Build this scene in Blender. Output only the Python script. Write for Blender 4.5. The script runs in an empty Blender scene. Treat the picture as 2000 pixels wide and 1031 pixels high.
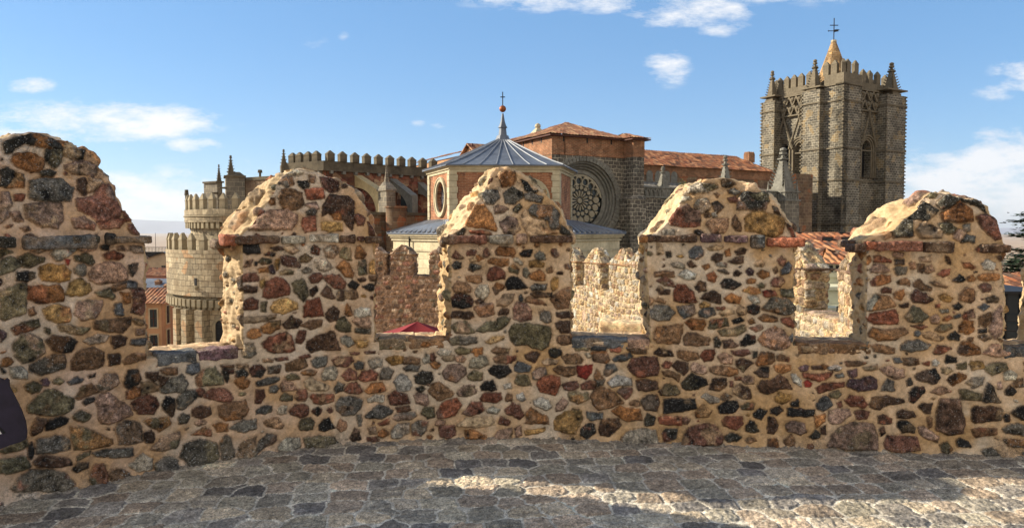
import bpy, math, random
import numpy as np
from mathutils import Vector
from mathutils.geometry import tessellate_polygon
R = math.radians
D = bpy.data
sc = bpy.context.scene
col = sc.collection
# ---------------------------------------------------------------- camera
F = 1400.0; CX, CY = 1000.0, 515.5; PITCH = math.atan(65.5 / F); EYE = 1.6
cam = D.objects.new('camera', D.cameras.new('camera')); col.objects.link(cam)
cam.location = (0, 0, EYE); cam.rotation_euler = (R(90) - PITCH, 0, 0)
cam.data.sensor_width = 36; cam.data.lens = 36 * F / 2000
cam.data.clip_start = .05; cam.data.clip_end = 60000
sc.camera = cam
# ---------------------------------------------------------------- light
SUN_AZ = 14.0      # degrees beyond the camera's left
SUN_EL = 25.0
sv = Vector((-math.cos(R(SUN_AZ)) * math.cos(R(SUN_EL)), math.sin(R(SUN_AZ)) * math.cos(R(SUN_EL)), math.sin(R(SUN_EL))))
sun = D.objects.new('sun', D.lights.new('sun', 'SUN')); col.objects.link(sun)
sun.data.energy = 4.3; sun.data.angle = R(.55); sun.data.color = (1, .89, .71)
sun.rotation_euler = sv.to_track_quat('Z', 'Y').to_euler()
sc.view_settings.view_transform = 'Standard'; sc.view_settings.look = 'None'
sc.view_settings.exposure = 1.1; sc.view_settings.gamma = 1
sc.cycles.max_bounces = 6; sc.cycles.diffuse_bounces = 4

def N(nt, t, **kw):
    n = nt.nodes.new(t)
    for k, v in kw.items():
        if hasattr(n, k) and k not in ('inputs',): setattr(n, k, v)
    return n
def math_node(nt, op, a, b=None, c=None, clamp=False):
    n = nt.nodes.new('ShaderNodeMath'); n.operation = op; n.use_clamp = clamp
    for i, v in enumerate((a, b, c)):
        if v is None: continue
        if isinstance(v, (int, float)): n.inputs[i].default_value = v
        else: nt.links.new(v, n.inputs[i])
    return n.outputs[0]
def mixc(nt, f, a, b, mode='MIX'):
    n = nt.nodes.new('ShaderNodeMix'); n.data_type = 'RGBA'; n.blend_type = mode
    for i, v in ((0, f), (6, a), (7, b)):
        if isinstance(v, (int, float)): n.inputs[i].default_value = v
        elif isinstance(v, tuple): n.inputs[i].default_value = tuple(v) + ((1,) if len(v) == 3 else ())
        else: nt.links.new(v, n.inputs[i])
    return n.outputs[2]
def ramp(nt, f, stops, interp='LINEAR'):
    n = nt.nodes.new('ShaderNodeValToRGB'); cr = n.color_ramp; cr.interpolation = interp
    while len(cr.elements) < len(stops): cr.elements.new(.5)
    for e, (p, c) in zip(cr.elements, stops):
        e.position = p; e.color = tuple(c) + ((1,) if len(c) == 3 else ())
    nt.links.new(f, n.inputs[0]); return n.outputs[0]
def noise(nt, vec, scale, detail=4, rough=.55, dim='3D'):
    n = nt.nodes.new('ShaderNodeTexNoise'); n.noise_dimensions = dim
    n.inputs['Scale'].default_value = scale; n.inputs['Detail'].default_value = detail; n.inputs['Roughness'].default_value = rough
    if vec is not None: nt.links.new(vec, n.inputs['Vector'])
    return n.outputs['Fac']

# world: Nishita sky with clouds placed by direction
w = D.worlds.new('World'); sc.world = w; w.use_nodes = True; nt = w.node_tree; nt.nodes.clear()
sky = nt.nodes.new('ShaderNodeTexSky'); sky.sky_type = 'NISHITA'; sky.sun_disc = False
sky.sun_elevation = R(SUN_EL); sky.sun_rotation = R(-90 + SUN_AZ)
sky.altitude = 1100; sky.air_density = 1.0; sky.dust_density = .3; sky.ozone_density = 1.6
tc = nt.nodes.new('ShaderNodeTexCoord'); sep = nt.nodes.new('ShaderNodeSeparateXYZ'); nt.links.new(tc.outputs['Generated'], sep.inputs[0])
yy = math_node(nt, 'MAXIMUM', sep.outputs[1], .08)
u = math_node(nt, 'DIVIDE', sep.outputs[0], yy); v = math_node(nt, 'DIVIDE', sep.outputs[2], yy)
# CLOUDS: (px, py, half width, half height, strength)
CL = [(1170, 8, 250, 26, 1.0), (1330, 30, 130, 30, 1.0), (990, 5, 60, 16, .8), (1400, 55, 60, 20, .75), (1298, 138, 46, 34, .95), (1440, 130, 40, 22, .25), (1490, 250, 60, 20, .25),
      (200, 240, 240, 38, 1.2), (60, 262, 130, 24, 1.05), (385, 285, 60, 14, 1.1), (70, 170, 50, 14, .95), (262, 293, 30, 7, .5), (800, 172, 48, 14, .55), (780, 180, 24, 8, .6),
      (868, 247, 34, 7, .5), (820, 242, 16, 7, .7), (618, 88, 26, 12, .35), (676, 76, 12, 8, .4), (330, 385, 210, 50, 1.2), (230, 415, 160, 34, 1.0), (480, 312, 50, 12, .35),
      (1860, 375, 170, 70, 1.35), (1950, 325, 100, 62, 1.4), (1800, 425, 210, 66, 1.2), (2050, 400, 210, 120, 1.4), (1985, 150, 60, 38, .95), (1940, 185, 50, 16, .6), (1830, 275, 60, 10, .3), (1600, 10, 130, 16, .3), (1470, 5, 90, 12, .5),
      (2500, 300, 300, 90, 1), (-500, 330, 300, 70, 1), (-300, 120, 200, 40, .8)]
comb = nt.nodes.new('ShaderNodeCombineXYZ'); nt.links.new(u, comb.inputs[0]); nt.links.new(v, comb.inputs[1])
mp = nt.nodes.new('ShaderNodeMapping'); mp.inputs['Scale'].default_value = (1, 2.6, 1); nt.links.new(comb.outputs[0], mp.inputs[0])
nz = noise(nt, mp.outputs[0], 9, 10, .66)
nz2 = noise(nt, mp.outputs[0], 2.2, 5, .55)
acc = None
for (px, py, a, b, s) in CL:
    u0 = (px - 1000) / F; v0 = (450 - py) / F; a *= 1.25; b *= 1.35
    du = math_node(nt, 'MULTIPLY', math_node(nt, 'SUBTRACT', u, u0), F / a)
    dv = math_node(nt, 'MULTIPLY', math_node(nt, 'SUBTRACT', v, v0), F / b)
    r2 = math_node(nt, 'ADD', math_node(nt, 'MULTIPLY', du, du), math_node(nt, 'MULTIPLY', dv, dv))
    m = math_node(nt, 'MULTIPLY', math_node(nt, 'SUBTRACT', 1, r2, clamp=True), s)
    acc = m if acc is None else math_node(nt, 'MAXIMUM', acc, m)
dens = math_node(nt, 'ADD', math_node(nt, 'MULTIPLY', acc, .85), math_node(nt, 'MULTIPLY', math_node(nt, 'SUBTRACT', nz, .5), 4.2))
gate = math_node(nt, 'MULTIPLY', acc, 1.8, clamp=True)
dens = math_node(nt, 'MULTIPLY', math_node(nt, 'MULTIPLY', math_node(nt, 'SUBTRACT', dens, .30), 1.15, clamp=True), gate, clamp=True)
front = math_node(nt, 'GREATER_THAN', sep.outputs[1], .09)
dens = math_node(nt, 'MULTIPLY', dens, front)
hs = nt.nodes.new('ShaderNodeHueSaturation'); hs.inputs['Saturation'].default_value = 1.22; hs.inputs['Value'].default_value = .86
nt.links.new(sky.outputs[0], hs.inputs['Color'])
# thin whitish veil low over the horizon
veil = math_node(nt, 'POWER', math_node(nt, 'SUBTRACT', 1, math_node(nt, 'MULTIPLY', v, 3.2), clamp=True), 1.6)
veil = math_node(nt, 'MULTIPLY', math_node(nt, 'MULTIPLY', veil, math_node(nt, 'ADD', .05, math_node(nt, 'MULTIPLY', nz2, .8))), front)
ccol = mixc(nt, nz2, (4.4, 4.6, 5.0), (6.3, 6.2, 6.1))
clear = mixc(nt, math_node(nt, 'MULTIPLY', front, .5), hs.outputs[0], (1.35, 2.75, 4.9))
base = mixc(nt, math_node(nt, 'MULTIPLY', veil, .45), clear, (3.3, 3.9, 4.8))
fin = mixc(nt, math_node(nt, 'MULTIPLY', dens, .93), base, ccol)
# unseen cloud cover added behind the camera, neutral fill for the shaded faces
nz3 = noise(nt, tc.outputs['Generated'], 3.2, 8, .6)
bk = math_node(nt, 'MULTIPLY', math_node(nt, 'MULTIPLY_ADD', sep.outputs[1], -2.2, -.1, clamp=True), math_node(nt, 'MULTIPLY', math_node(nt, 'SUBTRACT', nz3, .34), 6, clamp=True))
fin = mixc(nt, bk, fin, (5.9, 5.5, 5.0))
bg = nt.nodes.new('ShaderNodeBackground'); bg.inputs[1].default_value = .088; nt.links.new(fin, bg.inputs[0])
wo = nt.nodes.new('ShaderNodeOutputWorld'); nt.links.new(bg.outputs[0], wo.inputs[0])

# ---------------------------------------------------------------- helpers
def empty(name, loc=(0, 0, 0), rz=0.0, label=None, cat=None, group=None):
    o = D.objects.new(name, None); col.objects.link(o); o.location = loc; o.rotation_euler = (0, 0, rz)
    if label: o['label'] = label
    if cat: o['category'] = cat
    if group: o['group'] = group
    return o
def link(name, me, mats, parent=None, **tags):
    o = D.objects.new(name, me); col.objects.link(o)
    for m in (mats if isinstance(mats, (list, tuple)) else [mats]): me.materials.append(m)
    if parent is not None: o.parent = parent
    for k, v_ in tags.items(): o[k] = v_
    return o
def np_mesh(name, V, Q, cols=None, masks=None, smooth=True, uv=None):
    me = D.meshes.new(name); nv, nf = len(V), len(Q); k = Q.shape[1]
    me.vertices.add(nv); me.vertices.foreach_set('co', np.asarray(V, np.float32).ravel())
    me.loops.add(nf * k); me.loops.foreach_set('vertex_index', Q.astype(np.int32).ravel())
    me.polygons.add(nf); me.polygons.foreach_set('loop_start', np.arange(0, nf * k, k, dtype=np.int32))
    me.polygons.foreach_set('loop_total', np.full(nf, k, np.int32))
    me.update(calc_edges=True)
    if cols is not None:
        a = me.color_attributes.new('Col', 'FLOAT_COLOR', 'POINT'); c = np.ones((nv, 4), np.float32); c[:, :3] = cols; c[:, 3] = 1 if masks is None else masks
        a.data.foreach_set('color', c.ravel())
    if uv is not None:
        l = me.uv_layers.new(name='UVMap'); l.data.foreach_set('uv', np.asarray(uv, np.float32)[Q.ravel()].ravel())
    me.polygons.foreach_set('use_smooth', np.full(nf, smooth))
    return me
def px_ray(px, py):
    x = (px - CX) / F; y = -(py - CY) / F; c, s = math.cos(PITCH), math.sin(PITCH)
    return (x, c + y * s, -s + y * c)
def at(px, py, Y):
    d = px_ray(px, py); t = Y / d[1]; return Vector((d[0] * t, Y, EYE + d[2] * t))
class Frame:
    """a building's own axes: x along its front, y into its depth, z up; origin at ground or eye datum"""
    def __init__(s, o, ang): s.o = Vector((o[0], o[1], 0)); s.a = R(ang); s.c, s.s = math.cos(s.a), math.sin(s.a)
    def loc(s, p): dx, dy = p[0] - s.o.x, p[1] - s.o.y; return (dx * s.c + dy * s.s, -dx * s.s + dy * s.c, p[2])
    def ony(s, px, py, c=0.):      # where a sight line meets the plane local y=c -> (x,z)
        d = px_ray(px, py); e = s.loc((0, 0, 0)); f = s.loc((d[0], d[1], 0)); fx, fy = f[0] - e[0], f[1] - e[1]
        t = (c - e[1]) / fy; return (e[0] + fx * t, EYE + d[2] * t)
    def onx(s, px, py, c=0.):
        d = px_ray(px, py); e = s.loc((0, 0, 0)); f = s.loc((d[0], d[1], 0)); fx, fy = f[0] - e[0], f[1] - e[1]
        t = (c - e[0]) / fx; return (e[1] + fy * t, EYE + d[2] * t)
class MB:
    def __init__(s): s.v = []; s.f = []; s.uv = []; s.m = []; s.mi = 0
    def face(s, pts, uvs=None):
        b = len(s.v); s.v += [tuple(p) for p in pts]; s.f.append(tuple(range(b, b + len(pts)))); s.uv.append(uvs); s.m.append(s.mi)
    def box(s, x0, x1, y0, y1, z0, z1, bottom=True):
        a = [(x0, y0, z0), (x1, y0, z0), (x1, y1, z0), (x0, y1, z0), (x0, y0, z1), (x1, y0, z1), (x1, y1, z1), (x0, y1, z1)]
        for q in ((0, 1, 5, 4), (1, 2, 6, 5), (2, 3, 7, 6), (3, 0, 4, 7), (4, 5, 6, 7)) + (((3, 2, 1, 0),) if bottom else ()): s.face([a[i] for i in q])
    def obox(s, c, ax, ay, az):     # oriented box: centre and three half vectors
        c = Vector(c); ax, ay, az = Vector(ax), Vector(ay), Vector(az)
        a = [c + i * ax + j * ay + k * az for k in (-1, 1) for i, j in ((-1, -1), (1, -1), (1, 1), (-1, 1))]
        for q in ((0, 1, 5, 4), (1, 2, 6, 5), (2, 3, 7, 6), (3, 0, 4, 7), (4, 5, 6, 7), (3, 2, 1, 0)): s.face([a[i] for i in q])
    def prism(s, plan, z0, z1, cap=True, uoff=None):
        n = len(plan); acc = 0
        for i in range(n):
            a, b = plan[i], plan[(i + 1) % n]; L = math.hypot(b[0] - a[0], b[1] - a[1])
            uv = None if uoff is None else [(acc, z0), (acc + L, z0), (acc + L, z1), (acc, z1)]
            s.face([(a[0], a[1], z0), (b[0], b[1], z0), (b[0], b[1], z1), (a[0], a[1], z1)], uv); acc += L
        if cap: s.face([(p[0], p[1], z1) for p in plan]); s.face([(p[0], p[1], z0) for p in plan][::-1])
    def loft(s, rings, caps=True):
        n = len(rings[0])
        for r0, r1 in zip(rings, rings[1:]):
            for i in range(n): s.face([r0[i], r0[(i + 1) % n], r1[(i + 1) % n], r1[i]])
        if caps: s.face(list(rings[0])[::-1]); s.face(list(rings[-1]))
    def frustum(s, cx, cy, z0, z1, r0, r1, n=8, a0=None):
        a0 = math.pi / n if a0 is None else a0
        s.loft([[(cx + r * math.cos(a0 + 2 * math.pi * i / n), cy + r * math.sin(a0 + 2 * math.pi * i / n), z) for i in range(n)] for r, z in ((r0, z0), (max(r1, .002), z1))])
    def lathe(s, cx, cy, prof, n=16):
        rings = [[(cx + max(r, .002) * math.cos(2 * math.pi * i / n), cy + max(r, .002) * math.sin(2 * math.pi * i / n), z) for i in range(n)] for r, z in prof]
        s.loft(rings)
    def bar(s, a, b, r, r2=None, n=6):
        a, b = Vector(a), Vector(b); d = (b - a).normalized(); p = d.orthogonal().normalized(); q = d.cross(p); r2 = r if r2 is None else r2
        s.loft([[c + rr * (math.cos(2 * math.pi * i / n) * p + math.sin(2 * math.pi * i / n) * q) for i in range(n)] for c, rr in ((a, r), (b, r2))])
    def strip(s, path, w_, t_, up=(0, 0, 1)):   # a band of section w x t swept along a path (list of 3D points), side direction from `up`
        up = Vector(up); pts = [Vector(p) for p in path]; rings = []
        for i, p in enumerate(pts):
            d = (pts[min(i + 1, len(pts) - 1)] - pts[max(i - 1, 0)]).normalized(); sd = d.cross(up).normalized(); rings.append([p - sd * w_ - up * t_, p + sd * w_ - up * t_, p + sd * w_ + up * t_, p - sd * w_ + up * t_])
        s.loft(rings)
    def build(s, name, mats, parent=None, smooth=False, **tags):
        me = D.meshes.new(name); me.from_pydata(s.v, [], s.f); l = me.uv_layers.new(name='UVMap'); out = []
        for f, uv in zip(s.f, s.uv):
            if uv is not None: out += [c for p in uv for c in p]; continue
            P = [s.v[i] for i in f]; nx = ny = nz_ = 0.
            for i in range(len(P)):
                a, b = P[i], P[(i + 1) % len(P)]
                nx += (a[1] - b[1]) * (a[2] + b[2]); ny += (a[2] - b[2]) * (a[0] + b[0]); nz_ += (a[0] - b[0]) * (a[1] + b[1])
            L = math.sqrt(nx * nx + ny * ny + nz_ * nz_) or 1; h = math.hypot(nx, ny)
            if abs(nz_) / L > .985 or h == 0:
                for p in P: out += [p[0], p[1]]
            else:
                tx, ty = -ny / h, nx / h; k = h / L
                for p in P: out += [p[0] * tx + p[1] * ty, p[2] / max(k, .15)]
        l.data.foreach_set('uv', np.array(out, np.float32)); me.polygons.foreach_set('material_index', np.array(s.m, np.int32))
        me.update(); me.polygons.foreach_set('use_smooth', np.full(len(s.f), smooth)); me.validate()
        return link(name, me, mats, parent, **tags)
def holes_face(mb, outer, holes, fn, reveal=.3):
    """flat wall face with openings: outer/holes are 2D loops, fn(u,v,depth)->3D; the openings get reveals"""
    loops = [[Vector((p[0], p[1], 0)) for p in lp] for lp in [outer] + holes]; flat = [p for lp in loops for p in lp]
    for t in tessellate_polygon(loops): mb.face([fn(flat[i].x, flat[i].y, 0) for i in t], [(flat[i].x, flat[i].y) for i in t])
    for h in holes:
        for i in range(len(h)):
            a, b = h[i], h[(i + 1) % len(h)]; mb.face([fn(a[0], a[1], 0), fn(b[0], b[1], 0), fn(b[0], b[1], reveal), fn(a[0], a[1], reveal)])
def arch(cx, z0, zs, hw, rise, n=7):
    """pointed / round arched opening outline"""
    p = [(cx - hw, z0), (cx + hw, z0)]
    for i in range(n + 1):
        t = i / n; p.append((cx + hw * math.cos(t * math.pi / 2) ** .9 if t < 1 else cx, zs + rise * math.sin(t * math.pi / 2)))
    for i in range(1, n + 1):
        t = 1 - i / n; p.append((cx - hw * math.cos(t * math.pi / 2) ** .9, zs + rise * math.sin(t * math.pi / 2)))
    return p
def ellipse(cx, cz, a, b, n=28): return [(cx + a * math.cos(2 * math.pi * i / n), cz + b * math.sin(2 * math.pi * i / n)) for i in range(n)]
def ring_mold(mb, o_in, o_out, fn, y0, y1):
    """raised moulding between two equal-length loops, from depth y1 (wall) out to y0"""
    n = len(o_in)
    for i in range(n):
        j = (i + 1) % n; a, b, c, d = o_in[i], o_in[j], o_out[j], o_out[i]
        mb.face([fn(*a, y0), fn(*b, y0), fn(*c, y0), fn(*d, y0)]); mb.face([fn(*d, y0), fn(*c, y0), fn(*c, y1), fn(*d, y1)]); mb.face([fn(*b, y0), fn(*a, y0), fn(*a, y1), fn(*b, y1)])

# ---------------------------------------------------------------- materials
def S(r, g, b, k=1.0):
    f = lambda c: (c / 255 / 12.92 if c / 255 <= .04045 else ((c / 255 + .055) / 1.055) ** 2.4) * k
    return (f(r), f(g), f(b))
def new_mat(name, rough=.9):
    m = D.materials.new(name); m.use_nodes = True; nt = m.node_tree; b = nt.nodes['Principled BSDF']; b.inputs['Roughness'].default_value = rough
    b.inputs['Specular IOR Level'].default_value = .25
    return m, nt, b
def bump(nt, b, h, strength, dist, prev=None):
    n = nt.nodes.new('ShaderNodeBump'); n.inputs['Strength'].default_value = strength; n.inputs['Distance'].default_value = dist
    nt.links.new(h, n.inputs['Height'])
    if prev is not None: nt.links.new(prev, n.inputs['Normal'])
    nt.links.new(n.outputs[0], b.inputs['Normal']); return n.outputs[0]
def mat_rubble(name, fine=1.0, speck=1.0, bd=.012):
    """near masonry: base colour from the per-point stone colour, grain, mica specks and lichen on top"""
    m, nt, b = new_mat(name, .92)
    a = nt.nodes.new('ShaderNodeVertexColor'); a.layer_name = 'Col'; g = nt.nodes.new('ShaderNodeNewGeometry'); P = g.outputs['Position']
    n1 = noise(nt, P, 125 * fine, 4, .75); n2 = noise(nt, P, 38 * fine, 5, .65); n3 = noise(nt, P, 9 * fine, 4, .6); n4 = noise(nt, P, 420 * fine, 2, .6)
    ks = math_node(nt, 'MULTIPLY', a.outputs['Alpha'], 3.5, clamp=True)
    gr = math_node(nt, 'MULTIPLY_ADD', math_node(nt, 'SUBTRACT', n1, .5), math_node(nt, 'MULTIPLY_ADD', ks, 3.0, 1.0), 1.0)
    gr = math_node(nt, 'MULTIPLY', gr, math_node(nt, 'MULTIPLY_ADD', math_node(nt, 'SUBTRACT', n2, .5), math_node(nt, 'MULTIPLY_ADD', ks, 2.0, .8), 1.0))
    gr = math_node(nt, 'MAXIMUM', gr, .15)
    gr = math_node(nt, 'MULTIPLY', gr, math_node(nt, 'MULTIPLY_ADD', math_node(nt, 'SUBTRACT', n3, .5), .8, 1.0))
    sepc = nt.nodes.new('ShaderNodeCombineColor')
    for i in range(3): nt.links.new(gr, sepc.inputs[i])
    c = mixc(nt, 1.0, a.outputs['Color'], sepc.outputs[0], 'MULTIPLY')
    ns = noise(nt, P, 95 * fine, 2, .5)
    sp = math_node(nt, 'MULTIPLY', math_node(nt, 'MULTIPLY', math_node(nt, 'SUBTRACT', ns, .62), 16, clamp=True), math_node(nt, 'MULTIPLY', a.outputs['Alpha'], .8 * speck))
    c = mixc(nt, sp, c, (.42, .41, .38))
    li = math_node(nt, 'MULTIPLY', math_node(nt, 'SUBTRACT', noise(nt, P, 14 * fine, 6, .75), .60), 7, clamp=True)
    li = math_node(nt, 'MULTIPLY', li, math_node(nt, 'MULTIPLY', a.outputs['Alpha'], .55))
    c = mixc(nt, li, c, (.30, .29, .22))
    nt.links.new(c, b.inputs['Base Color'])
    h = math_node(nt, 'MULTIPLY', math_node(nt, 'ADD', math_node(nt, 'MULTIPLY', n2, 1.0), math_node(nt, 'MULTIPLY', n1, .45)), math_node(nt, 'MULTIPLY_ADD', ks, .75, .4))
    h = math_node(nt, 'ADD', h, math_node(nt, 'MULTIPLY', n4, .15))
    bump(nt, b, h, 1.0, bd / fine)
    nt.links.new(math_node(nt, 'MULTIPLY_ADD', n2, -.35, 1.02), b.inputs['Roughness'])
    return m
def uvnode(nt, warp=0., wscale=3.):
    t = nt.nodes.new('ShaderNodeTexCoord'); o = t.outputs['UV']
    if warp:
        n = nt.nodes.new('ShaderNodeTexNoise'); n.inputs['Scale'].default_value = wscale; n.inputs['Detail'].default_value = 3; nt.links.new(o, n.inputs['Vector'])
        s_ = nt.nodes.new('ShaderNodeVectorMath'); s_.operation = 'SUBTRACT'; s_.inputs[1].default_value = (.5, .5, .5); nt.links.new(n.outputs['Color'], s_.inputs[0])
        k = nt.nodes.new('ShaderNodeVectorMath'); k.operation = 'SCALE'; k.inputs['Scale'].default_value = warp; nt.links.new(s_.outputs[0], k.inputs[0])
        ad = nt.nodes.new('ShaderNodeVectorMath'); nt.links.new(o, ad.inputs[0]); nt.links.new(k.outputs[0], ad.inputs[1]); o = ad.outputs[0]
    return o
def mat_ashlar(name, c1, c2, mortar, bw=.6, bh=.3, ms=.012, warp=.05, stain=(.12, .1, .08), stain_amt=.5, bd=.02, c3=None, c3amt=.0, tone=.5, ws=3.):
    m, nt, b = new_mat(name, .93); uv = uvnode(nt, warp, ws)
    br = nt.nodes.new('ShaderNodeTexBrick'); nt.links.new(uv, br.inputs['Vector']); br.offset = .5; br.squash = 1.0
    for k, v_ in (('Color1', c1), ('Color2', c2), ('Mortar', mortar)): br.inputs[k].default_value = tuple(v_) + (1,)
    br.inputs['Scale'].default_value = 1; br.inputs['Brick Width'].default_value = bw; br.inputs['Row Height'].default_value = bh
    br.inputs['Mortar Size'].default_value = ms; br.inputs['Mortar Smooth'].default_value = .25; br.inputs['Bias'].default_value = 0
    # second random tone per block, from a coarse cell grid
    c = br.outputs['Color']
    cell = nt.nodes.new('ShaderNodeTexVoronoi'); cell.inputs['Scale'].default_value = 1 / bw * .8; nt.links.new(uv, cell.inputs['Vector'])
    sx = nt.nodes.new('ShaderNodeSeparateColor'); nt.links.new(cell.outputs['Color'], sx.inputs[0])
    g = nt.nodes.new('ShaderNodeTexCoord').outputs['Object']
    t1 = math_node(nt, 'MULTIPLY_ADD', math_node(nt, 'SUBTRACT', sx.outputs[0], .5), tone, 1.0)
    n2 = noise(nt, g, 5, 6, .65); n3 = noise(nt, g, .55, 5, .6)
    t1 = math_node(nt, 'MULTIPLY', t1, math_node(nt, 'MULTIPLY_ADD', math_node(nt, 'SUBTRACT', n2, .5), 1.1, 1.0))
    cc = nt.nodes.new('ShaderNodeCombineColor')
    for i in range(3): nt.links.new(t1, cc.inputs[i])
    c = mixc(nt, 1.0, c, cc.outputs[0], 'MULTIPLY')
    if c3 is not None:
        c = mixc(nt, math_node(nt, 'MULTIPLY', math_node(nt, 'MULTIPLY', math_node(nt, 'SUBTRACT', sx.outputs[1], 1 - c3amt), 20, clamp=True), math_node(nt, 'SUBTRACT', 1, br.outputs['Fac'])), c, c3)
    st = math_node(nt, 'MULTIPLY', math_node(nt, 'MULTIPLY', math_node(nt, 'SUBTRACT', n3, .47), 5, clamp=True), stain_amt)
    c = mixc(nt, st, c, tuple(stain))
    nt.links.new(c, b.inputs['Base Color'])
    h = math_node(nt, 'ADD', math_node(nt, 'MULTIPLY', br.outputs['Fac'], -1.0), math_node(nt, 'MULTIPLY', n2, .9))
    bump(nt, b, h, .9, bd); return m
def mat_tiles(name, cols, uw=.24, vh=.38):
    m, nt, b = new_mat(name, .85); uv = uvnode(nt); s_ = nt.nodes.new('ShaderNodeSeparateXYZ'); nt.links.new(uv, s_.inputs[0])
    cu = math_node(nt, 'FLOOR', math_node(nt, 'DIVIDE', s_.outputs[0], uw)); cv = math_node(nt, 'FLOOR', math_node(nt, 'DIVIDE', s_.outputs[1], vh))
    cb = nt.nodes.new('ShaderNodeCombineXYZ'); nt.links.new(cu, cb.inputs[0]); nt.links.new(cv, cb.inputs[1])
    wn = nt.nodes.new('ShaderNodeTexWhiteNoise'); nt.links.new(cb.outputs[0], wn.inputs['Vector'])
    c = ramp(nt, wn.outputs['Value'], [(i / (len(cols) - 1), k) for i, k in enumerate(cols)])
    g = nt.nodes.new('ShaderNodeTexCoord').outputs['Object']; n2 = noise(nt, g, 1.1, 6, .7)
    c = mixc(nt, math_node(nt, 'MULTIPLY', math_node(nt, 'SUBTRACT', n2, .52), 4, clamp=True), c, (.10, .085, .06))
    n3 = noise(nt, g, 14, 4, .6); c = mixc(nt, math_node(nt, 'MULTIPLY', math_node(nt, 'SUBTRACT', n3, .58), 5, clamp=True), c, (.30, .27, .20))
    nt.links.new(c, b.inputs['Base Color']); bump(nt, b, n3, .6, .02); return m
def mat_plain(name, c, rough=.8, metal=0., var=.35, sc_=6., bd=.01, c2=None):
    m, nt, b = new_mat(name, rough); g = nt.nodes.new('ShaderNodeTexCoord').outputs['Object']; n2 = noise(nt, g, sc_, 6, .65); n1 = noise(nt, g, sc_ * .2, 4, .6)
    c2 = c2 or tuple(k * (1 - var) * .75 for k in c)
    f = math_node(nt, 'MULTIPLY_ADD', math_node(nt, 'SUBTRACT', math_node(nt, 'ADD', math_node(nt, 'MULTIPLY', n2, .6), math_node(nt, 'MULTIPLY', n1, .4)), .5), 3.0, .4, clamp=True)
    nt.links.new(mixc(nt, f, tuple(min(1, k * 1.08) for k in c), c2), b.inputs['Base Color']); b.inputs['Metallic'].default_value = metal
    if bd: bump(nt, b, n2, .6, bd)
    return m

M = {}
M['rubble'] = mat_rubble('near_rubble_masonry')
M['paving'] = mat_rubble('granite_paving', .9, .5, .0055)
M['farrubble'] = mat_rubble('rampart_rubble', .35, .6)
M['tower'] = mat_ashlar('dark_granite_blocks', S(114, 107, 93), S(82, 78, 70), S(168, 160, 142), .44, .24, .020, .15, S(58, 52, 44), .5, .03, S(136, 118, 88), .12, .55)
M['tower_spire'] = mat_ashlar('ochre_spire_stone', S(158, 126, 86), S(130, 102, 72), S(176, 156, 122), .42, .22, .02, .12, S(110, 86, 62), .5, .03, S(190, 150, 96), .2, .6)
M['towertrim'] = mat_plain('weathered_granite_trim', S(120, 110, 92), .9, 0, .45, 5, .02)
M['greyrough'] = mat_ashlar('dark_grey_rubble_with_pale_joints', S(116, 108, 96), S(86, 80, 72), S(182, 172, 150), .44, .26, .020, .20, S(48, 48, 47), .55, .03, S(110, 106, 96), .12, .6)
M['greytrim'] = mat_plain('grey_carved_granite', S(132, 129, 119), .9, 0, .5, 4, .02)
M['tracery'] = mat_plain('pale_tracery_stone', S(160, 150, 128), .9, 0, .35, 6, .01)
M['brick'] = mat_ashlar('old_orange_brick', S(158, 98, 66), S(124, 76, 54), S(160, 138, 108), .30, .085, .016, .03, S(110, 74, 52), .35, .012, S(110, 62, 44), .15, .5)
M['brick2'] = mat_ashlar('chapel_red_brick', S(164, 108, 76), S(136, 86, 62), S(170, 140, 110), .30, .085, .012, .015, S(110, 66, 48), .25, .01, S(100, 54, 42), .12, .5)
M['cream'] = mat_ashlar('cream_dressed_stone', S(196, 184, 154), S(178, 166, 136), S(146, 134, 110), .9, .45, .008, .0, S(168, 150, 116), .4, .008, None, 0, .16)
M['creamplain'] = mat_plain('cream_stone_trim', S(190, 178, 148), .85, 0, .35, 3, .006)
M['bastion'] = mat_ashlar('pale_bastion_ashlar', S(176, 162, 134), S(144, 131, 108), S(98, 88, 72), .44, .31, .013, .10, S(136, 116, 86), .55, .03, S(180, 146, 110), .12, .6)
M['bastrim'] = mat_plain('pale_bastion_trim', S(156, 143, 116), .9, 0, .5, 2.2, .02)
M['bloodstone'] = mat_ashlar('mottled_red_sandstone', S(126, 72, 56), S(146, 108, 82), S(128, 104, 84), .40, .28, .012, .30, S(72, 48, 42), .65, .05, S(186, 154, 118), .18, 1.1, 2.)
M['brownash'] = mat_ashlar('brown_granite_ashlar', S(126, 104, 80), S(104, 84, 68), S(150, 132, 106), .5, .3, .014, .05, S(86, 66, 54), .6, .02, S(150, 96, 64), .2, .5)
M['greyash'] = mat_ashlar('grey_granite_ashlar', S(126, 118, 104), S(104, 98, 88), S(170, 158, 134), .55, .32, .014, .03, S(84, 78, 70), .4, .015, None, 0, .4)
M['dkstone'] = mat_plain('lichened_dark_parapet', S(108, 98, 80), .95, 0, .55, 2.5, .03, c2=S(58, 52, 44))
M['lit_arch'] = mat_plain('sunlit_toned_buttress_stone', S(190, 168, 124), .9, 0, .3, 3, .02)  # sunlit cream tone put into the base colour of the first flying buttress
M['tile'] = mat_tiles('old_roof_tiles', [S(84, 58, 44), S(150, 98, 68), S(124, 80, 58), S(184, 144, 106), S(104, 66, 50), S(160, 108, 76)])
M['tile2'] = mat_tiles('red_roof_tiles', [S(92, 60, 42), S(158, 98, 62), S(130, 78, 50), S(186, 134, 92), S(112, 66, 46), S(74, 54, 42)])
M['lead'] = mat_plain('grey_lead_sheet', S(112, 118, 128), .55, .1, .3, 1.5, .01, c2=S(70, 76, 86))
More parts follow.
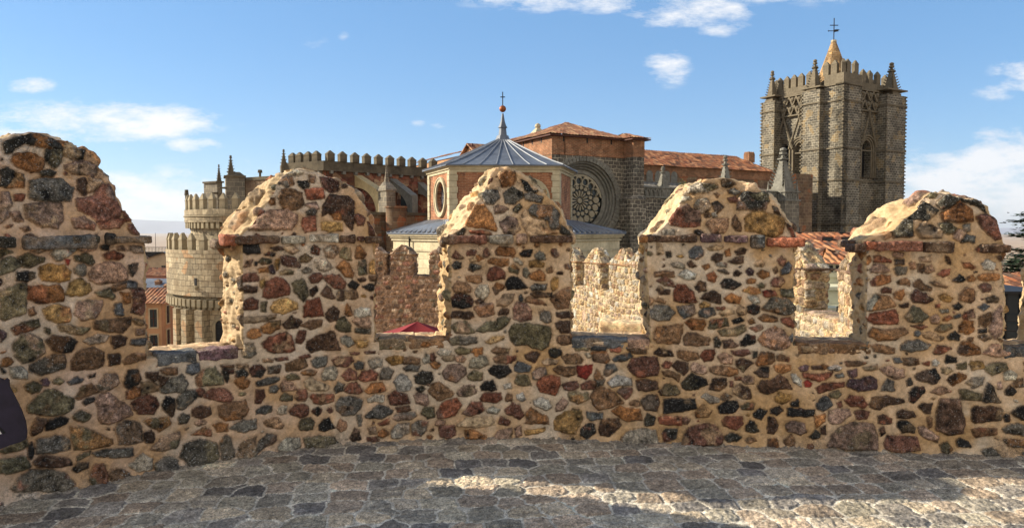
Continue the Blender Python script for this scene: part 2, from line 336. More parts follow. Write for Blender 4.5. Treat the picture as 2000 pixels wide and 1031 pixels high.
M['leadrib'] = mat_plain('lead_rib', S(140, 144, 150), .5, .1, .2, 3, 0)
M['iron'] = mat_plain('dark_iron', (.03, .028, .027), .6, .3, .3, 10, 0)
M['copper'] = mat_plain('old_copper', S(150, 88, 52), .45, .5, .3, 10, 0)
M['dark'] = mat_plain('dark_opening', (.012, .012, .013), .5, 0, .3, 4, 0)
M['glass'] = mat_plain('window_glass', S(170, 182, 198), .10, .75, .3, 8, 0); M['glass'].node_tree.nodes['Principled BSDF'].inputs['Specular IOR Level'].default_value = .8
M['glassdk'] = mat_plain('dark_glass', (.03, .04, .045), .1, 0, .2, 3, 0)
M['ochrewall'] = mat_plain('ochre_render', S(186, 142, 106), .9, 0, .2, 1.2, 0)
M['pinkwall'] = mat_plain('pink_render', S(190, 134, 112), .9, 0, .2, 1.2, 0)
M['tanwall'] = mat_plain('tan_render', S(188, 168, 138), .9, 0, .2, 1.2, 0)
M['whitewall'] = mat_plain('cream_render', S(206, 204, 176), .9, 0, .15, 1.2, 0)
M['redcloth'] = mat_plain('dark_red_canvas', S(124, 34, 36), .8, 0, .25, 3, 0)
M['wood'] = mat_plain('brown_joinery', S(86, 52, 40), .7, 0, .3, 6, 0)
M['sign'] = mat_plain('dark_violet_panel', S(44, 38, 54), .5, 0, .45, 14, .003)
M['white'] = mat_plain('white_paint', S(225, 222, 218), .6, 0, .08, 20, 0)
M['navy'] = mat_plain('black_print', (.008, .008, .01), .6, 0, .1, 20, 0)
M['conifer'] = mat_plain('cedar_foliage', (.035, .06, .03), .8, 0, .5, 3, 0)
M['leaf'] = mat_plain('weed_leaves', (.12, .14, .05), .8, 0, .5, 30, 0)
M['bark'] = mat_plain('bark', (.08, .06, .045), .95, 0, .4, 10, .01)
M['ground'] = mat_plain('dry_ground', S(170, 150, 122), 1, 0, .25, .02, 0, c2=S(150, 116, 92))
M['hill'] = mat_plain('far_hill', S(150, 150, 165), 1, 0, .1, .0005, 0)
M['asphalt'] = mat_plain('street', (.05, .05, .055), .9, 0, .2, 2, 0)
STONES = """
c-3291 2108 -3190 2162 -3112 2182 -3047 2157 -2974 2144 -2941 2108 -2982 2073 -3094 2103 -3191 2117 -3249 2059 -3287 2048
c-2981 2128 -2940 2116 -2886 2088 -2888 2040 -2956 2043 -2996 2072
a-3244 2044 -3160 2066 -3091 2025 -3104 1962 -3164 1939 -3237 1976 -3259 2013
c-3082 2088 -3002 2079 -2998 2032 -3043 1974 -3074 2003 -3090 2041
c-3117 1953 -3070 1968 -3038 1954 -3060 1929 -3107 1927
p-2987 2001 -2888 2040 -2821 2004 -2817 1963 -2834 1938 -2950 1956 -2989 1977
c-3314 1948 -3282 1969 -3247 1938 -3256 1899 -3292 1852 -3322 1858
a-3244 1938 -3207 1925 -3213 1856 -3286 1849 -3253 1899
g-3184 1892 -3108 1911 -3008 1913 -2951 1860 -2971 1780 -3053 1770 -3189 1789
n-2926 1917 -2883 1927 -2881 1831 -2906 1818 -2935 1845
p-2863 1924 -2800 1919 -2784 1891 -2834 1849 -2870 1831 -2877 1879
m-2943 1789 -2843 1816 -2795 1883 -2752 1893 -2729 1812 -2691 1730 -2705 1681 -2769 1656 -2833 1651 -2873 1695 -2934 1726
r-2830 1643 -2769 1652 -2706 1673 -2665 1673 -2713 1616 -2815 1609
p-2972 1678 -2909 1686 -2845 1639 -2861 1607 -2962 1615
m-2660 1636 -2615 1641 -2581 1574 -2633 1579 -2661 1608
m-2688 1722 -2661 1731 -2636 1665 -2666 1657
p-3212 1750 -3120 1768 -3020 1763 -3020 1662 -3051 1615 -3130 1622 -3204 1675
r-3262 1801 -3213 1810 -3223 1772 -3261 1771
p-3325 1821 -3288 1823 -3275 1756 -3296 1718 -3300 1673 -3338 1651
p-3291 1703 -3240 1712 -3225 1652 -3270 1651
p-3241 1614 -3202 1622 -3190 1599 -3223 1592
e-3346 1486 -3321 1491 -3287 1474 -3310 1466 -3335 1449 -3347 1446
e-3348 1431 -3291 1444 -3260 1432 -3252 1391 -3287 1370 -3350 1347
e-3256 1451 -3208 1463 -3124 1436 -3138 1413 -3197 1385 -3242 1391
b-3194 1498 -3135 1500 -3096 1485 -3156 1469 -3188 1476
l-3069 1508 -2963 1506 -2960 1475 -3044 1422 -3064 1423 -3090 1454
g-2994 1506 -2959 1506 -2959 1482 -2995 1467
p-2946 1502 -2854 1500 -2841 1480 -2912 1472 -2946 1478
k-2819 1496 -2782 1519 -2772 1503 -2780 1475 -2812 1478
p-2732 1494 -2695 1498 -2673 1469 -2725 1474
p-2654 1501 -2583 1492 -2580 1459 -2629 1456 -2655 1469
r-2809 1447 -2754 1470 -2693 1437 -2719 1417 -2792 1419
e-2968 1439 -2940 1443 -2905 1466 -2870 1445 -2857 1401 -2872 1381 -2927 1407 -2962 1420
R-3020 1425 -2993 1420 -3004 1393 -3017 1402
g-2973 1369 -2927 1396 -2903 1378 -2915 1331 -2936 1316 -2964 1337
p-2894 1330 -2843 1384 -2778 1402 -2712 1392 -2676 1337 -2674 1288 -2744 1267 -2846 1264 -2888 1294
k-2668 1382 -2612 1387 -2616 1352 -2644 1303 -2661 1337
s-2708 1265 -2670 1278 -2611 1264 -2619 1236 -2679 1229 -2701 1240
k-3272 1354 -3224 1363 -3178 1354 -3178 1320 -3216 1303 -3270 1311
o-3158 1380 -3105 1401 -3024 1390 -2991 1350 -2996 1295 -3047 1286 -3140 1303 -3153 1341
k-3351 1325 -3342 1313 -3346 1291 -3352 1284
e-3353 1248 -3296 1274 -3245 1297 -3219 1288 -3218 1208 -3233 1119 -3326 1084 -3357 1093
a-3210 1276 -3141 1276 -3048 1271 -3022 1207 -3030 1172 -3097 1173 -3151 1162 -3215 1193
o-2996 1280 -2944 1305 -2896 1266 -2875 1225 -2897 1207 -2988 1193 -3015 1210
e-2854 1208 -2782 1236 -2767 1219 -2743 1177 -2762 1162 -2819 1186
b-2760 1243 -2685 1264 -2690 1231 -2746 1210 -2764 1227
a-2716 1204 -2672 1201 -2662 1139 -2689 1128
m-2657 1221 -2589 1230 -2559 1199 -2553 1090 -2593 1050 -2652 1072 -2643 1137
o-3142 1119 -3111 1151 -3064 1155 -3003 1131 -2989 1090 -3006 1045 -3060 1038 -3120 1071
p-2961 1159 -2905 1167 -2820 1157 -2828 1093 -2865 1056 -2936 1046 -2970 1081
s-2763 1088 -2740 1132 -2707 1129 -2705 1059 -2749 1063
b-3217 1129 -3191 1142 -3179 1107 -3199 1093 -3214 1106
e-3306 1028 -3251 1060 -3170 1071 -3161 1032 -3233 998 -3291 993
b-2873 1033 -2779 1037 -2661 1043 -2669 990 -2708 948 -2824 972 -2874 992
e-3068 1027 -3006 1017 -2892 990 -2931 958 -2994 969 -3055 998
e-2654 1026 -2616 1027 -2563 998 -2594 988 -2639 1004
e-3296 937 -3247 992 -3208 991 -3150 943 -3145 873 -3199 834 -3254 825 -3288 876
k-3133 941 -3103 968 -3008 946 -2971 915 -2996 862 -3051 861 -3105 883
w-2932 918 -2853 950 -2789 935 -2811 897 -2898 890
n-2774 934 -2730 934 -2686 909 -2702 869 -2761 851 -2775 885
s-2656 893 -2573 898 -2570 855 -2635 858 -2664 872
p-2625 961 -2572 958 -2580 923 -2633 924
b-3002 799 -2969 851 -2884 873 -2817 837 -2829 753 -2851 735 -2999 744
n-2792 813 -2733 819 -2726 789 -2734 749 -2793 744
b-2712 767 -2659 802 -2579 797 -2576 763 -2637 749 -2697 744
g-3216 805 -3106 860 -3042 848 -3029 803 -3040 765 -3162 736 -3207 766
a-3348 862 -3320 869 -3296 836 -3328 814 -3353 818
u-3359 1034 -3332 1005 -3335 987 -3361 964
w-3312 804 -3264 805 -3233 770 -3241 733 -3304 743
k-3365 816 -3347 798 -3335 778 -3348 776
e-3135 1018 -3115 1008 -3116 977 -3132 987
e-3242 684 -3203 701 -3161 671 -3171 646 -3204 634 -3230 659
u-3163 702 -3136 714 -3110 686 -3124 667 -3157 673
e-3090 699 -3062 705 -3042 683 -3063 669 -3090 679
s-3025 673 -2973 702 -2942 680 -2960 659 -3009 654
k-2910 688 -2870 702 -2874 678 -2903 679
g-2865 628 -2809 694 -2747 685 -2741 626 -2790 588 -2841 582
k-2711 622 -2683 701 -2623 694 -2606 632 -2625 602 -2686 583
o-3315 689 -3293 690 -3288 662 -3307 660
e-3229 564 -3179 616 -3125 646 -3078 638 -3045 597 -2990 568 -2995 505 -3061 478 -3129 487 -3227 525
b-2983 575 -2946 637 -2897 645 -2855 586 -2905 574 -2969 557
k-2942 536 -2920 558 -2881 550 -2885 530 -2928 516
p-2874 532 -2848 569 -2797 569 -2747 520 -2681 459 -2664 406 -2750 379 -2838 378 -2859 416 -2861 473
m-2698 562 -2648 584 -2603 577 -2608 523 -2665 508 -2703 517
t-2606 616 -2533 606 -2503 567 -2507 542 -2604 531
n-2578 675 -2505 666 -2506 619 -2533 610 -2571 641
n-2501 640 -2439 619 -2472 567 -2499 567
n-2493 682 -2453 690 -2390 678 -2387 647 -2446 637 -2481 655
g-2495 549 -2423 617 -2359 635 -2320 561 -2346 510 -2488 529
s-2326 688 -2253 702 -2246 648 -2295 619 -2331 645
e-2275 599 -2221 650 -2155 661 -2102 588 -2098 543 -2182 535 -2264 540
n-2105 658 -2029 660 -2021 645 -2097 641
k-2101 633 -2021 626 -2056 592 -2073 540 -2093 587
m-2004 661 -1927 650 -1931 630 -1995 638
c-2013 615 -1961 628 -1923 588 -1945 567 -2013 579
a-2014 556 -1971 574 -1920 537 -1934 493 -1989 485 -2010 524
m-2224 469 -2182 508 -2124 510 -2058 475 -2033 427 -2050 402 -2101 417 -2216 455
m-2277 511 -2248 525 -2216 499 -2241 458 -2273 475
g-2394 466 -2345 520 -2281 512 -2265 474 -2356 391 -2396 397
k-2486 445 -2457 501 -2410 477 -2412 373 -2429 350 -2475 409
m-2673 483 -2573 526 -2524 502 -2505 448 -2538 393 -2630 408 -2659 447
e-3000 466 -2950 485 -2905 449 -2916 426 -2945 416 -2993 445
n-3216 438 -3189 483 -3149 467 -3143 439 -3165 396 -3211 379 -3220 401
k-3136 461 -3062 462 -3031 448 -3035 421 -3104 403 -3141 403
g-2763 324 -2751 363 -2691 370 -2631 349 -2609 295 -2607 226 -2687 215 -2746 237
e-3015 397 -2946 376 -2883 331 -2790 275 -2783 245 -2827 229 -2998 248 -3007 308
n-2598 276 -2555 285 -2533 230 -2549 203 -2596 216
e-2596 352 -2554 362 -2452 358 -2434 307 -2509 270 -2555 311
n-2304 383 -2250 406 -2185 384 -2181 338 -2244 316 -2300 347
c-2397 327 -2356 364 -2317 341 -2334 299 -2382 307
p-2277 290 -2252 309 -2211 289 -2228 270 -2261 266
b-2131 381 -2050 402 -1952 404 -1932 333 -1976 274 -2086 276 -2123 312
a-2166 260 -2128 270 -2070 251 -2075 202 -2138 206
g-2062 218 -1967 264 -1883 262 -1884 198 -1969 177
b-2303 215 -2220 255 -2183 223 -2188 189
g-3196 349 -3166 358 -3064 354 -3024 319 -3026 256 -3121 262 -3194 267
k-3236 312 -3222 347 -3208 305 -3209 267 -3225 247 -3235 273
n-3212 221 -3168 253 -3102 234 -3034 202 -3011 161 -3110 165 -3196 190
k-3015 126 -2979 165 -2926 151 -2927 121 -2988 103
e-2982 198 -2950 219 -2907 220 -2914 203 -2979 181
g-2897 207 -2820 211 -2672 193 -2670 138 -2770 151 -2872 177
e-2558 166 -2478 237 -2383 246 -2380 184 -2401 144 -2504 140
w-2694 84 -2612 143 -2552 87 -2561 29 -2653 34
g-2382 80 -2353 153 -2255 172 -2148 127 -2133 34 -2175 -3 -2323 0
e-3379 323 -3341 351 -3241 374 -3239 328 -3259 313 -3354 311
e-3380 278 -3253 270 -3229 202 -3294 188 -3382 204
g-3329 98 -3289 149 -3236 181 -3124 153 -3050 110 -3003 34 -3073 12 -3310 77
e-2925 47 -2888 128 -2844 126 -2810 52 -2825 6 -2905 5
g-2810 52 -2765 75 -2698 43 -2684 -3 -2789 -3
g-2545 52 -2473 97 -2403 66 -2396 -5 -2538 7
g-2127 124 -2088 181 -2055 149 -2032 17 -2116 4
g-2023 34 -1970 108 -1885 133 -1887 -15 -2006 -5
k-1970 1493 -1940 1506 -1841 1508 -1842 1437 -1924 1434 -1962 1453
n-1768 1477 -1689 1479 -1679 1463 -1742 1456
t-1672 1476 -1610 1494 -1561 1452 -1619 1430 -1663 1453
c-1804 1432 -1777 1446 -1734 1436 -1743 1418 -1795 1420
e-1848 1374 -1821 1401 -1761 1391 -1757 1368 -1831 1360
a-1571 1397 -1521 1433 -1481 1400 -1504 1372 -1567 1373
c-1485 1470 -1458 1493 -1422 1469 -1436 1418 -1481 1437
l-1395 1460 -1358 1488 -1289 1478 -1294 1431 -1331 1398 -1377 1408
e-1276 1435 -1257 1468 -1211 1468 -1194 1382 -1240 1388 -1276 1407
a-1170 1411 -1156 1477 -1132 1486 -1096 1429 -1115 1391 -1166 1387
k-1874 1375 -1856 1374 -1861 1352 -1876 1352
s-1925 1385 -1890 1393 -1904 1348 -1942 1345
o-1735 1390 -1708 1394 -1709 1344 -1727 1317 -1737 1354
m-1699 1408 -1664 1421 -1602 1406 -1563 1350 -1567 1327 -1647 1342 -1691 1357
w-1459 1376 -1386 1399 -1332 1323 -1396 1300 -1442 1320
a-1853 1329 -1788 1341 -1779 1304 -1840 1306
u-1779 1345 -1753 1349 -1736 1294 -1762 1295
e-1709 1307 -1674 1320 -1608 1305 -1613 1284 -1701 1288
g-1554 1313 -1514 1335 -1482 1321 -1487 1297 -1532 1289
a-1309 1332 -1258 1378 -1222 1364 -1185 1283 -1195 1245 -1241 1260 -1278 1298
e-1147 1368 -1101 1383 -1090 1348 -1088 1272 -1148 1272
o-1068 1362 -1045 1381 -1002 1390 -1003 1280 -1069 1281
m-1969 1291 -1866 1302 -1842 1270 -1845 1247 -1961 1237
n-1966 1188 -1928 1212 -1859 1202 -1864 1166 -1945 1160
o-1832 1242 -1810 1264 -1811 1218 -1833 1192
r-1821 1173 -1798 1236 -1719 1271 -1675 1251 -1645 1213 -1641 1139 -1694 1127 -1791 1113 -1821 1128
e-1622 1222 -1551 1252 -1516 1181 -1512 1130 -1544 1084 -1614 1166
m-1501 1256 -1469 1288 -1419 1291 -1401 1263 -1434 1221 -1488 1218
m-1397 1263 -1333 1276 -1287 1275 -1242 1212 -1251 1170 -1325 1176 -1388 1234
k-1228 1198 -1195 1232 -1144 1196 -1168 1165 -1214 1179
n-1158 1239 -1125 1250 -1100 1238 -1107 1219 -1139 1220
b-1074 1262 -999 1266 -999 1222 -1069 1223
k-1121 1177 -1065 1201 -1016 1189 -1023 1156 -1065 1152
n-1498 1172 -1452 1198 -1444 1165 -1480 1120 -1498 1129
n-1421 1136 -1380 1192 -1352 1177 -1321 1105 -1344 1096 -1408 1122
n-1302 1138 -1279 1161 -1242 1155 -1261 1080 -1303 1086
b-1242 1155 -1168 1156 -1152 1106 -1178 1095 -1252 1099
m-1964 1098 -1903 1122 -1856 1102 -1861 1047 -1956 1043
e-1835 1087 -1800 1090 -1801 1026 -1836 1028
o-1775 1052 -1748 1092 -1659 1114 -1589 1072 -1585 1035 -1687 1000 -1758 1015
r-1544 1052 -1517 1093 -1435 1109 -1400 976 -1545 975
a-1243 1041 -1234 1060 -1216 1040 -1196 978 -1221 966 -1244 979
w-1183 1011 -1141 1029 -1067 1017 -1058 969 -1114 956 -1179 963
n-1386 989 -1363 1026 -1326 1039 -1290 1005 -1300 939 -1355 926 -1387 961
e-1319 882 -1300 939 -1253 965 -1208 897 -1208 854 -1264 844
p-1198 925 -1170 953 -1077 946 -1058 911 -1068 873 -1161 891
c-1180 867 -1133 875 -1068 859 -1068 830 -1171 843
t-1957 989 -1854 992 -1732 995 -1750 968 -1872 948 -1949 948
a-1838 918 -1785 947 -1706 957 -1715 902 -1777 864 -1821 871
n-1693 928 -1626 981 -1550 940 -1582 895 -1662 894
b-1564 908 -1501 947 -1414 948 -1419 905 -1492 876
a-1933 879 -1907 906 -1846 901 -1838 859 -1891 835 -1929 847
r-1835 799 -1795 838 -1663 871 -1628 841 -1607 737 -1647 719 -1753 721 -1822 771
m-1601 812 -1573 875 -1533 869 -1538 808 -1566 774 -1597 788
n-1530 789 -1457 832 -1328 859 -1311 787 -1284 719 -1431 722 -1494 711 -1530 742
l-1283 800 -1246 822 -1209 811 -1186 753 -1228 740 -1269 766
o-1186 781 -1087 782 -1093 734 -1154 727
g-1969 755 -1951 799 -1891 799 -1879 729 -1919 703 -1961 718
m-1828 679 -1789 687 -1754 678 -1763 665 -1824 665
m-1745 684 -1665 687 -1657 670 -1736 665
m-1585 689 -1504 691 -1495 674 -1572 669
m-1219 696 -1145 693 -1149 682 -1210 682
m-1107 696 -1032 698 -1032 684 -1102 684
k-1920 623 -1885 647 -1842 644 -1812 604 -1843 561 -1904 567
n-1798 631 -1702 637 -1720 582 -1795 580
b-1670 639 -1594 671 -1540 662 -1518 609 -1577 585 -1667 584
g-1491 645 -1459 673 -1381 671 -1391 605 -1460 596 -1487 612
m-1345 646 -1303 670 -1210 662 -1187 633 -1239 590 -1322 606
g-1187 609 -1155 631 -1117 615 -1122 567 -1174 569
l-1080 623 -1032 640 -980 624 -981 580 -1061 569
a-1560 570 -1496 584 -1455 567 -1469 544 -1551 550
k-2107 628 -2022 629 -2031 598 -2090 600
m-2106 659 -2022 656 -2026 642 -2098 648
m-2001 658 -1928 651 -1924 633 -1997 640
o-957 633 -890 660 -833 649 -833 595 -910 588
b-828 639 -756 652 -699 631 -709 592 -824 595
l-684 621 -650 664 -617 649 -622 600 -670 591
m-621 659 -592 673 -575 638 -593 611 -617 619
w-568 672 -544 697 -466 686 -476 661 -544 652
t-534 628 -505 647 -442 656 -442 612 -515 608
p-432 641 -388 655 -357 626 -379 601 -428 607
a-622 590 -583 614 -549 584 -564 550 -602 560
g-824 561 -776 584 -699 577 -709 538 -805 536
l-325 611 -252 650 -198 644 -179 585 -242 551 -325 561
b-427 695 -349 704 -320 675 -350 660 -418 666
m-145 630 -96 649 0 640 0 590 -115 590
p-530 520 -486 578 -408 585 -350 547 -350 507 -428 444 -516 475
c-738 495 -680 537 -612 521 -598 472 -632 428 -729 446
g-1001 523 -986 562 -938 572 -896 539 -920 481 -996 484
r-1152 492 -1128 549 -1062 560 -1015 524 -1025 476 -1110 470
m-1277 523 -1225 580 -1174 551 -1161 492 -1250 490
l-1420 537 -1387 592 -1323 597 -1305 548 -1324 502 -1415 503
e-1681 547 -1632 566 -1578 548 -1574 520 -1659 522
t-1543 498 -1497 537 -1434 481 -1370 457 -1380 424 -1498 433 -1539 465
g-1879 524 -1809 545 -1716 550 -1721 518 -1801 493 -1871 495
p-1713 475 -1686 524 -1624 496 -1602 447 -1705 437
g-1784 473 -1748 490 -1726 467 -1745 437 -1784 440
w-892 461 -843 518 -796 496 -758 427 -787 388 -873 392
e-340 493 -291 537 -223 517 -228 467 -301 453 -335 468
k-179 536 -135 575 -37 571 0 526 -57 482 -96 477 -164 506
k-243 408 -204 457 -145 452 -116 388 -155 373 -233 383
w-67 418 -8 438 0 398 -52 388
p-419 370 -370 419 -287 418 -277 359 -351 330 -409 345
r-248 319 -223 354 -135 363 -86 363 -76 309 -116 279 -233 299
b-642 384 -613 433 -555 449 -487 401 -443 361 -468 331 -555 301 -613 344
k-729 406 -681 425 -663 400 -691 371 -719 381
a-1115 408 -1063 449 -982 459 -954 400 -1025 384 -1092 382
m-1269 417 -1222 467 -1166 468 -1129 408 -1157 381 -1232 395
g-1334 426 -1305 486 -1264 460 -1278 417 -1325 397
m-940 360 -892 397 -797 359 -778 290 -855 278 -922 286
p-749 348 -719 377 -642 350 -633 286 -662 267 -730 298
e-1719 387 -1687 426 -1630 397 -1625 369 -1706 377
m-1607 386 -1589 446 -1539 446 -1522 393 -1536 358 -1599 364
r-1508 387 -1481 403 -1343 388 -1339 340 -1418 327 -1481 337
m-1880 469 -1828 463 -1824 421 -1846 373 -1881 372
g-1321 320 -1288 365 -1214 368 -1130 336 -1140 278 -1196 224 -1271 227 -1317 271
w-1087 338 -1035 368 -969 357 -974 313 -1083 314
w-1738 310 -1715 336 -1671 331 -1676 275 -1734 282
s-1882 322 -1829 348 -1772 344 -1773 305 -1830 291 -1882 299
m-1653 292 -1617 330 -1554 339 -1518 307 -1523 260 -1573 246 -1645 267
k-1496 281 -1445 310 -1418 279 -1455 240
m-1381 276 -1363 299 -1347 264 -1368 251
g-1112 213 -1007 295 -941 267 -903 236 -913 217 -989 187 -1103 193
n-884 260 -778 270 -764 240 -807 224 -874 227
g-908 183 -865 215 -740 225 -730 200 -779 167 -875 166
e-691 213 -662 262 -594 255 -595 186 -643 166
r-575 215 -536 283 -419 326 -382 271 -429 192 -507 169 -566 180
m-380 197 -302 295 -243 299 -209 230 -253 200 -322 186
w-194 230 -145 254 -96 230 -116 200 -184 210
m-52 230 0 275 0 185 -37 200
b-52 324 -27 358 0 344 0 294 -47 299
r-1831 237 -1804 257 -1725 248 -1695 193 -1709 171 -1814 203
e-1597 173 -1564 236 -1505 235 -1483 190 -1493 143 -1575 147
k-1447 167 -1410 216 -1373 218 -1337 138 -1411 126 -1447 134
a-1318 146 -1290 202 -1248 174 -1254 122 -1291 105
g-1173 213 -1145 225 -1136 142 -1160 139
r-1013 149 -932 179 -937 140 -999 134
a-1014 86 -980 111 -933 71 -981 40 -1014 51
w-918 90 -875 137 -779 138 -789 64 -847 37 -914 41
g-764 122 -711 160 -643 148 -654 79 -702 41 -760 53
p-585 126 -556 165 -512 144 -517 115 -576 111
m-556 106 -449 113 -430 49 -488 20 -552 36
t-429 113 -351 171 -155 180 -131 120 -273 91
m-106 130 -86 180 -13 141 -27 111
n-1226 61 -1188 126 -1160 105 -1142 45 -1208 31
e-1089 120 -1037 131 -1028 77 -1075 75
l-1737 48 -1674 97 -1584 86 -1576 28 -1631 2 -1729 19
g-1557 83 -1439 90 -1338 71 -1301 19 -1385 3 -1540 19
g-1877 77 -1806 150 -1745 124 -1745 87 -1852 36 -1887 13
o-361 72 -292 77 -194 31 -195 6 -351 18
p-140 21 -96 71 0 91 0 2 -126 1
m-1099 52 -1028 47 -1010 22 -1095 24
g-1743 1954 -1699 1983 -1603 1991 -1596 1934 -1641 1900 -1675 1932 -1735 1940
w-1671 2017 -1601 2057 -1532 2021 -1568 2001 -1655 2003
c-1569 1954 -1499 1965 -1487 1923 -1527 1910 -1562 1926
p-1488 2004 -1444 1995 -1455 1952 -1486 1956
m-1409 1987 -1337 1993 -1275 1951 -1286 1893 -1340 1878 -1385 1911
b-1705 1839 -1677 1890 -1598 1897 -1537 1879 -1531 1786 -1577 1748 -1664 1751 -1697 1802
r-1518 1903 -1393 1911 -1382 1839 -1468 1822 -1503 1833
m-1814 1891 -1744 1921 -1742 1889 -1798 1864
a-1783 1819 -1731 1829 -1724 1787 -1755 1780
n-1897 1762 -1835 1804 -1802 1786 -1855 1749
p-1522 1786 -1441 1806 -1425 1759 -1470 1749
m-1971 1608 -1942 1689 -1855 1735 -1804 1736 -1823 1690 -1859 1645 -1903 1608
p-1840 1690 -1769 1745 -1647 1752 -1578 1701 -1575 1673 -1625 1604 -1903 1602 -1859 1645
g-1515 1730 -1478 1758 -1443 1749 -1453 1711 -1507 1711
r-1538 1692 -1453 1707 -1447 1599 -1528 1588 -1549 1636
n-1397 1787 -1341 1864 -1214 1847 -1173 1818 -1176 1675 -1191 1599 -1254 1675 -1362 1722 -1404 1702
o-1409 1656 -1364 1665 -1264 1651 -1256 1599 -1338 1590 -1402 1599
a-1340 1717 -1271 1722 -1272 1680 -1318 1679
m-1175 1704 -1143 1723 -1097 1695 -1112 1637 -1149 1633
m-1079 1666 -1042 1638 -1010 1561 -1062 1561
m-204 1952 -156 1991 -156 1972 -213 1932
a-98 2001 -50 2051 18 2041 28 1981 -10 1937 -78 1927
g-232 1853 -194 1902 -107 1902 -97 1843 -145 1796 -194 1804
c-63 1882 -1 1927 77 1892 77 1853 19 1799 -49 1809
c67 1991 115 1961 154 1902 193 1902 154 1872 96 1912
g92 1872 145 1892 232 1843 223 1808 97 1833
p-145 1775 -97 1794 -34 1765 -58 1731 -126 1728
c5 1765 58 1799 78 1770 39 1735 10 1745
a-387 1658 -358 1755 -290 1804 -213 1799 -155 1726 -116 1619 -116 1595 -232 1619 -329 1638
p-96 1658 -38 1701 29 1687 64 1609 20 1570 -57 1575
g116 1735 155 1794 300 1784 353 1735 354 1609 291 1609 271 1677 194 1696
t58 1696 107 1755 155 1687 252 1667 272 1599 349 1580 136 1551 88 1619
r-324 1599 -232 1599 -154 1580 -154 1566 -309 1580
c-416 1599 -387 1628 -348 1609 -367 1570 -416 1561
c368 1638 426 1599 445 1561 368 1580
m-455 1397 -426 1445 -363 1387 -407 1385
m-344 1435 -310 1453 -271 1440 -281 1411 -339 1408
a-281 1401 -242 1411 -213 1387 -262 1367
p-213 1450 -184 1460 -164 1416 -194 1396 -213 1406
a-126 1445 -87 1474 10 1469 30 1435 5 1396 -19 1411 -116 1416
k59 1426 98 1455 156 1455 141 1406 98 1401 64 1411
l175 1416 204 1450 243 1426 248 1382 195 1382
t-315 1377 -281 1401 -266 1372 -310 1363
a-179 1372 -145 1396 -97 1387 -29 1387 -29 1338 -77 1328 -174 1353
w10 1382 39 1392 78 1353 69 1340 20 1362
o132 1367 185 1382 243 1353 238 1324 137 1324
c-455 1339 -426 1368 -388 1353 -388 1319 -436 1311
g-331 1309 -310 1353 -233 1333 -252 1309 -301 1290
e-29 1309 10 1343 49 1309 44 1272 -19 1285
s83 1309 107 1319 137 1280 107 1243 88 1260
b263 1305 296 1331 306 1290 272 1280
a132 1256 166 1285 214 1302 248 1271 248 1227 195 1220 137 1236
r-189 1251 -165 1319 -106 1323 -53 1280 -58 1241 -155 1216 -184 1226
b-349 1251 -320 1262 -233 1260 -233 1212 -272 1194 -340 1222
o297 1203 311 1247 350 1242 345 1174 311 1143 297 1164
k-53 1202 -29 1241 39 1249 117 1168 39 1153 -38 1148
g132 1173 176 1197 263 1188 253 1154 156 1142
a-145 1163 -116 1204 -58 1182 -68 1153 -126 1116
w-281 1134 -243 1187 -174 1182 -179 1104 -223 1070 -272 1095
b-451 1173 -417 1212 -349 1207 -311 1163 -315 1134 -379 1119 -437 1144
b137 1119 195 1134 302 1130 302 1096 185 1090
k-466 1076 -427 1125 -320 1105 -293 1065 -301 1026 -389 1009 -456 1027
t-116 1065 -68 1114 20 1114 1 1056 -58 1021 -116 1031
s54 1095 69 1114 80 1075 69 1056 54 1065
b93 1085 137 1095 224 1066 263 1037 176 1041 98 1061
n-282 1065 -243 1077 -218 1065 -233 1051 -272 1051
p-287 1017 -223 1051 -155 1046 -131 967 -194 946 -253 948
n-102 977 -68 1007 -24 1002 -38 963 -97 956
m10 1016 40 1056 108 1046 147 997 147 919 59 911 10 928
g200 978 234 998 283 979 302 910 273 898 215 929
n-466 988 -408 988 -301 978 -292 943 -340 929 -428 944 -471 939
n331 979 438 990 448 946 380 936 336 950
b374 1150 437 1174 447 1019 341 1008 292 1076 321 1115
e-467 876 -418 905 -350 914 -282 831 -331 816 -428 822
e-272 840 -194 904 -126 909 -136 840 -214 828
e-131 840 -107 928 -48 948 -14 928 -38 879 -97 840
n331 891 361 911 448 914 448 829 380 825 341 852
e-24 840 10 889 98 894 195 890 293 862 293 793 274 724 225 694 157 713 118 733 30 723 -9 762
g-472 768 -428 792 -273 791 -268 747 -351 733 -458 734
o-204 757 -156 791 -58 796 -58 776 -156 737
n346 774 390 804 448 795 443 746 400 731 351 750
g283 675 293 705 361 706 376 657 332 637 298 646
n93 649 157 679 208 665 167 596 108 625
e-433 694 -390 713 -312 698 -322 669 -409 660
a-307 674 -292 703 -224 703 -224 663 -273 649
b-156 683 -126 712 -19 703 -29 668 -117 663
r-141 624 -97 653 30 649 30 619 -39 585 -126 599
t225 606 274 631 352 607 342 583 245 582
b341 784 360 804 438 805 443 756 390 731 351 750
e477 713 535 720 583 714 578 695 487 693
s588 719 641 730 718 721 708 697 603 695
r742 707 823 723 823 694 795 682 747 688
b871 705 947 726 1013 703 1014 674 890 681
n1070 689 1108 719 1193 702 1212 669 1146 657 1075 675
b1235 703 1277 709 1389 687 1398 649 1324 628 1249 650
r1407 668 1435 712 1508 724 1518 690 1491 642 1436 629
m1633 712 1747 720 1765 696 1702 671 1647 689
p1537 667 1582 697 1638 674 1634 612 1565 620
n1661 637 1711 657 1784 630 1748 591 1712 564 1675 599
c1783 706 1815 712 1811 674 1784 664
a1802 631 1846 713 1890 700 1891 614 1812 610
b380 638 419 663 496 664 540 616 516 596 410 589
a603 680 718 692 742 624 719 599 622 607 603 641
s762 625 795 659 890 676 914 652 852 619 776 613
w554 665 583 675 598 646 574 631
n98 650 185 680 210 656 176 596 107 625
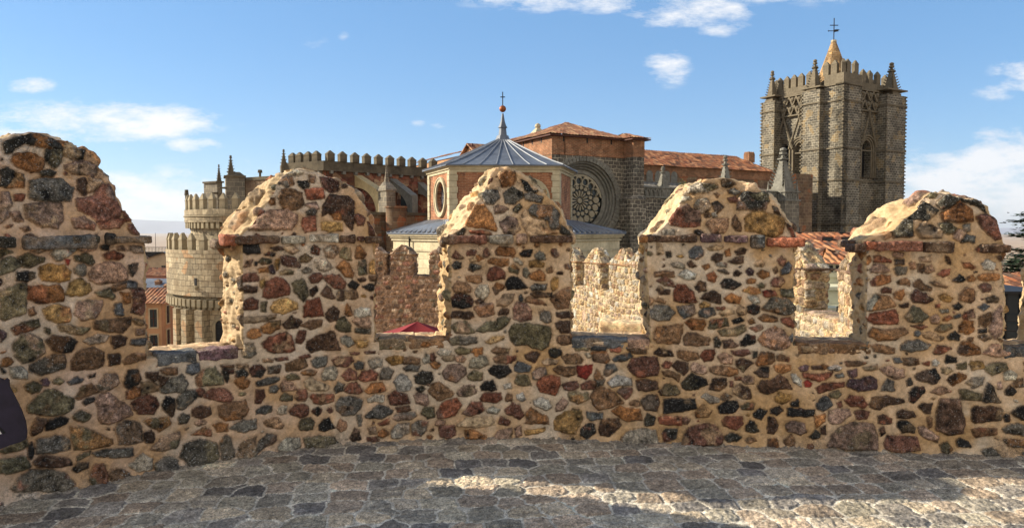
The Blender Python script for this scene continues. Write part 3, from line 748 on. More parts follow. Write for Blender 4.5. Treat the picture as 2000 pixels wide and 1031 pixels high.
k283 691 331 711 375 692 375 653 332 632 293 642
s20 566 49 605 147 572 127 527 59 517 24 536
g156 522 195 557 254 560 269 509 205 469 161 473
b312 549 351 569 477 566 478 507 429 491 332 524
R492 576 613 583 603 524 565 476 497 497
g623 505 642 549 705 477 691 438 652 417 623 475
s695 536 719 590 776 591 796 552 729 502 700 511
m872 578 910 638 1023 655 1090 651 1109 574 1091 521 949 493 891 540
r1128 594 1156 622 1203 615 1184 576 1147 575
n1203 596 1240 624 1320 613 1320 570 1288 526 1231 558
p1339 580 1362 614 1445 593 1451 540 1428 533 1348 552
b1473 593 1565 596 1676 580 1672 542 1612 528 1520 532 1478 555
b1128 546 1175 557 1260 515 1251 477 1213 500 1138 522
k1790 555 1839 594 1892 595 1893 520 1840 523
e24 452 49 497 117 497 147 419 78 418 29 433
r186 429 225 479 293 499 361 490 376 432 332 347 215 370
m386 432 420 452 497 458 507 419 469 384 400 388
m522 434 584 465 633 456 638 407 585 389 532 400
w724 458 796 508 901 482 911 433 816 436 758 415
n939 473 1006 484 1091 467 1096 414 1016 392 954 405
n1106 390 1157 455 1233 442 1261 385 1234 365 1121 361
k1275 463 1344 537 1456 497 1466 459 1345 409 1280 429
n1480 421 1502 503 1594 506 1599 453 1549 413
m1622 483 1645 488 1650 445 1627 445
m1658 522 1704 519 1713 495 1663 503
p1704 504 1758 535 1795 507 1796 479 1741 463
n1641 436 1695 471 1769 430 1779 364 1715 361 1651 398
n1823 460 1859 500 1893 501 1895 396 1833 413
e430 364 507 375 575 366 580 327 508 284 440 314
b595 337 623 387 681 423 778 381 845 304 759 263 653 242 614 279
m797 391 835 421 907 414 902 374 864 329 826 363
b888 311 941 325 969 308 965 284 893 291
n979 328 1026 368 1092 365 1116 313 1093 244 1008 251 984 289
k1149 333 1234 341 1369 350 1384 273 1254 244 1141 228
w1416 366 1457 391 1550 356 1550 332 1486 320
g1564 376 1596 398 1637 373 1606 339 1569 347
k1532 288 1606 339 1679 336 1689 294 1644 249 1551 250
e1707 304 1752 324 1807 326 1790 278 1716 280
k1795 250 1844 290 1885 272 1850 204 1799 231
w39 339 78 364 103 320 78 298 44 309
w162 300 225 331 284 302 308 253 255 227 167 271
p338 273 391 331 430 295 391 235 338 224
m0 284 49 270 93 191 59 156 0 190
b108 211 147 251 274 173 284 124 108 127
o323 144 343 184 459 246 527 233 542 169 489 69 421 55 323 85
s566 229 605 220 692 217 692 183 605 156 571 179
a759 234 826 275 970 254 985 172 875 163 798 205
k1004 182 1027 222 1080 195 1075 146 1009 129
r1103 195 1141 214 1273 211 1278 153 1189 145 1113 152
m1282 192 1310 212 1339 184 1320 156 1287 163
a1375 244 1430 313 1491 267 1469 218 1385 205
r1571 193 1607 223 1717 223 1727 170 1673 120 1590 150
k1746 152 1772 201 1800 197 1837 127 1810 107 1746 118
n659 93 683 172 808 176 827 128 741 41 674 54
c528 90 576 135 625 131 635 63 577 27 523 50
l823 29 856 70 980 108 1085 97 1105 10 991 -9 838 0
m1284 37 1330 126 1460 165 1534 153 1582 68 1573 15 1266 2
c1133 79 1161 115 1246 118 1237 44 1152 12
o103 72 255 94 265 74 186 53 108 42
p20 91 69 106 74 42 29 27
c1591 69 1636 99 1710 74 1674 43 1610 40
t1081 1505 1118 1495 1128 1419 1082 1419
s1319 1439 1351 1482 1406 1482 1421 1421 1370 1382 1324 1401
c1147 1438 1184 1443 1189 1405 1157 1400
t1443 1468 1507 1492 1562 1478 1535 1459 1462 1454
n1649 1445 1698 1469 1730 1460 1717 1431 1663 1420
n1476 1411 1517 1435 1554 1421 1554 1383 1509 1366 1476 1388
n1604 1374 1654 1403 1704 1408 1700 1356 1646 1356
o1231 1410 1259 1420 1282 1406 1250 1401
a1572 1450 1608 1469 1613 1421 1581 1412
w1190 1353 1241 1363 1288 1344 1279 1320 1204 1329
n1311 1358 1334 1373 1371 1335 1334 1327 1315 1335
a1413 1335 1454 1353 1468 1331 1436 1312
l1513 1355 1545 1369 1591 1355 1582 1332 1518 1336
t1786 1357 1826 1385 1858 1357 1845 1334 1791 1338
p1947 1386 1978 1414 2005 1386 1993 1339 1961 1349
s1975 1311 2023 1368 2051 1340 2025 1293 1980 1279
b1917 1320 1939 1332 1953 1306 1935 1290
b1069 1285 1130 1300 1204 1291 1214 1253 1130 1257 1074 1256
w1237 1267 1288 1311 1372 1278 1354 1245 1298 1235
n1519 1303 1573 1310 1606 1288 1583 1280
a1450 1269 1491 1296 1519 1270 1501 1218 1455 1231
n1637 1290 1664 1314 1692 1290 1674 1269 1642 1273
u1724 1300 1746 1328 1778 1300 1774 1274 1733 1274
a1805 1286 1836 1312 1890 1301 1891 1264 1855 1252 1814 1268
m1083 1223 1149 1257 1205 1219 1220 1186 1149 1195
b1729 1234 1756 1251 1792 1239 1784 1216 1738 1215
k1543 1204 1574 1242 1629 1243 1698 1205 1639 1169 1557 1177
m1905 1217 1927 1259 1981 1260 1997 1223 1964 1188 1915 1197
e1811 1202 1838 1218 1865 1203 1856 1184 1820 1183
n1359 1183 1391 1223 1437 1212 1447 1165 1392 1147
n1084 1161 1103 1185 1182 1157 1178 1128 1103 1127
r1211 1153 1233 1201 1289 1196 1345 1154 1379 1069 1319 1063 1211 1076
o1708 1158 1757 1187 1830 1169 1826 1136 1749 1133
R1843 1151 1884 1168 1929 1161 1943 1128 1876 1109 1844 1123
e1969 1171 2062 1180 2059 1116 1992 1120
n1402 1098 1438 1141 1493 1156 1548 1119 1549 1057 1466 1080
a1576 1100 1621 1138 1690 1111 1677 1064 1604 1070
b1000 1054 1028 1107 1057 1084 1047 1045 1010 1035
b1071 1074 1094 1099 1151 1070 1141 1056
l1740 1112 1803 1117 1822 1075 1786 1065
o1393 1050 1430 1074 1471 1056 1458 1032 1402 1031
g1845 1024 1903 1105 2010 1111 2064 1069 2079 1004 2003 982 1922 1001
g1043 997 1076 1045 1170 1037 1217 990 1180 937 1096 926 1048 949
s1230 1038 1356 1049 1370 992 1310 953 1283 943 1245 1000
n1513 1033 1577 1032 1577 1017 1522 1016
s1389 993 1430 1027 1495 1032 1509 985 1449 957 1398 966
t1536 990 1596 1020 1641 1016 1642 987 1560 972
n1660 1016 1686 1050 1732 1027 1724 984 1678 974
k1736 1046 1777 1060 1827 1042 1823 1000 1787 982 1746 1008
b1824 962 1859 989 1950 964 1950 934 1851 934
k1633 940 1688 960 1715 936 1688 922 1643 916
a1292 915 1338 949 1422 941 1445 908 1423 864 1339 869
e1460 879 1477 937 1596 958 1606 901 1552 879 1464 872
e1742 942 1778 961 1797 924 1761 914
r1981 955 2039 966 2085 920 2077 877 2022 905 1982 927
p1762 881 1834 908 1852 887 1807 860
e1538 857 1634 883 1725 904 1739 866 1671 827 1561 829
b1064 795 1087 882 1180 889 1278 905 1275 838 1247 755 1088 762
b1284 799 1312 843 1367 844 1474 803 1470 755 1378 744 1289 751
n1567 786 1626 795 1681 760 1645 740 1581 739
k1695 780 1744 838 1799 825 1799 772 1754 757 1700 751
c1507 804 1525 819 1553 776 1544 738 1512 742
p1817 801 1852 859 1933 898 2005 871 2051 797 2025 740 1936 727 1845 764
s2042 825 2068 849 2076 798 2051 783
a2527 1389 2574 1421 2584 1380 2567 1357 2528 1362
b2516 1334 2550 1348 2564 1316 2538 1293 2518 1306
r2605 1417 2635 1422 2645 1376 2602 1371
r2644 1417 2722 1386 2722 1374 2653 1376
n2730 1427 2747 1445 2807 1436 2799 1409 2739 1413
k2748 1395 2812 1392 2813 1359 2749 1358
a2847 1368 2881 1373 2887 1327 2857 1327
n2903 1355 2946 1355 2939 1300 2909 1305
k3089 1419 3111 1410 3129 1356 3108 1365 3090 1383
p2946 1337 2997 1355 3015 1319 2973 1296 2947 1309
t2910 1409 2987 1423 2988 1382 2920 1378
r3041 1292 3075 1324 3117 1329 3110 1288 3076 1270
a3201 1370 3243 1375 3286 1339 3270 1323 3210 1347
n3427 1416 3461 1421 3474 1389 3454 1383
w3328 1366 3369 1398 3416 1367 3405 1322 3346 1326
g2737 1326 2766 1343 2827 1336 2819 1290 2768 1285
p2577 1321 2619 1362 2671 1358 2711 1312 2672 1298 2586 1298
m2587 1233 2621 1270 2673 1285 2716 1280 2726 1235 2631 1206 2596 1210
t2491 1251 2552 1265 2578 1252 2536 1205 2501 1209
k3136 1243 3178 1288 3221 1257 3196 1237
a3305 1276 3355 1296 3439 1290 3441 1254 3357 1245 3310 1253
a3233 1266 3271 1285 3293 1258 3264 1244 3238 1248
b2769 1235 2811 1258 2850 1245 2855 1208 2778 1221
b2872 1227 2914 1255 2958 1218 3001 1192 2993 1173 2933 1177 2881 1204
b2992 1228 3026 1237 3103 1202 3087 1194 3010 1210
m3311 1204 3340 1226 3391 1213 3388 1177 3342 1168
m2658 1174 2683 1197 2736 1180 2728 1157 2667 1156
a2745 1148 2813 1185 2823 1144 2798 1102 2754 1125
m2857 1144 2890 1181 2951 1155 3012 1110 2970 1086 2876 1090
b3181 1148 3231 1203 3282 1185 3293 1113 3268 1090 3187 1103
o3046 1137 3088 1156 3140 1120 3123 1097 3055 1110
k3360 1123 3410 1137 3444 1123 3437 1096 3378 1096
b2565 1049 2624 1137 2719 1134 2764 1061 2696 1041 2583 1021
l2556 1067 2624 1142 2650 1124 2592 1031 2561 1026
n2790 1066 2850 1076 2842 1053 2799 1050
e2826 988 2876 1062 2920 1044 2985 990 2939 944 2862 950
k3145 1066 3183 1084 3209 1062 3184 1039 3150 1048
s3311 1059 3361 1086 3387 1069 3346 1036
g3057 1033 3108 1042 3117 1024 3066 1019
r3026 1073 3051 1075 3052 1055 3031 1055
r2567 956 2592 1003 2756 1033 2779 997 2776 932 2620 929
p2994 981 3032 1005 3058 982 3051 946 3008 941
a3084 983 3117 1002 3144 979 3118 965 3084 966
s3152 997 3194 1012 3198 994 3161 979
n2867 920 2931 930 2974 917 2932 900
m3227 1021 3278 1049 3296 986 3245 985
a3188 920 3220 967 3280 958 3290 895 3249 867 3197 884
e3030 895 3068 932 3136 938 3145 906 3078 875
k3316 900 3366 910 3371 882 3325 877
b3321 995 3388 1023 3415 987 3366 923 3323 941
p3414 1024 3459 1069 3477 880 3428 833 3388 896
b2578 864 2612 902 2682 889 2820 905 2846 878 2770 821 2649 812 2587 836
s2894 879 2915 889 2937 871 2916 847 2894 856
b2941 871 2992 881 3088 837 3054 822 2976 835
k3113 846 3163 884 3202 857 3182 820 3122 828
g3326 850 3367 867 3402 842 3360 825
b3444 843 3504 835 3504 807 3470 816
n2523 1002 2548 1025 2562 984 2532 974
b2524 937 2558 965 2572 919 2543 882 2527 900
g2519 789 2544 817 2579 799 2576 753 2524 751
b2597 781 2641 786 2754 766 2763 729 2712 714 2616 735
g2797 776 2839 814 2925 820 2999 789 2970 756 2867 736 2806 748
n3022 734 3055 786 3089 782 3141 764 3082 727 3031 718
n3184 747 3208 816 3267 817 3328 777 3333 732 3253 712 3202 720
p3354 732 3412 797 3454 798 3489 753 3532 744 3524 726 3448 711
b3249 839 3292 845 3284 822 3259 820
r3236 1012 3246 967 3220 976 3211 1003
b1890 709 1926 700 1940 644 1927 625 1891 614
b1949 677 1980 697 2039 680 2035 647 1963 649
s2756 683 2799 689 2813 657 2765 656
b2821 685 2924 692 2930 646 2826 639
r2955 656 2998 666 2999 638 2960 642
w3019 666 3040 682 3065 658 3050 635 3024 639
k3100 682 3116 719 3151 701 3181 697 3178 665 3109 659
e3178 647 3246 667 3251 621 3187 619
o3267 653 3288 675 3356 673 3366 633 3290 608
e3366 633 3407 665 3500 672 3523 627 3418 579 3375 605
w3494 590 3536 618 3583 592 3571 550 3504 549
b2434 652 2513 661 2574 646 2513 626 2443 620
t2549 613 2644 639 2645 602 2566 595
p2662 607 2731 627 2827 602 2833 551 2768 535 2698 575
k2906 562 2982 606 3042 616 3069 562 3045 506 2915 539
e3085 617 3127 627 3154 600 3120 579 3090 590
n3121 544 3197 597 3244 575 3240 552 3157 495
k2846 528 2876 547 2890 502 2856 487
a1932 606 1972 621 2053 619 2049 581 2000 556 1946 569
u2107 601 2151 621 2178 613 2170 584 2125 576
n2200 613 2276 629 2311 616 2285 595 2205 593
w2311 607 2373 627 2408 610 2374 585 2321 588
r2139 565 2224 553 2347 575 2322 542 2251 507 2144 532
w2059 543 2090 549 2127 498 2119 460 2073 497
R2145 489 2171 511 2203 491 2190 458 2154 461
w2365 552 2409 568 2418 544 2375 536
u2448 583 2510 598 2515 552 2480 537 2453 555
r2230 454 2278 493 2419 507 2420 474 2323 443 2244 412
u2437 479 2463 527 2550 529 2602 554 2646 532 2648 458 2517 444
g2683 468 2716 539 2760 517 2766 452 2683 448
n1893 491 1974 546 2028 514 2061 440 1966 436 1895 396
o1940 379 1976 413 2057 397 2062 364 1995 333 1950 346
k2054 335 2102 363 2114 318 2067 315
e2324 420 2385 440 2408 413 2378 388 2333 396
s2237 332 2280 395 2316 396 2346 336 2291 287 2251 299
r2431 367 2465 410 2553 399 2594 344 2555 324 2467 332
n2603 344 2623 396 2727 413 2832 389 2840 370 2729 344 2669 309 2607 326
k2865 445 2908 484 2964 483 2969 448 2893 370 2871 390
p3012 454 3088 488 3149 462 3081 433
g3246 520 3283 558 3355 559 3356 514 3293 484
e3204 464 3234 478 3350 449 3347 403 3219 400
k3355 399 3386 523 3421 497 3448 443 3483 389 3381 384
k3510 472 3539 511 3574 473 3558 441 3515 444
c3555 518 3588 555 3625 556 3627 502 3582 491
p3454 525 3479 535 3489 489 3463 484
k1910 282 1978 312 1996 286 1961 246 1915 259
k2030 301 2113 299 2220 294 2221 251 2078 241 2033 244
p2326 288 2379 307 2459 302 2473 265 2399 206 2346 194 2319 222
m2374 346 2405 366 2414 329 2383 318
m2499 285 2555 305 2599 293 2583 241 2522 234
n2787 294 2825 314 2895 307 2913 271 2853 250 2792 257
n2933 345 2971 365 3023 367 3016 292 2981 296
n3051 266 3078 401 3210 400 3244 272 3243 161 3132 143 3053 182
n3289 328 3314 357 3467 352 3500 325 3487 261 3318 235 3291 264
k3549 317 3594 355 3631 370 3634 265 3571 290
k3503 288 3537 308 3542 253 3513 252
a2225 247 2300 268 2293 211 2240 162 2230 199
n1898 225 1943 226 1971 170 1945 103 1899 110
p2020 172 2060 207 2150 196 2169 131 2134 110 2035 135
p2314 32 2348 110 2400 178 2487 211 2627 210 2660 131 2658 28 2473 20
n2661 262 2696 280 2753 247 2750 209 2671 211
n2672 169 2698 189 2712 142 2682 124
k2794 192 2801 230 2853 233 2915 192 2907 154 2829 149
b2991 264 3021 260 3023 200 3006 190
p2936 197 2975 203 3072 127 3064 85 2995 106 2951 151
m2705 67 2725 124 2925 122 2945 30 2789 10 2710 30
b3293 190 3336 201 3463 200 3456 159 3329 136 3303 154
k3189 104 3218 123 3270 97 3288 61 3202 67
g3506 206 3556 235 3635 228 3638 155 3524 170
g3508 123 3639 128 3640 73 3535 78
c2188 94 2231 152 2267 125 2259 87 2215 76
n2267 163 2302 179 2308 117 2276 126
b2009 58 2062 107 2090 61 2081 32 2018 25
n1900 62 1963 75 1973 18 1901 10
e3082 72 3133 92 3164 47 3135 9 3092 26
g3357 36 3433 66 3477 21 3393 0
l1306 1920 1358 1951 1470 1948 1526 1928 1450 1880 1376 1876 1315 1881
e1414 1939 1507 1943 1526 1918 1451 1890
c1555 1986 1620 1990 1660 1946 1618 1927 1558 1928
g1599 1898 1655 1917 1691 1878 1654 1860 1608 1874
w1187 1805 1244 1853 1319 1847 1328 1823 1244 1795 1197 1790
l1356 1784 1384 1828 1450 1832 1475 1784 1458 1746 1411 1727 1360 1760
k1486 1803 1524 1814 1567 1769 1522 1728 1495 1765
r1158 1689 1215 1756 1300 1785 1393 1736 1406 1698 1396 1631 1261 1624 1177 1641
r1434 1655 1485 1688 1596 1688 1595 1631 1567 1584 1484 1579
c1658 1821 1709 1878 1856 1877 1886 1829 1862 1753 1780 1752 1661 1754
e1746 1859 1883 1872 1886 1820 1799 1811
b1628 1688 1646 1712 1687 1650 1691 1593 1650 1598 1623 1640
o1715 1688 1780 1744 1870 1734 1987 1696 2004 1659 1976 1584 1922 1551 1795 1584 1718 1598
m1598 1831 1654 1850 1662 1812 1616 1802
b1524 1841 1506 1870 1538 1865
c1430 1727 1467 1731 1471 1703 1434 1700
w1485 1726 1513 1736 1517 1702 1490 1702
n1917 1782 1944 1772 1974 1715 1934 1734
n2013 1649 2039 1631 2070 1556 2048 1546
p1387 2143 1527 2160 1555 2121 1519 2083
c2839 1699 2953 1807 3056 1736 2969 1667 2922 1686 2862 1673
c3047 1787 3123 1851 3193 1825 3357 1799 3432 1697 3330 1761 3215 1806 3080 1743
a3067 1717 3203 1799 3270 1736 3277 1666 3182 1654 3076 1658
g2729 1648 2778 1680 2862 1673 2864 1559 2751 1546 2721 1597
t2889 1603 2945 1667 3061 1597 3060 1547 2918 1546
c3040 1654 3111 1648 3156 1610 3108 1578 3061 1597
p3138 1584 3180 1610 3226 1585 3180 1522 3137 1547
m3303 1698 3363 1716 3443 1685 3455 1547 3414 1535 3334 1622
l3205 1635 3252 1641 3250 1597 3209 1600
g3180 1522 3226 1572 3279 1559 3274 1515
t2654 1559 2704 1622 2720 1559 2679 1533"""
# ================================================================ near rampart
rng = np.random.default_rng(11)
def nimg(h, w, cell, oct=4, rough=.55, seed=0):
    """smooth fractal noise image, cell in pixels, about -1..1"""
    r = np.random.default_rng(seed); out = np.zeros((h, w), np.float32); amp = 1.; tot = 0
    for o in range(oct):
        c = max(cell / 2 ** o, 1.0); gh, gw = int(h / c) + 4, int(w / c) + 4; g = r.standard_normal((gh, gw)).astype(np.float32)
        y = np.arange(h) / c; x = np.arange(w) / c; yi = y.astype(int); xi = x.astype(int)
        fy = (y - yi)[:, None]; fx = (x - xi)[None]; fy = fy * fy * (3 - 2 * fy); fx = fx * fx * (3 - 2 * fx)
        a = g[yi][:, xi]; b = g[yi][:, xi + 1]; c_ = g[yi + 1][:, xi]; d = g[yi + 1][:, xi + 1]
        out += amp * ((a * (1 - fx) + b * fx) * (1 - fy) + (c_ * (1 - fx) + d * fx) * fy); tot += amp * amp; amp *= rough
        if c <= 1: break
    return out / math.sqrt(tot) * .75
PAL = {'k': (46, 43, 40, .6), 'g': (116, 109, 97, 1.), 'l': (170, 160, 140, .8), 'w': (206, 196, 176, .3), 'o': (196, 152, 88, .25), 'a': (172, 118, 68, .3), 'b': (142, 108, 76, .4),
       'r': (154, 94, 68, .35), 'R': (158, 58, 44, .15), 'p': (176, 142, 118, .4), 'e': (124, 113, 84, .6), 'm': (128, 86, 68, .55), 'n': (90, 67, 51, .5), 't': (192, 162, 124, .1),
       'u': (104, 80, 82, .6), 's': (100, 101, 100, .6), 'c': (68, 64, 55, 1.)}
FILLKEY = 'kgloabrpemntsbotbe' 
class Raster:
    """relief + colour picture of a masonry face in metres: (s,z) -> height, colour, speck"""
    def __init__(s, x0, x1, z0, z1, res, seed, mortar, k=1.0, warp=.8):
        s.x0, s.z0, s.res = x0, z0, res; s.w = int((x1 - x0) / res) + 2; s.h = int((z1 - z0) / res) + 2; s.k = k
        f = lambda cell, o, sd: nimg(s.h, s.w, cell / res * k, o, .55, seed * 100 + sd)
        s.wx = (f(.045, 3, 1) * .0055 + f(.012, 2, 2) * .0022) * k * warp; s.wz = (f(.045, 3, 3) * .0055 + f(.012, 2, 4) * .0022) * k * warp
        s.n1 = f(.05, 4, 5); s.n2 = f(.018, 3, 6); s.n3 = f(.35, 3, 7); s.n4 = f(.12, 4, 8)
        s.H = (s.n1 * .0035 + s.n4 * .0045 + s.n2 * .0016) * k; s.S = np.zeros((s.h, s.w), np.float32); s.occ = np.zeros((s.h, s.w), bool); s.K = np.zeros((s.h, s.w), np.float32)
        a, b = [np.array(S(*c)) for c in mortar]; t = np.clip(.5 + .55 * s.n3 + .25 * s.n4, 0, 1)[..., None]
        s.C = (a * (1 - t) + b * t).astype(np.float32) * (1 + .10 * s.n2[..., None]); s.rng = np.random.default_rng(seed)
    def stone(s, P, key, h0=None, grow=.0):
        P = np.asarray(P, float); m = .012 * s.k
        i0 = max(int((P[:, 0].min() - m - s.x0) / s.res), 0); i1 = min(int((P[:, 0].max() + m - s.x0) / s.res) + 2, s.w)
        j0 = max(int((P[:, 1].min() - m - s.z0) / s.res), 0); j1 = min(int((P[:, 1].max() + m - s.z0) / s.res) + 2, s.h)
        if i1 - i0 < 3 or j1 - j0 < 3: return
        sl = (slice(j0, j1), slice(i0, i1)); X = (s.x0 + np.arange(i0, i1) * s.res)[None] + s.wx[sl]; Z = (s.z0 + np.arange(j0, j1) * s.res)[:, None] + s.wz[sl]
        dm = np.full(X.shape, 1e9); ins = np.zeros(X.shape, bool); n = len(P)
        for a in range(n):
            ax, az = P[a]; bx, bz = P[(a + 1) % n]; ex, ez = bx - ax, bz - az; L = ex * ex + ez * ez + 1e-12
            t = np.clip(((X - ax) * ex + (Z - az) * ez) / L, 0, 1); dm = np.minimum(dm, np.hypot(X - ax - t * ex, Z - az - t * ez))
            c = (az > Z) != (bz > Z); ins ^= c & (X < (bx - ax) * (Z - az) / (bz - az + 1e-12) + ax)
        d = np.where(ins, dm, -dm) + grow; r = s.rng; size = math.sqrt((P[:, 0].max() - P[:, 0].min()) * (P[:, 1].max() - P[:, 1].min()))
        # round the corners a little
        base = PAL[key]; v = r.uniform(.80, 1.18); cj = 1 + r.uniform(-.035, .035) * np.array([1., .25, -1.]) + r.uniform(-.008, .008, 3)
        if h0 is None: h0 = r.uniform(.010, .030) * (.7 + min(size, .3) * 2.2)
        h0 *= s.k; cx, cz = P.mean(0); tx, tz = r.uniform(-.10, .10, 2); tau = r.uniform(.005, .010) * s.k
        prof = h0 * (1 - np.exp(-np.clip(d, 0, None) / tau)) + ((X - cx) * tx + (Z - cz) * tz) + s.n1[sl] * .0045 * s.k + s.n2[sl] * .0028 * s.k + np.round(s.n4[sl] * 2.2) * .0025 * s.k
        prof = np.where(d > 0, np.maximum(prof, -.004), 0); wgt = np.clip(d / (.0035 * s.k), 0, 1)
        # a thin sunken line of mortar around each stone
        s.H[sl] = np.where(d > 0, s.H[sl] * (1 - wgt) + (prof + .001) * wgt, s.H[sl] - .009 * s.k * np.exp(-(d / (.0055 * s.k)) ** 2))
        c1 = np.array(S(*[x * y for x, y in zip(base[:3], cj)])) * v * v * .78; c1 = c1 * .93 + c1.mean() * .07; key2 = r.choice(list('abrpegt')); c2 = np.array(S(*PAL[key2][:3])) * .9
        off = r.integers(0, 200); nn = np.roll(s.n4, off, 1)[sl]; t = np.clip((nn - .25) * 1.6, 0, .55)[..., None] * (1 if key not in 'kRwu' else .4)
        cc = (c1 * (1 - t) + c2 * t) * (1 + .42 * s.n1[sl][..., None] + .34 * s.n2[sl][..., None]) * (1 - .35 * np.exp(-np.abs(d) / (.004 * s.k)))[..., None]; cc = np.clip(cc, .01, .8)
        ww = (np.clip(d / (.003 * s.k) + .5, 0, 1))[..., None]; s.C[sl] = s.C[sl] * (1 - ww) + cc * ww; s.S[sl] = s.S[sl] * (1 - ww[..., 0]) + base[3] * ww[..., 0]
        s.K[sl] = np.maximum(s.K[sl], ww[..., 0]); s.occ[sl] |= d > -.008 * s.k
    def scatter(s, n, smin, smax, keys, gap=0., x=None, z=None, asp=(.5, .95), tries=1):
        r = s.rng; X0, X1 = x or (s.x0, s.x0 + s.w * s.res); Z0, Z1 = z or (s.z0, s.z0 + s.h * s.res); c = 0
        for _ in range(n * 12):
            if c >= n: break
            a = r.uniform(smin, smax) / 2; b = a * r.uniform(*asp); cx, cz = r.uniform(X0, X1), r.uniform(Z0, Z1)
            i0, i1, j0, j1 = int((cx - a - s.x0) / s.res), int((cx + a - s.x0) / s.res) + 1, int((cz - b - s.z0) / s.res), int((cz + b - s.z0) / s.res) + 1
            if i0 < 1 or j0 < 1 or i1 >= s.w or j1 >= s.h or s.occ[j0:j1, i0:i1].any(): continue
            m = r.integers(5, 8); th = np.sort((np.arange(m) + r.uniform(-.3, .3, m)) * 2 * math.pi / m); rr = r.uniform(.78, 1.08, m); ro = r.uniform(-.25, .25)
            px, pz = a * np.cos(th) * rr, b * np.sin(th) * rr
            s.stone(np.c_[cx + px * math.cos(ro) - pz * math.sin(ro), cz + px * math.sin(ro) + pz * math.cos(ro)], r.choice(list(keys))); c += 1
    def pack(s, cell, keys, asp=1.35, seed=9, light=1.0, mixm=0.):
        X, Z = np.meshgrid(s.x0 + np.arange(s.w) * s.res, s.z0 + np.arange(s.h) * s.res); X = X + s.wx * 1.6; Z = Z + s.wz * 1.6
        e, i, j = voro(X, Z, cell, seed, asp, 0.); r = np.random.default_rng(seed); kk = r.choice(list(keys), (256, 256)); v = r.uniform(.7, 1.3, (256, 256)) * light; hh = r.uniform(.006, .03, (256, 256)) * s.k
        pal = {k_: np.array(S(*PAL[k_][:3])) for k_ in set(keys)}; base = np.zeros((256, 256, 3))
        for k_, c_ in pal.items(): base[kk == k_] = c_ * .72 + c_.mean() * .28
        base = base * (1 - mixm) + s.C.mean((0, 1)) * mixm
        t = np.clip((e - cell * .10) / (cell * .12), 0, 1); t = t * t * (3 - 2 * t); C = (base * v[..., None])[j, i] * (1 + .35 * s.n1 + .25 * s.n2)[..., None]
        s.H = s.H + t * hh[j, i]; tt = np.clip((e - cell * .10) / (cell * .05), 0, 1)[..., None]; s.C = s.C * (1 - tt) + np.clip(C, .01, .8) * tt; s.S = s.S + .4 * tt[..., 0]; return s
    wrap = False
    def get(s, X, Z):
        if s.wrap:
            W_, H_ = s.w * s.res * .985, s.h * s.res * .985; X = s.x0 + W_ - np.abs(X % (2 * W_) - W_); Z = s.z0 + H_ - np.abs((Z + 40) % (2 * H_) - H_)
        fx = np.clip((X - s.x0) / s.res, 0, s.w - 1.001); fz = np.clip((Z - s.z0) / s.res, 0, s.h - 1.001); i = fx.astype(int); j = fz.astype(int); a = fx - i; b = fz - j
        L = lambda A: (A[j, i] * (1 - a)[..., None] + A[j, i + 1] * a[..., None]) * (1 - b)[..., None] + (A[j + 1, i] * (1 - a)[..., None] + A[j + 1, i + 1] * a[..., None]) * b[..., None]
        o = L(s.stack()); return o[..., 0], o[..., 1:4], o[..., 4]
    def stack(s):
        if not hasattr(s, '_st'): s._st = np.concatenate([s.H[..., None], s.C, s.S[..., None]], 2).astype(np.float32)
        return s._st
class Curve:
    def __init__(s, X, Y):
        s.X, s.Y = np.asarray(X, float), np.asarray(Y, float); s.S = np.r_[0, np.cumsum(np.hypot(np.diff(s.X), np.diff(s.Y)))]
        s.TX = np.gradient(s.X, s.S); s.TY = np.gradient(s.Y, s.S); n = np.hypot(s.TX, s.TY); s.TX /= n; s.TY /= n
    def ev(s, q, wd):       # wd = distance away from the walkway side
        tx, ty = np.interp(q, s.S, s.TX), np.interp(q, s.S, s.TY); return np.interp(q, s.S, s.X) - ty * wd, np.interp(q, s.S, s.Y) + tx * wd
def near_curve():
    co = (-.00181, .02158, -.0814, -.02077, 5.42626); X = np.linspace(-3.17, 3.82, 2001); Y = np.polyval(co, X)
    dx, dy = X[0] - X[1], Y[0] - Y[1]; n = math.hypot(dx, dy); l = np.linspace(2.2, .01, 200); XL, YL = X[0] + dx / n * l, Y[0] + dy / n * l
    dx, dy = X[-1] - X[-2], Y[-1] - Y[-2]; n = math.hypot(dx, dy); r = np.linspace(.01, 2.5, 200)
    c = Curve(np.r_[XL, X, X[-1] + dx / n * r], np.r_[YL, Y, Y[-1] + dy / n * r]); c.S = c.S - np.interp(0, c.X, c.S); return c
NC = near_curve()
WT = .38
RS = Raster(-5.0, 5.9, -.08, 2.3, .004, 3, ((208, 182, 156), (192, 158, 118)))
# mortar runs pinkish on the left and more ochre to the right
_x = (np.arange(RS.w) * RS.res + RS.x0)[None, :, None]; _t = np.clip((_x + 3.2) / 3.5, 0, 1)
RS.C *= (1 - _t) * np.array([1.0, .97, 1.0]) + _t * np.array([.98, .95, .86])
for L in STONES.strip().split('\n'):
    q = np.array(list(map(int, L[1:].split())), float).reshape(-1, 2) / 1000; RS.stone(q, L[0], grow=.0045)
RS.scatter(260, .05, .13, FILLKEY, x=(-5, -3.35)); RS.scatter(420, .05, .15, FILLKEY, x=(3.62, 5.9)); RS.scatter(200, .12, .24, FILLKEY, x=(-5, -3.35)); 
RS.scatter(260, .06, .11, FILLKEY); RS.scatter(420, .035, .06, FILLKEY + 'bran'); RS.scatter(500, .015, .03, 'kgnrmplw')
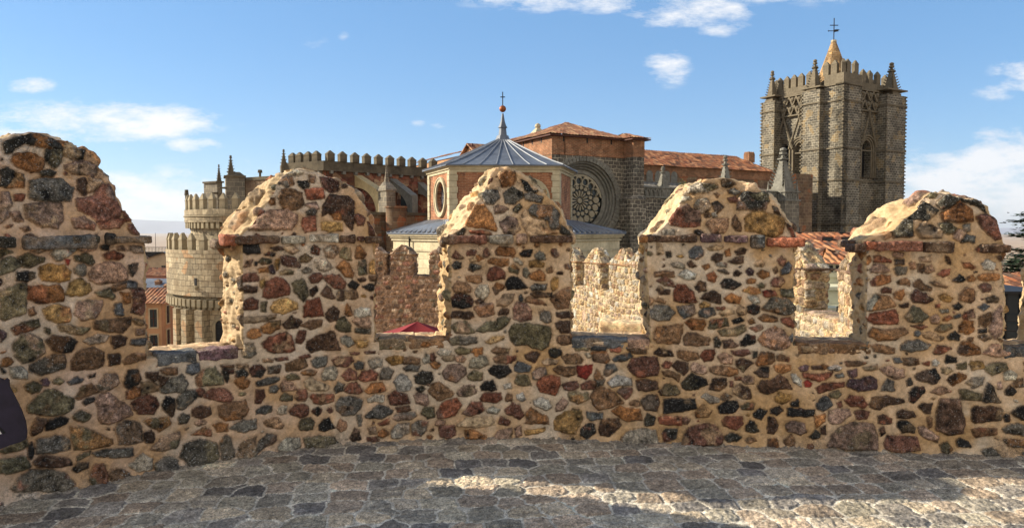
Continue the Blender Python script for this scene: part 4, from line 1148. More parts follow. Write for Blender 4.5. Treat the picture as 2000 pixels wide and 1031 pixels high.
# weathering: rain streaks below the ledges, grime near the paving, darker crust on the caps
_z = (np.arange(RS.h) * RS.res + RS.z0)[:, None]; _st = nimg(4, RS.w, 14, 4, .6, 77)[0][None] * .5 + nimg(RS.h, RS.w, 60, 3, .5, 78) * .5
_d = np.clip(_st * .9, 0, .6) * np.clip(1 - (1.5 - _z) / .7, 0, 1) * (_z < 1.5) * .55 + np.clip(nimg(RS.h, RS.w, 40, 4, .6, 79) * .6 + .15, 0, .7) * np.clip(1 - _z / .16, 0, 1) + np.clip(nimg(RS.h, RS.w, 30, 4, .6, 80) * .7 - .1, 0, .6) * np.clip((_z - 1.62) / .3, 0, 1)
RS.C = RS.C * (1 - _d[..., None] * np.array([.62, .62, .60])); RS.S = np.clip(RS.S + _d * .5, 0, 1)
_p = np.clip(nimg(RS.h, RS.w, 110, 4, .55, 81) * .9 - .15, 0, .5)[..., None] * (1 - RS.K[..., None]); RS.C = RS.C * (1 - _p) + np.array(S(214, 204, 186)) * _p
# flank / thickness masonry
RF = Raster(-1.0, 3.0, -.1, 2.4, .006, 7, ((194, 170, 134), (178, 150, 110)), k=1.5)
RF.scatter(80, .12, .20, 'obatbte'); RF.scatter(330, .06, .12, 'opabtberg'); RF.scatter(300, .03, .05, 'opatlbr')
RF.H *= .75

def surf_mesh(name, U, V_, mat, parent, pos, wrap=False, **tags):
    pass
def grid_faces(nr, nc, wrap=False):
    i = np.arange(nr - 1)[:, None] * nc; j = np.arange(nc if wrap else nc - 1)[None]; j2 = (j + 1) % nc
    return np.stack([(i + j), (i + j2), (i + nc + j2), (i + nc + j)], -1).reshape(-1, 4)
def grid_normals(P, wrap):
    if wrap: du = np.roll(P, -1, 1) - np.roll(P, 1, 1)
    else: du = np.gradient(P, axis=1)
    dv = np.gradient(P, axis=0); n = np.cross(du, dv); n /= np.linalg.norm(n, axis=2, keepdims=True) + 1e-9; return n
def smooth_ring(A, k, wrap=True):
    o = A.copy()
    for _ in range(k): o = (np.roll(o, 1, 1) + 2 * o + np.roll(o, -1, 1)) / 4
    return o
def lump(P, seed, sc_, amp):
    """continuous pseudo-noise at 3D points from a few rotated sine products"""
    r = np.random.default_rng(seed); out = np.zeros(P.shape[:-1])
    for o in range(5):
        k = sc_ * 2 ** (o * .9)
        for _ in range(3):
            a, b = r.standard_normal(3), r.standard_normal(3); a *= k / np.linalg.norm(a); b *= k / np.linalg.norm(b)
            out += np.sin(P @ a + r.uniform(0, 6.3)) * np.sin(P @ b + r.uniform(0, 6.3)) * amp * .55 ** o
    return out
def build_merlon(curve, rs, rf, Lp, Rp, zb, dl, dr, seed, name, mat, parent, step=.0055, T=WT, off=.10, k=1.0, ragged=1.0, fstep=.012, hip=0., **tags):
    """Lp/Rp: (s,z) silhouettes bottom to top; body straight up to the ledge then a hipped cap. dl/dr: splay of the back corners"""
    Lp, Rp = np.array(Lp, float), np.array(Rp, float); ztop = max(Lp[-1, 1], Rp[-1, 1]); zl = 1.53 if k == 1.0 else tags.pop('zl')
    tags.pop('zl', None)
    # rows equally spaced along the longer silhouette
    zz = [zb]; 
    while zz[-1] < ztop - .004 * k:
        z = zz[-1]; sl = abs(np.interp(z + .01, Lp[:, 1], Lp[:, 0]) - np.interp(z, Lp[:, 1], Lp[:, 0])) / .01; zz.append(z + step / math.sqrt(1 + min(sl, 3) ** 2))
    zz = np.array(zz); nr = len(zz)
    sl = np.interp(zz, Lp[:, 1], Lp[:, 0]); sr = np.interp(zz, Rp[:, 1], Rp[:, 0])
    t = np.clip((zz - zl) / (ztop - zl), 0, 1); f0 = off * t ** 1.3; f1 = T - off * 1.1 * t ** 1.3
    cl = 1 - .5 * t; cr = 1 - .75 * t; hp = hip * np.clip(t * 5, 0, 1) * np.clip((1 - t) * 3, 0, 1); slf = sl + hp
    nf = int((sr - sl).max() / step) + 2; nl = max(int(T / fstep), 6); nb = max(int((sr - sl).max() / (fstep * 2.5)), 8); nrr = max(int(T / (fstep * 1.4)), 5)
    fr = np.linspace(0, 1, nf); b_ = np.linspace(0, 1, nb + 2)[1:-1]; lf = np.linspace(0, 1, nl); rr = np.linspace(0, 1, nrr)[:]
    SL, SR, F0, F1 = sl[:, None], sr[:, None], f0[:, None], f1[:, None]; BL, BR = SL + dl * cl[:, None], SR + dr * cr[:, None]
    SFL = slf[:, None]; s_ = np.concatenate([SFL + (SR - SFL) * fr, SR + (BR - SR) * rr[1:], BR + (BL - BR) * b_, BL + (SFL - BL) * lf[:-1]], 1)
    w_ = np.concatenate([F0 + 0 * fr, F0 + (F1 - F0) * rr[1:], F1 + 0 * b_, F1 + (F0 - F1) * lf[:-1]], 1)
    # soften the arrises (a little more towards the top)
    s2 = smooth_ring(s_, 6); w2 = smooth_ring(w_, 6); x, y = curve.ev(s2, w2); P = np.stack([x, y, np.repeat(zz[:, None], x.shape[1], 1)], 2)
    Nn = -grid_normals(P, True); 
    # orient outwards
    cen = P.mean(1, keepdims=True); 
    if ((P - cen) * Nn).sum(2).mean() < 0: Nn = -Nn
    nc = P.shape[1]; idx = np.arange(nc); front = ((idx > 1) & (idx < nf - 2)).astype(float); wf = np.repeat(smooth_ring(front[None], 3), nr, 0)
    hF, cF, mF = rs.get(s2, P[..., 2]); hS, cS, mS = rf.get(.2 + w2 + seed * .37 % 1.5 + 0 * s2, P[..., 2] * 1.0 + (seed * .13 % .3)); hB, cB, mB = rf.get((s2 * .8 + 5 + seed * .7) % 2.6, P[..., 2])
    back = ((idx >= nf + nrr - 1) & (idx < nf + nrr - 1 + nb)).astype(float)[None]
    hS = hS * (1 - back) + hB * back; cS = cS * (1 - back)[..., None] + cB * back[..., None]; mS = mS * (1 - back) + mB * back
    h = hF * wf + hS * (1 - wf); c = np.where((wf > .5)[..., None], cF, cS); m = np.where(wf > .5, mF, mS)
    h += lump(P / k, seed, 9, .006 * k) * (.35 + .65 * (1 - wf)) * ragged + (1 - wf) * lump(P / k, seed + 50, 28, .006 * k) * ragged
    h += t[:, None] * (lump(P / k, seed + 9, 16, .008 * k) + lump(P / k, seed + 19, 40, .005 * k)) * ragged
    h[0] *= wf[0]          # the foot of the front meets the parapet face exactly
    P = P + Nn * h[..., None]; P[0, :, 2] -= .03 * k * (1 - wf[0]) ; 
    V = P.reshape(-1, 3); Q = grid_faces(nr, nc, True); top = P[-1].mean(0); V = np.r_[V, top[None] + [[0, 0, .006 * k]]]; a = (nr - 1) * nc + idx; b = (nr - 1) * nc + (idx + 1) % nc
    Q = np.r_[Q, np.stack([a, b, np.full(nc, len(V) - 1), np.full(nc, len(V) - 1)], 1)[:, [0, 1, 2, 2]]]
    # keep triangles as real triangles: split into two meshes lists
    C = np.r_[c.reshape(-1, 3), c[-1].mean(0)[None]]; Mk = np.r_[m.ravel(), m[-1].mean()]
    quads = Q[:-nc]; tris = Q[-nc:, :3]
    me = D.meshes.new(name); me.vertices.add(len(V)); me.vertices.foreach_set('co', V.astype(np.float32).ravel()); nl_ = quads.size + tris.size
    me.loops.add(nl_); me.loops.foreach_set('vertex_index', np.r_[quads.ravel(), tris.ravel()].astype(np.int32)); me.polygons.add(len(quads) + len(tris))
    me.polygons.foreach_set('loop_start', np.r_[np.arange(len(quads)) * 4, len(quads) * 4 + np.arange(len(tris)) * 3].astype(np.int32))
    me.polygons.foreach_set('loop_total', np.r_[np.full(len(quads), 4), np.full(len(tris), 3)].astype(np.int32)); me.update(calc_edges=True)
    at_ = me.color_attributes.new('Col', 'FLOAT_COLOR', 'POINT'); cc = np.ones((len(V), 4), np.float32); cc[:, :3] = C; cc[:, 3] = Mk; at_.data.foreach_set('color', cc.ravel())
    me.polygons.foreach_set('use_smooth', np.full(len(me.polygons), True)); return link(name, me, mat, parent, **tags)
def rock_slab(name, curve, s0, s1, w0, w1, z0, z1, key, seed, k=1.0, tilt=0., rough=1.0, step=.006, lighten=None):
    """one weathered slab lying along the wall: a displaced rounded bar (returns V,Q,C,M)"""
    r = np.random.default_rng(seed); L, Wd, H = s1 - s0, w1 - w0, z1 - z0; nu = max(int(L / step), 6); nz_ = max(int(H / step), 4); nw = max(int(Wd / (step * 2.5)), 5)
    a = np.linspace(-1, 1, nz_); b = np.linspace(-1, 1, nw)
    ring = [(-1, z) for z in a] + [(w, 1) for w in b[1:]] + [(1, z) for z in a[::-1][1:]] + [(w, -1) for w in b[::-1][1:-1]]; ring = np.array(ring, float)
    cy, cz = ring[:, 0] * Wd / 2, ring[:, 1] * H / 2; A = np.stack([cy, cz], 1)
    for _ in range(2): A = (np.roll(A, 1, 0) + 2 * A + np.roll(A, -1, 0)) / 4
    us = np.linspace(0, 1, nu); tp = np.minimum(1, np.minimum(us, 1 - us) * L / (.012 * k) + .25) ** .5
    wv = nimg(4, nu, 18, 4, .6, seed)[0] * .16 + 1
    s_ = (s0 + L * us)[:, None] + 0 * cy; w_ = (w0 + w1) / 2 + A[:, 0][None] * tp[:, None]; z_ = (z0 + z1) / 2 + A[:, 1][None] * (tp * wv)[:, None] + tilt * (us - .5)[:, None]
    x, y = curve.ev(s_, w_); P = np.stack([x, y, z_], 2); cen = P.mean(1, keepdims=True); Nn = P - cen; Nn /= np.linalg.norm(Nn, axis=2, keepdims=True) + 1e-9
    P = P + Nn * (lump(P / k, seed, 22, .0042 * k * rough) + lump(P / k, seed + 3, 90, .0016 * k * rough))[..., None]; nc = P.shape[1]
    V = np.r_[P.reshape(-1, 3), P[0].mean(0)[None], P[-1].mean(0)[None]]; Q = grid_faces(nu, nc, True)[:, ::-1]; i = np.arange(nc); j = (i + 1) % nc
    n0 = len(V) - 2; T = np.r_[np.stack([i, j, np.full(nc, n0)], 1), np.stack([(nu - 1) * nc + j, (nu - 1) * nc + i, np.full(nc, n0 + 1)], 1)]
    base = np.array(S(*PAL[key][:3])) * r.uniform(.85, 1.15) * (lighten or 1); v = 1 + lump(V / k, seed + 7, 30, .22); C = np.clip(base[None] * v[:, None], .008, .8)
    mix = np.clip(lump(V / k, seed + 8, 14, .5) - .05, 0, .75)[:, None]; C = C * (1 - mix) + np.array(S(140, 118, 94)) * mix
    return V, Q, T, C, np.full(len(V), PAL[key][3])
def slabs_mesh(name, items, mat, parent, **tags):
    V = []; Q = []; T = []; C = []; Mk = []; o = 0
    for (v_, q_, t_, c_, m_) in items: V.append(v_); Q.append(q_ + o); T.append(t_ + o); C.append(c_); Mk.append(m_); o += len(v_)
    V, Q, T, C, Mk = map(np.concatenate, (V, Q, T, C, Mk)); me = D.meshes.new(name); me.vertices.add(len(V)); me.vertices.foreach_set('co', V.astype(np.float32).ravel())
    me.loops.add(Q.size + T.size); me.loops.foreach_set('vertex_index', np.r_[Q.ravel(), T.ravel()].astype(np.int32)); me.polygons.add(len(Q) + len(T))
    me.polygons.foreach_set('loop_start', np.r_[np.arange(len(Q)) * 4, len(Q) * 4 + np.arange(len(T)) * 3].astype(np.int32)); me.polygons.foreach_set('loop_total', np.r_[np.full(len(Q), 4), np.full(len(T), 3)].astype(np.int32))
    me.update(calc_edges=True); a = me.color_attributes.new('Col', 'FLOAT_COLOR', 'POINT'); cc = np.ones((len(V), 4), np.float32); cc[:, :3] = C; cc[:, 3] = Mk; a.data.foreach_set('color', cc.ravel())
    me.polygons.foreach_set('use_smooth', np.full(len(me.polygons), True)); return link(name, me, mat, parent, **tags)

wall = empty('battlement_wall', (0, 5.6, 0), 0, 'rubble stone parapet with large rounded merlons facing the paved walkway', 'battlement wall')
INV = (0, -5.6, 0)
def attach(o): o.location = INV; return o
ZS = .762
def parapet():
    s = np.arange(-4.95, 5.85, .0056); zf = np.arange(-.06, ZS + .001, .0056); zf[-1] = ZS
    wt = np.linspace(0, WT + .02, 34)[1:]; zo = np.array([.7, .4, 0, -.6, -2, -5, -12.])
    prof = [(0, z) for z in zf] + [(w_, ZS) for w_ in wt] + [(WT + .02 + (.75 - z) * .02, z) for z in zo]; prof = np.array(prof)
    SS = np.repeat(s[None], len(prof), 0); WW = np.repeat(prof[:, :1], len(s), 1); ZZ = np.repeat(prof[:, 1:], len(s), 1)
    h, c, m = RS.get(SS, ZZ); nf = len(zf); ht, ct, mt = RF.get((SS * .7 + 5) % 2.6, WW + .3 + (SS * .0))
    top = (np.arange(len(prof)) >= nf)[:, None]; top2 = (np.arange(len(prof)) >= nf + len(wt))[:, None]
    H = np.where(top, ht * .8, h); C = np.where(top[..., None], ct, c); Mk = np.where(top, mt, m)
    # broad unevenness of the old wall
    foot = np.clip(1 - ZZ / .10, 0, 1) * (~top)
    W2 = WW - np.where(top, 0, H) + np.where(top2, H, 0) - foot ** 2 * .03; Z2 = ZZ + np.where(top & ~top2, H * np.clip(WW / .03, 0, 1), 0)
    x, y = NC.ev(SS, W2); P = np.stack([x, y, Z2], 2)
    # dirt and lichen low on the wall
    me = np_mesh('parapet', P.reshape(-1, 3), grid_faces(len(prof), len(s))[:, ::1], C.reshape(-1, 3), Mk.ravel())
    return attach(link('parapet', me, M['rubble'], wall))
parapet()
# merlon silhouettes traced in wall coordinates (metres along the wall, height)
MER = [
 ('M1', [(-4.02, ZS), (-4.02, 1.53), (-3.95, 1.7), (-3.80, 1.86), (-3.62, 2.0), (-3.42, 2.09), (-3.25, 2.155), (-3.16, 2.19)],
        [(-2.568, ZS), (-2.565, 1.50), (-2.605, 1.60), (-2.665, 1.72), (-2.71, 1.84), (-2.745, 1.93), (-2.80, 2.0), (-2.84, 2.06), (-2.90, 2.10), (-2.98, 2.155), (-3.06, 2.188)], 0, .05, 0),
 ('M2', [(-1.968, ZS), (-1.958, 1.13), (-1.958, 1.50), (-1.985, 1.56), (-1.965, 1.63), (-1.915, 1.71), (-1.84, 1.80), (-1.765, 1.92), (-1.69, 1.99), (-1.60, 2.035)],
        [(-1.030, ZS), (-1.025, 1.49), (-1.01, 1.54), (-1.055, 1.64), (-1.10, 1.79), (-1.165, 1.90), (-1.29, 1.98), (-1.42, 2.028), (-1.54, 2.045)], -.085, -.01, .07),
 ('M3', [(-.472, ZS), (-.466, 1.17), (-.462, 1.49), (-.475, 1.55), (-.425, 1.65), (-.375, 1.735), (-.33, 1.815), (-.255, 1.91), (-.185, 2.005), (-.12, 2.075)],
        [(.447, ZS), (.444, 1.49), (.455, 1.54), (.435, 1.61), (.37, 1.75), (.315, 1.81), (.235, 1.88), (.135, 1.98), (.02, 2.045), (-.05, 2.08)], -.10, -.02, .06),
 ('M4', [(1.045, ZS), (1.012, 1.18), (1.006, 1.49), (1.0, 1.55), (1.06, 1.64), (1.14, 1.72), (1.18, 1.81), (1.24, 1.88), (1.30, 1.93), (1.42, 1.965)],
        [(2.072, ZS), (2.065, 1.49), (2.08, 1.54), (2.05, 1.64), (2.0, 1.72), (1.95, 1.80), (1.89, 1.85), (1.80, 1.92), (1.64, 1.97), (1.54, 1.98)], -.045, .06, .07),
 ('M5', [(2.563, ZS), (2.560, 1.05), (2.552, 1.45), (2.515, 1.52), (2.55, 1.61), (2.62, 1.675), (2.73, 1.765), (2.85, 1.815), (2.95, 1.85), (3.06, 1.86)],
        [(3.475, ZS), (3.485, 1.06), (3.462, 1.35), (3.468, 1.49), (3.45, 1.56), (3.43, 1.68), (3.37, 1.765), (3.25, 1.83), (3.14, 1.865)], .01, .14, .20),
 ('M6', [(3.93, ZS), (3.92, 1.1), (3.93, 1.34), (3.97, 1.42), (4.0, 1.52), (4.06, 1.64), (4.12, 1.76), (4.22, 1.86), (4.35, 1.93)],
        [(4.85, ZS), (4.85, 1.5), (4.80, 1.65), (4.70, 1.80), (4.55, 1.92), (4.45, 1.94)], -.15, .1, .05)]
LEDGE = {   # (s0, s1, z0, z1, colour, protrusion)
 'M1': [(-4.06, -3.64, 1.50, 1.565, 'n', .05), (-3.62, -3.36, 1.495, 1.575, 'k', .045), (-3.365, -3.27, 1.50, 1.56, 'c', .05), (-3.24, -2.84, 1.485, 1.568, 's', .05), (-2.99, -2.83, 1.52, 1.565, 'c', .06), (-2.80, -2.735, 1.51, 1.575, 'k', .05), (-2.76, -2.53, 1.518, 1.563, 'k', .07)],
 'M2': [(-2.09, -1.99, 1.50, 1.565, 'r', .05), (-2.02, -1.70, 1.505, 1.565, 'n', .05), (-1.695, -1.52, 1.505, 1.558, 'l', .045), (-1.50, -1.285, 1.515, 1.57, 'w', .045), (-1.283, -1.165, 1.51, 1.565, 'n', .05), (-1.16, -1.10, 1.515, 1.56, 'm', .045), (-1.10, -.97, 1.505, 1.555, 'n', .06)],
 'M3': [(-.53, -.47, 1.50, 1.55, 'n', .06), (-.49, -.185, 1.50, 1.565, 'm', .055), (-.175, .012, 1.50, 1.56, 'l', .05), (.03, .12, 1.50, 1.57, 'p', .04), (.135, .46, 1.505, 1.562, 'n', .055)],
 'M4': [(.955, 1.02, 1.51, 1.56, 'a', .07), (1.0, 1.375, 1.515, 1.565, 'n', .055), (1.395, 1.55, 1.515, 1.57, 'u', .045), (1.565, 1.735, 1.51, 1.562, 'u', .045), (1.75, 1.855, 1.475, 1.565, 's', .04), (1.865, 2.13, 1.485, 1.545, 'r', .06)],
 'M5': [(2.45, 2.545, 1.445, 1.505, 'n', .06), (2.53, 2.62, 1.46, 1.52, 'r', .055), (2.60, 2.92, 1.455, 1.52, 'm', .055), (2.925, 3.13, 1.445, 1.52, 'n', .05), (3.30, 3.50, 1.445, 1.50, 'n', .055)],
 'M6': [(4.0, 4.3, 1.46, 1.52, 'n', .04), (4.32, 4.85, 1.46, 1.52, 'n', .05)]}
MLAB = {'M1': 'tallest merlon at the left with a blackened rounded top', 'M2': 'merlon with a broad cap and a sunlit left edge', 'M3': 'narrow pointed merlon before the octagonal chapel',
        'M4': 'merlon with a brick red stone in its cap', 'M5': 'merlon with a sunlit sloping left shoulder', 'M6': 'merlon mostly cut off by the frame'}
for i, (nm, Lp, Rp, dl, dr, hip_) in enumerate(MER):
    o = attach(build_merlon(NC, RS, RF, Lp, Rp, ZS, dl, dr, 11 + i * 7, 'merlon', M['rubble'], wall, hip=hip_, label=MLAB[nm]))
    its = []
    for j, (a, b, z0, z1, k_, pr) in enumerate(LEDGE[nm]): its.append(rock_slab('l', NC, a, b, -pr, .16, z0, z1, k_, 300 + i * 20 + j, rough=1.3))
    its.append(rock_slab('l', NC, LEDGE[nm][0][0] + (.02 if dl > -.06 else -.02), LEDGE[nm][-1][1] - .03, .12, WT + .05, 1.47, 1.53, 'n', 390 + i, rough=1.3, step=.012))
    slabs_mesh('ledge', its, M['rubble'], o)
COP = [(-2.60, -1.93, [(-2.50, -2.27, 's'), (-2.245, -2.0, 'u')]), (-1.05, -.44, [(-1.0, -.81, 'e'), (-.775, -.52, 'b')]), (.43, 1.06, [(.46, .87, 's'), (.875, 1.03, 'p')]), (2.05, 2.58, [(2.10, 2.30, 'b'), (2.315, 2.60, 'b')]), (3.45, 3.83, [(3.50, 3.80, 's')])]
for i, (a, b, sl) in enumerate(COP):
    its = [rock_slab('c', NC, p - .012, q + .012, -.006, .17, ZS - .058, ZS + .022, k_, 500 + i * 9 + j, rough=.8, lighten=1.0) for j, (p, q, k_) in enumerate(sl)]
    n = 3 + i % 2
    for j in range(n): its.append(rock_slab('c', NC, a + (b - a) * j / n, a + (b - a) * (j + 1) / n + .01, .14, WT + .03, ZS - .04, ZS + .018, 't', 560 + i * 9 + j, rough=1.0, lighten=1.1))
    attach(slabs_mesh('coping', its, M['rubble'], wall))

# ---------------------------------------------------------------- paved walkway
def voro(X, Y, cell=.175, seed=5, asp=1.15, rot=-.12):
    c, s_ = math.cos(rot), math.sin(rot); U = (X * c - Y * s_) / (cell * asp); V_ = (X * s_ + Y * c) / cell
    wob = np.sin(X * 1.3 + .7) * .2 + np.sin(X * .9 + Y * 1.1) * .3; V_ = V_ + wob; r = np.random.default_rng(seed); n = 256
    jx, jy = r.uniform(-.32, .32, (n, n)), r.uniform(-.2, .2, (n, n)); row = r.uniform(0, 1, n); iu, iv = np.floor(U).astype(int), np.floor(V_).astype(int)
    best = np.full(X.shape, 9.); sec = best.copy(); bi = np.zeros(X.shape, int); bj = bi.copy(); bx = best.copy(); by = best.copy()
    cells = []
    for dj in (-1, 0, 1):
        for di in (-2, -1, 0, 1, 2):
            j = iv + dj; sh = row[j % n]; i = np.floor(U - sh).astype(int) + di; px_ = i + .5 + sh + jx[j % n, i % n]; py_ = j + .5 + jy[j % n, i % n]
            d = np.maximum(np.abs(px_ - U) * 1.0, np.abs(py_ - V_)) * .8 + np.hypot(px_ - U, py_ - V_) * .2
            nb = d < best; sec = np.where(nb, best, np.minimum(sec, d)); bi = np.where(nb, i, bi); bj = np.where(nb, j, bj); best = np.where(nb, d, best)
    return (sec - best) * cell, bi % n, bj % n
FPAL = np.array([S(*c) for c in [(170, 160, 144), (156, 150, 138), (178, 160, 140), (142, 136, 128), (170, 154, 136), (160, 154, 140), (188, 174, 152), (126, 122, 118), (176, 168, 150), (164, 150, 134)]])
def paving(X, Y, seed=5):
    fr = lambda sc_, amp, sd: lump(np.stack([X, Y, 0 * X], -1), sd, sc_, amp)
    e, i, j = voro(X + fr(26, .004, 1), Y + fr(24, .004, 2), seed=seed); r = np.random.default_rng(seed + 1); hh = r.uniform(-.003, .007, (256, 256)); ci = r.integers(0, len(FPAL), (256, 256)); br = r.uniform(.72, 1.25, (256, 256))
    jw = .012
    t = np.clip((e - jw) / .016, 0, 1); t = t * t * (3 - 2 * t); n = fr(18, .0018, 3) + fr(60, .0009, 4) + fr(170, .0006, 14)
    H = t * (.006 + hh[j, i] * .5) + n * (1 + t); C = FPAL[ci[j, i]] * br[j, i][..., None] * np.array([.98, .95, .90]); mc = np.array(S(204, 195, 177))
    tt = np.clip((e - jw * .8) / .006, 0, 1)[..., None]; C = mc * (1 - tt) + C * tt; C = C * (1 + fr(5, .08, 8) + fr(30, .09, 9))[..., None]; return H, np.clip(C, .02, .7), .25 + .5 * t
def walkway():
    s = np.arange(-4.9, 5.8, .0065); r = np.arange(-.02, 2.25, .0065); SS, RR = np.meshgrid(s, r); x, y = NC.ev(SS, -RR); H, C, Mk = paving(x, y)
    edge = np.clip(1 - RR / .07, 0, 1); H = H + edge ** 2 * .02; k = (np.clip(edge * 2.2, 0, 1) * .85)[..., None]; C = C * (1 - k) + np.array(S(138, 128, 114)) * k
    P = np.stack([x, y, H], 2); me = np_mesh('walkway', P.reshape(-1, 3), grid_faces(len(r), len(s))[:, ::-1], C.reshape(-1, 3), Mk.ravel())
    link('walkway', me, M['paving'], kind='structure')
    x = np.arange(-7, 8, .03); y = np.arange(-7, 3.9, .03); X, Y = np.meshgrid(x, y); H, C, Mk = paving(X, Y); P = np.stack([X, Y, H - .034], 2); f = grid_faces(len(y), len(x))
    dist = Y[:-1, :-1].ravel() < np.interp(X[:-1, :-1].ravel(), NC.X, NC.Y) - .4
    me = np_mesh('walkway', P.reshape(-1, 3), f[dist], C.reshape(-1, 3), Mk.ravel()); link('walkway', me, M['paving'], kind='structure')
walkway()
# ================================================================ terrain
def terrain():
    rs = np.r_[np.arange(0, 60, 6), np.geomspace(60, 40000, 60)]; th = np.linspace(0, 2 * math.pi, 97); RR, TT = np.meshgrid(rs, th, indexing='ij'); t = np.clip((RR - 150) / 500, 0, 1); t = t * t * (3 - 2 * t)
    far = np.clip((RR - 1500) / 8000, 0, 1); Z = -12 - 80 * t + far * 60 * (np.sin(TT * 23 + RR * .0006) * .5 + np.sin(TT * 9 + 1)) * .35 - RR * 0
    P = np.stack([RR * np.cos(TT), RR * np.sin(TT), Z], 2); me = np_mesh('ground', P.reshape(-1, 3), grid_faces(len(rs), len(th))); link('ground', me, M['ground'], kind='structure')
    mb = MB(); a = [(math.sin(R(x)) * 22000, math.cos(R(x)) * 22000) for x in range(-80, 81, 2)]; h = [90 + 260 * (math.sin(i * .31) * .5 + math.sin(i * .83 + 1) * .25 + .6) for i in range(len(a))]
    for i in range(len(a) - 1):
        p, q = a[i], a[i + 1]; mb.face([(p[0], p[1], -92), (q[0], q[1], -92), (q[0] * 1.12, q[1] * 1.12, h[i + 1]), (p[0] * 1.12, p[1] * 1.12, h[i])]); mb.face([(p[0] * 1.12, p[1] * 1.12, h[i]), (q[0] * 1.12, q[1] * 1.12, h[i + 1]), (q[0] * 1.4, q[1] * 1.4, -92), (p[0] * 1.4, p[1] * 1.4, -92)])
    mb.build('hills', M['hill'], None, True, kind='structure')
terrain()
def merlon_mesh(w_, t_, h, tip, name='merlon'):
    m = MB(); m.box(-w_ / 2, w_ / 2, -t_ / 2, t_ / 2, 0, h); e = w_ / 2 + .02; f = t_ / 2 + .02
    m.loft([[(-e, -f, h), (e, -f, h), (e, f, h), (-e, f, h)], [(-e, -f, h + .03), (e, -f, h + .03), (e, f, h + .03), (-e, f, h + .03)], [(-e * .12, -f * .3, h + tip), (e * .12, -f * .3, h + tip), (e * .12, f * .3, h + tip), (-e * .12, f * .3, h + tip)]]); return m
def put_copies(proto, parent, places):
    for i, (x, y, z, a) in enumerate(places):
        o = proto if i == 0 else proto.copy()
        if i: col.objects.link(o)
        o.parent = parent; o.location = (x, y, z); o.rotation_euler = (0, 0, a)
def tile_roof(mb, A, B, C_, D_, uw=.24, vh=.38, h=.05, eave=.0):
    """pantile slope: eave A->B, ridge D->C (C and D may coincide). Rolls run down the slope, courses overlap"""
    A, B, C_, D_ = map(Vector, (A, B, C_, D_)); L = (B - A).length; ex = (B - A) / L; n = ex.cross(D_ - A if (D_ - A).length > .01 else C_ - A).normalized()
    if n.z < 0: n = -n
    up = n.cross(ex).normalized(); 
    if up.z < 0: up = -up
    Ha = (D_ - A).dot(up); Hb = (C_ - B).dot(up); H = max(Ha, Hb); xd, xc = (D_ - A).dot(ex), (C_ - A).dot(ex)
    du = uw / 4; nu = int(L / du) + 1; nv = max(int(H / (vh / 2)), 2)
    V = []; UV = []; 
    x_lo, x_hi = min(0, xd), max(L, xc); nu = int((x_hi - x_lo) / du) + 1; us = np.linspace(x_lo, x_hi, nu + 1); vs = np.linspace(0, H, nv + 1); U, W = np.meshgrid(us, vs); 
    lo = xd * W / max(Ha, 1e-6); hi = L + (xc - L) * W / max(Hb, 1e-6); X = np.clip(U, np.minimum(lo, hi), hi); 
    frac = (W / vh) % 1.0; Z = h * np.abs(np.cos(math.pi * X / uw)) + .03 * (1 - frac) + lump(np.stack([X, W, 0 * X], -1), 3, 3, .012)
    a, e_, u_, n_ = (np.array(q) for q in (A, ex, up, n)); P = a + X[..., None] * e_ + W[..., None] * u_ + Z[..., None] * n_
    b = len(mb.v); mb.v += [tuple(p) for p in P.reshape(-1, 3)]; nc = nu + 1; uvf = np.stack([X, W], -1).reshape(-1, 2)
    for i in range(nv):
        for j in range(nu):
            q = [i * nc + j, i * nc + j + 1, (i + 1) * nc + j + 1, (i + 1) * nc + j]
            if abs(X[i, j + 1] - X[i, j]) < 1e-6 and abs(X[i + 1, j + 1] - X[i + 1, j]) < 1e-6: continue
            mb.f.append(tuple(b + k for k in q)); mb.uv.append([tuple(uvf[k]) for k in q]); mb.m.append(mb.mi)
def pinnacle(mb, x, y, z0, z1, w_, crockets=5, shaft=0.):
    """square pinnacle with crockets up its edges and a knob on top"""
    if shaft: mb.box(x - w_ / 2, x + w_ / 2, y - w_ / 2, y + w_ / 2, z0 - shaft, z0)
    H = z1 - z0; e = w_ / 2; mb.box(x - e, x + e, y - e, y + e, z0, z0 + H * .06)
    mb.frustum(x, y, z0 + H * .06, z0 + H * .86, e * 1.18, e * .16, 4)
    for k in range(crockets):
        t = (k + .5) / crockets; z = z0 + H * (.08 + .72 * t); r = e * 1.12 * (1 - t * .84)
        for a in range(4):
            q = math.pi / 4 + a * math.pi / 2; s_ = w_ * .11 * (1 - .4 * t); mb.obox((x + (r + s_ * .7) * math.cos(q), y + (r + s_ * .7) * math.sin(q), z + s_), (s_ * math.cos(q), s_ * math.sin(q), s_ * .55), (-s_ * .5 * math.sin(q), s_ * .5 * math.cos(q), 0), (0, 0, s_ * .45))
    mb.frustum(x, y, z0 + H * .84, z0 + H * .89, e * .42, e * .42, 6); mb.lathe(x, y, [(e * .15, z0 + H * .89), (e * .36, z0 + H * .93), (e * .32, z0 + H * .97), (.01, z1)], 8)
    mb.frustum(x, y, z0 + H * .72, z0 + H * .75, e * .62, e * .62, 6)

